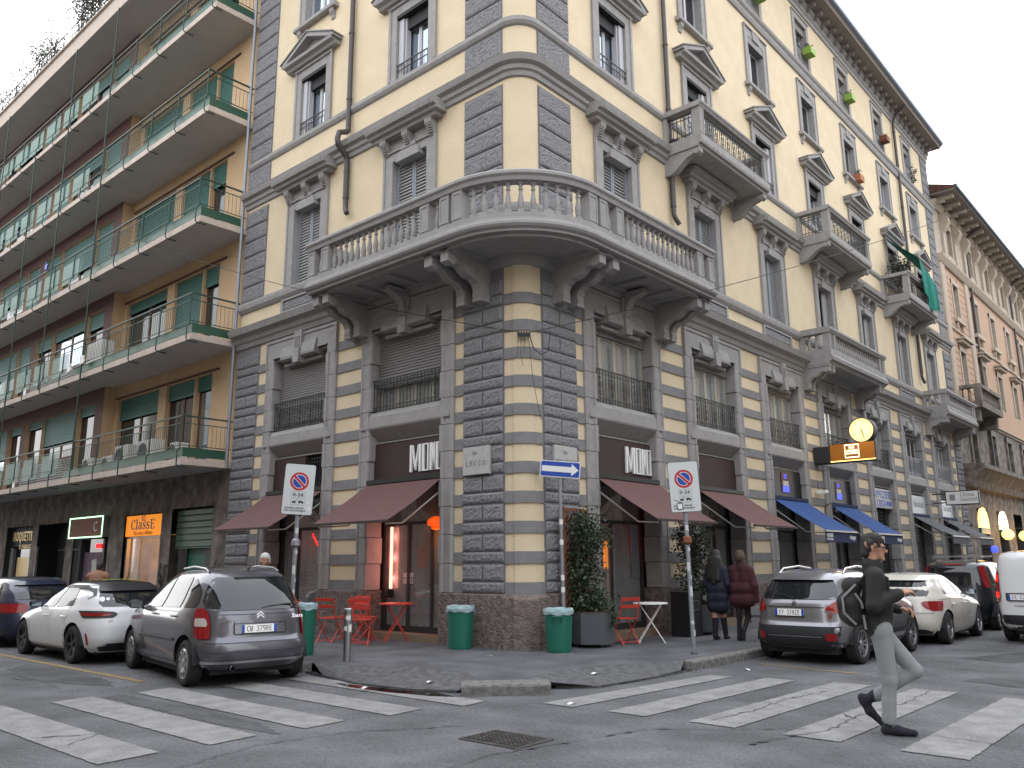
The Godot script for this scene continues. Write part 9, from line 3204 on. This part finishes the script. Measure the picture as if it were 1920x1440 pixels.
	hair = skin_mesh([[v(0.0, 1.58, 0), v(-0.02, 1.50, 0), 0.098, 0.10, 0], [v(-0.05, 1.48, -0.05), v(-0.10, 1.16, -0.08), 0.085, 0.06, 0], [v(-0.05, 1.48, 0.05), v(-0.10, 1.12, 0.07), 0.085, 0.06, 0], [v(-0.06, 1.40, 0), v(-0.12, 1.06, 0), 0.085, 0.05, 0]], [Color.WHITE], 0.014, 0.03)
	obj(hair, "hair", M.hair_dark, o)
	var bag = thing("shoulder_bag", "small pale shoulder bag at the left hip of the woman with long hair", "bag", o.position, o.rotation.y)
	mb = MB.new()
	mb.tube([v(0.02, 0.80, -0.24), v(0.02, 0.72, -0.25)], 0.07, 8)
	obj(mb, "pouch", M.fabric_gray, bag)
	mb = MB.new()
	mb.tube([v(0.0, 1.33, -0.15), v(-0.06, 1.1, -0.27), v(0.02, 0.85, -0.25)], 0.008, 4)
	obj(mb, "strap", M.zinc, bag)
	o = thing("person", "woman in a wide dark red coat, black tights and boots, seen from behind", "person", Vector3(-7.36, KERB, -14.85), PI / 2 - 0.02)
	body = skin_mesh([[v(0, 0.95, -0.09), v(0, 0.95, 0.09), 0.155, 0.155, 2], [v(-0.01, 0.74, -0.11), v(-0.01, 0.74, 0.11), 0.15, 0.15, 2], [v(0, 1.12, -0.09), v(0, 1.28, -0.11), 0.125, 0.105, 2], [v(0, 1.12, 0.09), v(0, 1.28, 0.11), 0.125, 0.105, 2], [v(0, 1.31, -0.14), v(0, 1.31, 0.14), 0.078, 0.078, 2], [v(0.0, 1.36, 0), v(0.01, 1.42, 0), 0.085, 0.075, 2],
		[v(0, 1.28, 0.19), v(-0.02, 1.0, 0.27), 0.075, 0.07, 2], [v(-0.02, 1.0, 0.27), v(0.02, 0.74, 0.27), 0.066, 0.06, 2], [v(0, 1.28, -0.19), v(-0.02, 1.02, -0.25), 0.075, 0.066, 2], [v(-0.02, 1.02, -0.25), v(0.08, 0.84, -0.2), 0.06, 0.045, 2],
		[v(-0.02, 0.7, -0.07), v(-0.03, 0.42, -0.07), 0.066, 0.052, 3], [v(-0.03, 0.42, -0.07), v(-0.08, 0.10, -0.07), 0.05, 0.04, 3], [v(-0.09, 0.045, -0.07), v(0.07, 0.035, -0.07), 0.042, 0.034, 3],
		[v(0.02, 0.7, 0.07), v(0.05, 0.44, 0.07), 0.066, 0.052, 3], [v(0.05, 0.44, 0.07), v(-0.17, 0.20, 0.08), 0.05, 0.042, 3], [v(-0.20, 0.20, 0.08), v(-0.22, 0.05, 0.09), 0.044, 0.034, 3]], [skin, lips, wine, tights], 0.016, 0.035)
	append(body, skin_mesh(head_bones(v(0.02, 1.38, 0), 0.88, -0.3), [skin, lips], 0.009, 0.018))
	obj(body, "body", M.figure, o)
	hair = skin_mesh([[v(0.0, 1.57, 0), v(-0.03, 1.53, 0.02), 0.09, 0.085, 0], [v(-0.03, 1.5, 0.03), v(0.0, 1.40, 0.07), 0.07, 0.05, 0]], [Color.WHITE], 0.014, 0.03)
	obj(hair, "hair", M.twig, o)
	bag = thing("handbag", "patterned grey bag with tall handles hanging from the hand of the woman in red", "bag", o.position, o.rotation.y)
	mb = MB.new()
	mb.box(-0.09, 0.06, 0.30, 0.62, 0.20, 0.46)
	obj(mb, "pouch", M.fabric_gray, bag)
	for z in [0.26, 0.40]:
		mb = MB.new()
		mb.tube([v(-0.01, 0.62, z - 0.05), v(0.0, 0.76, z), v(-0.01, 0.62, z + 0.05)], 0.007, 4)
		obj(mb, "strap", M.zinc, bag)
	for y in [0.44, 0.46]:
		mb = MB.new()
		mb.box(-0.093, 0.063, y, y + 0.012, 0.197, 0.463)
		obj(mb, "stripe", M.black, bag)
	# the old man behind the grey car
	var coat = Color(0.016, 0.019, 0.035); var scarf = Color(0.25, 0.19, 0.12)
	o = thing("person", "old man with white hair and beard, scarf and dark coat, standing behind the grey car", "person", Vector3(-12.70, KERB, -7.98), -0.75)
	body = skin_mesh([[v(0, 0.0, -0.09), v(0, 0.8, -0.09), 0.07, 0.09, 2], [v(0, 0.0, 0.09), v(0, 0.8, 0.09), 0.07, 0.09, 2], [v(0, 0.8, 0), v(0, 1.05, 0), 0.15, 0.155, 2], [v(0, 1.1, -0.07), v(0, 1.22, -0.1), 0.125, 0.11, 2], [v(0, 1.1, 0.07), v(0, 1.22, 0.1), 0.125, 0.11, 2], [v(0, 1.27, -0.15), v(0, 1.27, 0.15), 0.08, 0.08, 2], [v(0, 1.25, 0.2), v(0.05, 0.85, 0.26), 0.075, 0.06, 2], [v(0, 1.25, -0.2), v(0.05, 0.85, -0.26), 0.075, 0.06, 2], [v(0.04, 1.32, -0.05), v(0.04, 1.32, 0.05), 0.07, 0.07, 3], [v(0.1, 1.22, 0.02), v(0.08, 1.32, 0.0), 0.04, 0.06, 3]], [skin, lips, coat, scarf], 0.016, 0.03)
	append(body, skin_mesh(head_bones(v(0.03, 1.34, 0), 0.92, 0.1), [Color(0.30, 0.155, 0.10), lips], 0.0075, 0.018))
	obj(body, "body", M.figure, o)
	hair = skin_mesh([[v(0.0, 1.575, 0), v(0.02, 1.575, 0), 0.083, 0.078, 0], [v(-0.02, 1.55, 0.06), v(-0.02, 1.49, 0.072), 0.03, 0.018, 0], [v(-0.02, 1.55, -0.06), v(-0.02, 1.49, -0.072), 0.03, 0.018, 0], [v(0.08, 1.395, -0.03), v(0.08, 1.395, 0.03), 0.026, 0.026, 0], [v(0.105, 1.43, -0.02), v(0.105, 1.43, 0.02), 0.009, 0.009, 0]], [Color.WHITE], 0.008, 0.02)
	obj(hair, "hair", M.hair_white, o)
	eyes(o, v(0.03, 1.34, 0), 0.92, 0.1)
	# a passer-by by the dark entrance on the far left
	o = thing("person", "person in a tan jacket bending by the dark entrance beyond the blue car", "person", Vector3(-19.4, KERB, -7.95), PI * 0.75)
	body = skin_mesh([[v(0, 0.0, -0.09), v(0, 0.8, -0.08), 0.07, 0.09, 3], [v(0, 0.0, 0.09), v(0, 0.8, 0.08), 0.07, 0.09, 3], [v(0, 0.85, 0), v(0.08, 1.2, 0), 0.15, 0.16, 2], [v(0.1, 1.24, -0.14), v(0.1, 1.24, 0.14), 0.085, 0.085, 2], [v(0.1, 1.22, 0.18), v(0.22, 0.95, 0.22), 0.07, 0.055, 2], [v(0.1, 1.22, -0.18), v(0.22, 0.95, -0.22), 0.07, 0.055, 2]], [skin, lips, Color(0.27, 0.14, 0.085), coat], 0.018, 0.035)
	append(body, skin_mesh(head_bones(v(0.20, 1.27, 0), 0.9, 0.0), [skin, lips], 0.009, 0.018))
	obj(body, "body", M.figure, o)
	hair = skin_mesh([[v(0.18, 1.46, 0), v(0.21, 1.47, 0), 0.088, 0.082, 0], [v(0.14, 1.42, 0), v(0.14, 1.38, 0), 0.06, 0.05, 0]], [Color.WHITE], 0.012, 0.02)
	obj(hair, "hair", M.hair_dark, o)


# ---------------------------------------------------------------- small things
func cable(label: String, pts: Array, sag: float, r := 0.008):
	var mb = MB.new()
	for k in pts.size() - 1:
		var path = []
		for i in 13:
			var t = i / 12.0
			path.append(pts[k].lerp(pts[k + 1], t) - Vector3(0, sag * 4.0 * t * (1.0 - t), 0))
		mb.tube(path, r, 4, false)
	tag(obj(mb, "cable", M.iron, self), label, "cable")


func small_things():
	cable("thin cable from the rounded corner up across the left street", [Vector3(XR - 0.12, 5.74, ZL + 0.0), Vector3(-24.0, 11.3, -9.6)], 0.3)
	cable("thin cable from the rounded corner up across the right street into the sky", [Vector3(XR + 0.02, 5.74, ZL - 0.15), Vector3(-3.67, 12.58, -27.71)], 0.3)
	var h = thing("cable_hook", "cluster of black cable fittings with loose wires on the rounded corner", "cable fitting", Vector3(XR - 0.10, 5.70, ZL - 0.10), PI / 4)
	var mb = MB.new()
	mb.box(-0.12, 0.12, -0.03, 0.03, 0.02, 0.06)
	for i in 5:
		mb.box(-0.11 + i * 0.05, -0.08 + i * 0.05, -0.05, 0.05, 0.05, 0.10)
	obj(mb, "bracket", M.black, h)
	for q in [[[v(0.1, 0, 0.06), v(0.18, -0.28, 0.08), v(0.32, -0.38, 0.06), v(0.46, -0.3, 0.0), v(0.5, 0.05, -0.06)], 0.009], [[v(-0.1, 0, 0.06), v(-0.12, -0.35, 0.06), v(-0.2, -0.5, 0.05)], 0.004], [[v(-0.05, 0, 0.06), v(-0.06, -0.4, 0.06), v(-0.02, -0.6, 0.06)], 0.004], [[v(0.02, 0, 0.06), v(0.0, -0.35, 0.06)], 0.005], [[v(0.08, 0, 0.08), v(0.16, -0.9, 0.09), v(0.30, -1.6, 0.05)], 0.005]]:
		mb = MB.new()
		mb.tube(q[0], q[1], 4)
		obj(mb, "wire", M.black, h)
	# camera and lamp brackets between the blue awnings
	var c = thing_at("security_camera", "white security camera with antenna on the pier between the blue awnings", "camera", place(1, 13.35, 3.55, 0.05))
	mb = MB.new()
	mb.cbox(-0.08, 0.12, -0.05, 0.05, 0.05, 0.22, 0.02); mb.box(-0.3, -0.12, -0.06, 0.04, 0.0, 0.08)
	obj(mb, "housing", M.white, c)
	mb = MB.new()
	mb.tube([v(-0.2, 0.04, 0.04), v(-0.2, 0.28, 0.04)], 0.01, 4)
	obj(mb, "antenna", M.black, c)
	var words = ["black hoop lamp bracket on the pier between the blue awnings", "black hoop lamp bracket above the nearer gray awning", "black hoop lamp bracket near the end quoin above the farther gray awning"]
	for k in 3:
		var b = thing_at("lamp_bracket", words[k], "wall lamp", place(1, [13.6, 25.6, 29.3][k], 2.75, 0.06))
		mb = MB.new()
		var ring = [v(0, 0.0, 0), v(0, 0.3, 0)]
		for i in 9:
			ring.append(v(0, 0.3 + 0.16 * sin(PI * i / 8.0), 0.16 - 0.16 * cos(PI * i / 8.0)))
		mb.tube(ring, 0.015, 5)
		mb.lathe([[0.015, 0.30], [0.06, 0.27], [0.075, 0.2], [0.0, 0.2]], 8, v(0, 0, 0.32))
		obj(mb, "hoop", M.black, b)
	# flower boxes and plants on the upper windows
	for q in [[15.25, 19.1, "lime green flower box on the top floor rail, left of two", 0], [19.25, 19.1, "lime green flower box on the top floor rail, right of two", 0], [11.25, 19.1, "lime green flower box cut by the top edge of the picture", 0], [23.3, 19.0, "pinkish flower box on the top floor rail above the cloth", 1], [27.3, 19.0, "trailing dark green plant on the last top floor window", 2], [19.25, 15.72, "row of terracotta pots on a third floor sill", 3]]:
		var b = thing_at("flower_box", q[2], "flower box", place(1, q[0] + 0.2, q[1], 0.05), "flower boxes on the upper windows")
		if q[3] != 2:
			mb = MB.new()
			mb.prism(PackedVector2Array([v2(-0.2, -0.1), v2(0.2, -0.1), v2(0.24, 0.14), v2(-0.24, 0.14)]), 0.0, 0.3)
			obj(mb, "tub", [M.lime, M.trellis, M.lime, M.terracotta][q[3]], b)
		mb = MB.new()
		mb.colored = true
		leaves(mb, v(0, 0.2 if q[3] != 2 else -0.2, 0.15), v(0.22, 0.14 if q[3] != 2 else 0.6, 0.14), 90 if q[3] != 2 else 260, 0.08, 0.04)
		obj(mb, "foliage", M.leaf, b).set_meta("kind", "stuff")
	var p = thing_at("balcony_plants", "tangle of potted green plants on the balcony with the cloth", "plant", place(1, 22.3, 11.6, 0.55))
	mb = MB.new()
	mb.colored = true
	leaves(mb, v(0, 1.15, 0), v(0.75, 0.65, 0.3), 1100, 0.12, 0.05)
	obj(mb, "foliage", M.leaf_dark, p).set_meta("kind", "stuff")
	mb = MB.new()
	for i in 9:
		mb.tube([v(-0.5 + i * 0.12, 0.1, 0), v(-0.55 + i * 0.13, 0.9, rng.randf_range(-0.1, 0.1)), v(-0.6 + i * 0.15, 1.6, rng.randf_range(-0.2, 0.2))], 0.01, 4, false)
	obj(mb, "stem", M.twig, p)
	# the green cloth: fixed to the wall above the door, drawn out and draped over the balcony rail
	var cl = thing_at("awning_cloth", "teal green cloth draped from the wall over the iron balcony rail", "cloth", place(1, 23.3, 0, 0))
	mb = MB.new()
	var g = []
	for j in 15:
		var row = []
		for i in 25:
			var s = i / 24.0; var t = j / 14.0
			var fold = sin(s * 26.0) * 0.05 * t + sin(s * 11.0 + 1.0) * 0.06 * t
			if t < 0.4:
				var k = t / 0.4
				row.append(v(lerpf(lerpf(-1.0, -0.6, s), lerpf(-0.55, 1.7, s), k), lerpf(14.25, lerpf(13.3, 12.75, s), k), lerpf(0.08, 1.12, k) + fold * 0.5))
			else:
				var k = (t - 0.4) / 0.6
				row.append(v(lerpf(-0.55, 1.7, s) + 0.2 * k, lerpf(lerpf(13.3, 12.75, s), 11.45 + 0.25 * sin(s * 9.0) + 0.35 * (1.0 - s), k), 1.14 + fold))
		g.append(row)
	for j in 14:
		for i in 24:
			mb.quad(g[j + 1][i], g[j + 1][i + 1], g[j][i + 1], g[j][i])
	obj(mb, "sheet", M.green_cloth, cl)
	# litter on the ground
	for q in [[-8.3, -7.75, "crumpled white scrap by the puddle"], [-9.35, -10.0, "tiny white scrap on the pavement before the granite base"], [-7.0, -9.6, "torn white paper scrap on the right ramp"], [-5.9, -11.9, "white plastic scrap in the gutter by the silver car"], [-8.75, -7.05, "pinkish scrap lying beside the puddle"], [-6.1, -7.9, "white scrap near the corner kerb stone"]]:
		mb = MB.new()
		var y = ramp_y(q[0], q[1]) + 0.012 if q[0] < -6.55 else 0.01
		mb.T = Transform3D(Basis(Vector3.UP, q[0] * 7.0), Vector3(q[0], y, q[1]))
		mb.quad(v(-0.06, 0, -0.02), v(0.0, 0.02, -0.03), v(0.01, 0.015, 0.03), v(-0.05, 0.0, 0.03))
		mb.quad(v(0.0, 0.02, -0.03), v(0.06, 0.0, -0.02), v(0.05, 0.005, 0.02), v(0.01, 0.015, 0.03))
		tag(obj(mb, "paper_scrap", M.white, self), q[2], "litter", "scraps of litter")
	var bl = thing("blue_lamp", "small bright blue light by the farther gray awning", "light", Vector3(XR + 0.5, 2.0, -43.6))
	mb = MB.new()
	mb.lathe([[0.0, -0.16], [0.13, -0.1], [0.16, 0.0], [0.13, 0.1], [0.0, 0.16]], 10)
	obj(mb, "lamp_globe", M.led_blue, bl)
	mb = MB.new()
	mb.box(-0.5, -0.1, -0.03, 0.03, -0.03, 0.03)
	obj(mb, "arm", M.black, bl)


func v2(x: float, y: float) -> Vector2:
	return Vector2(x, y)
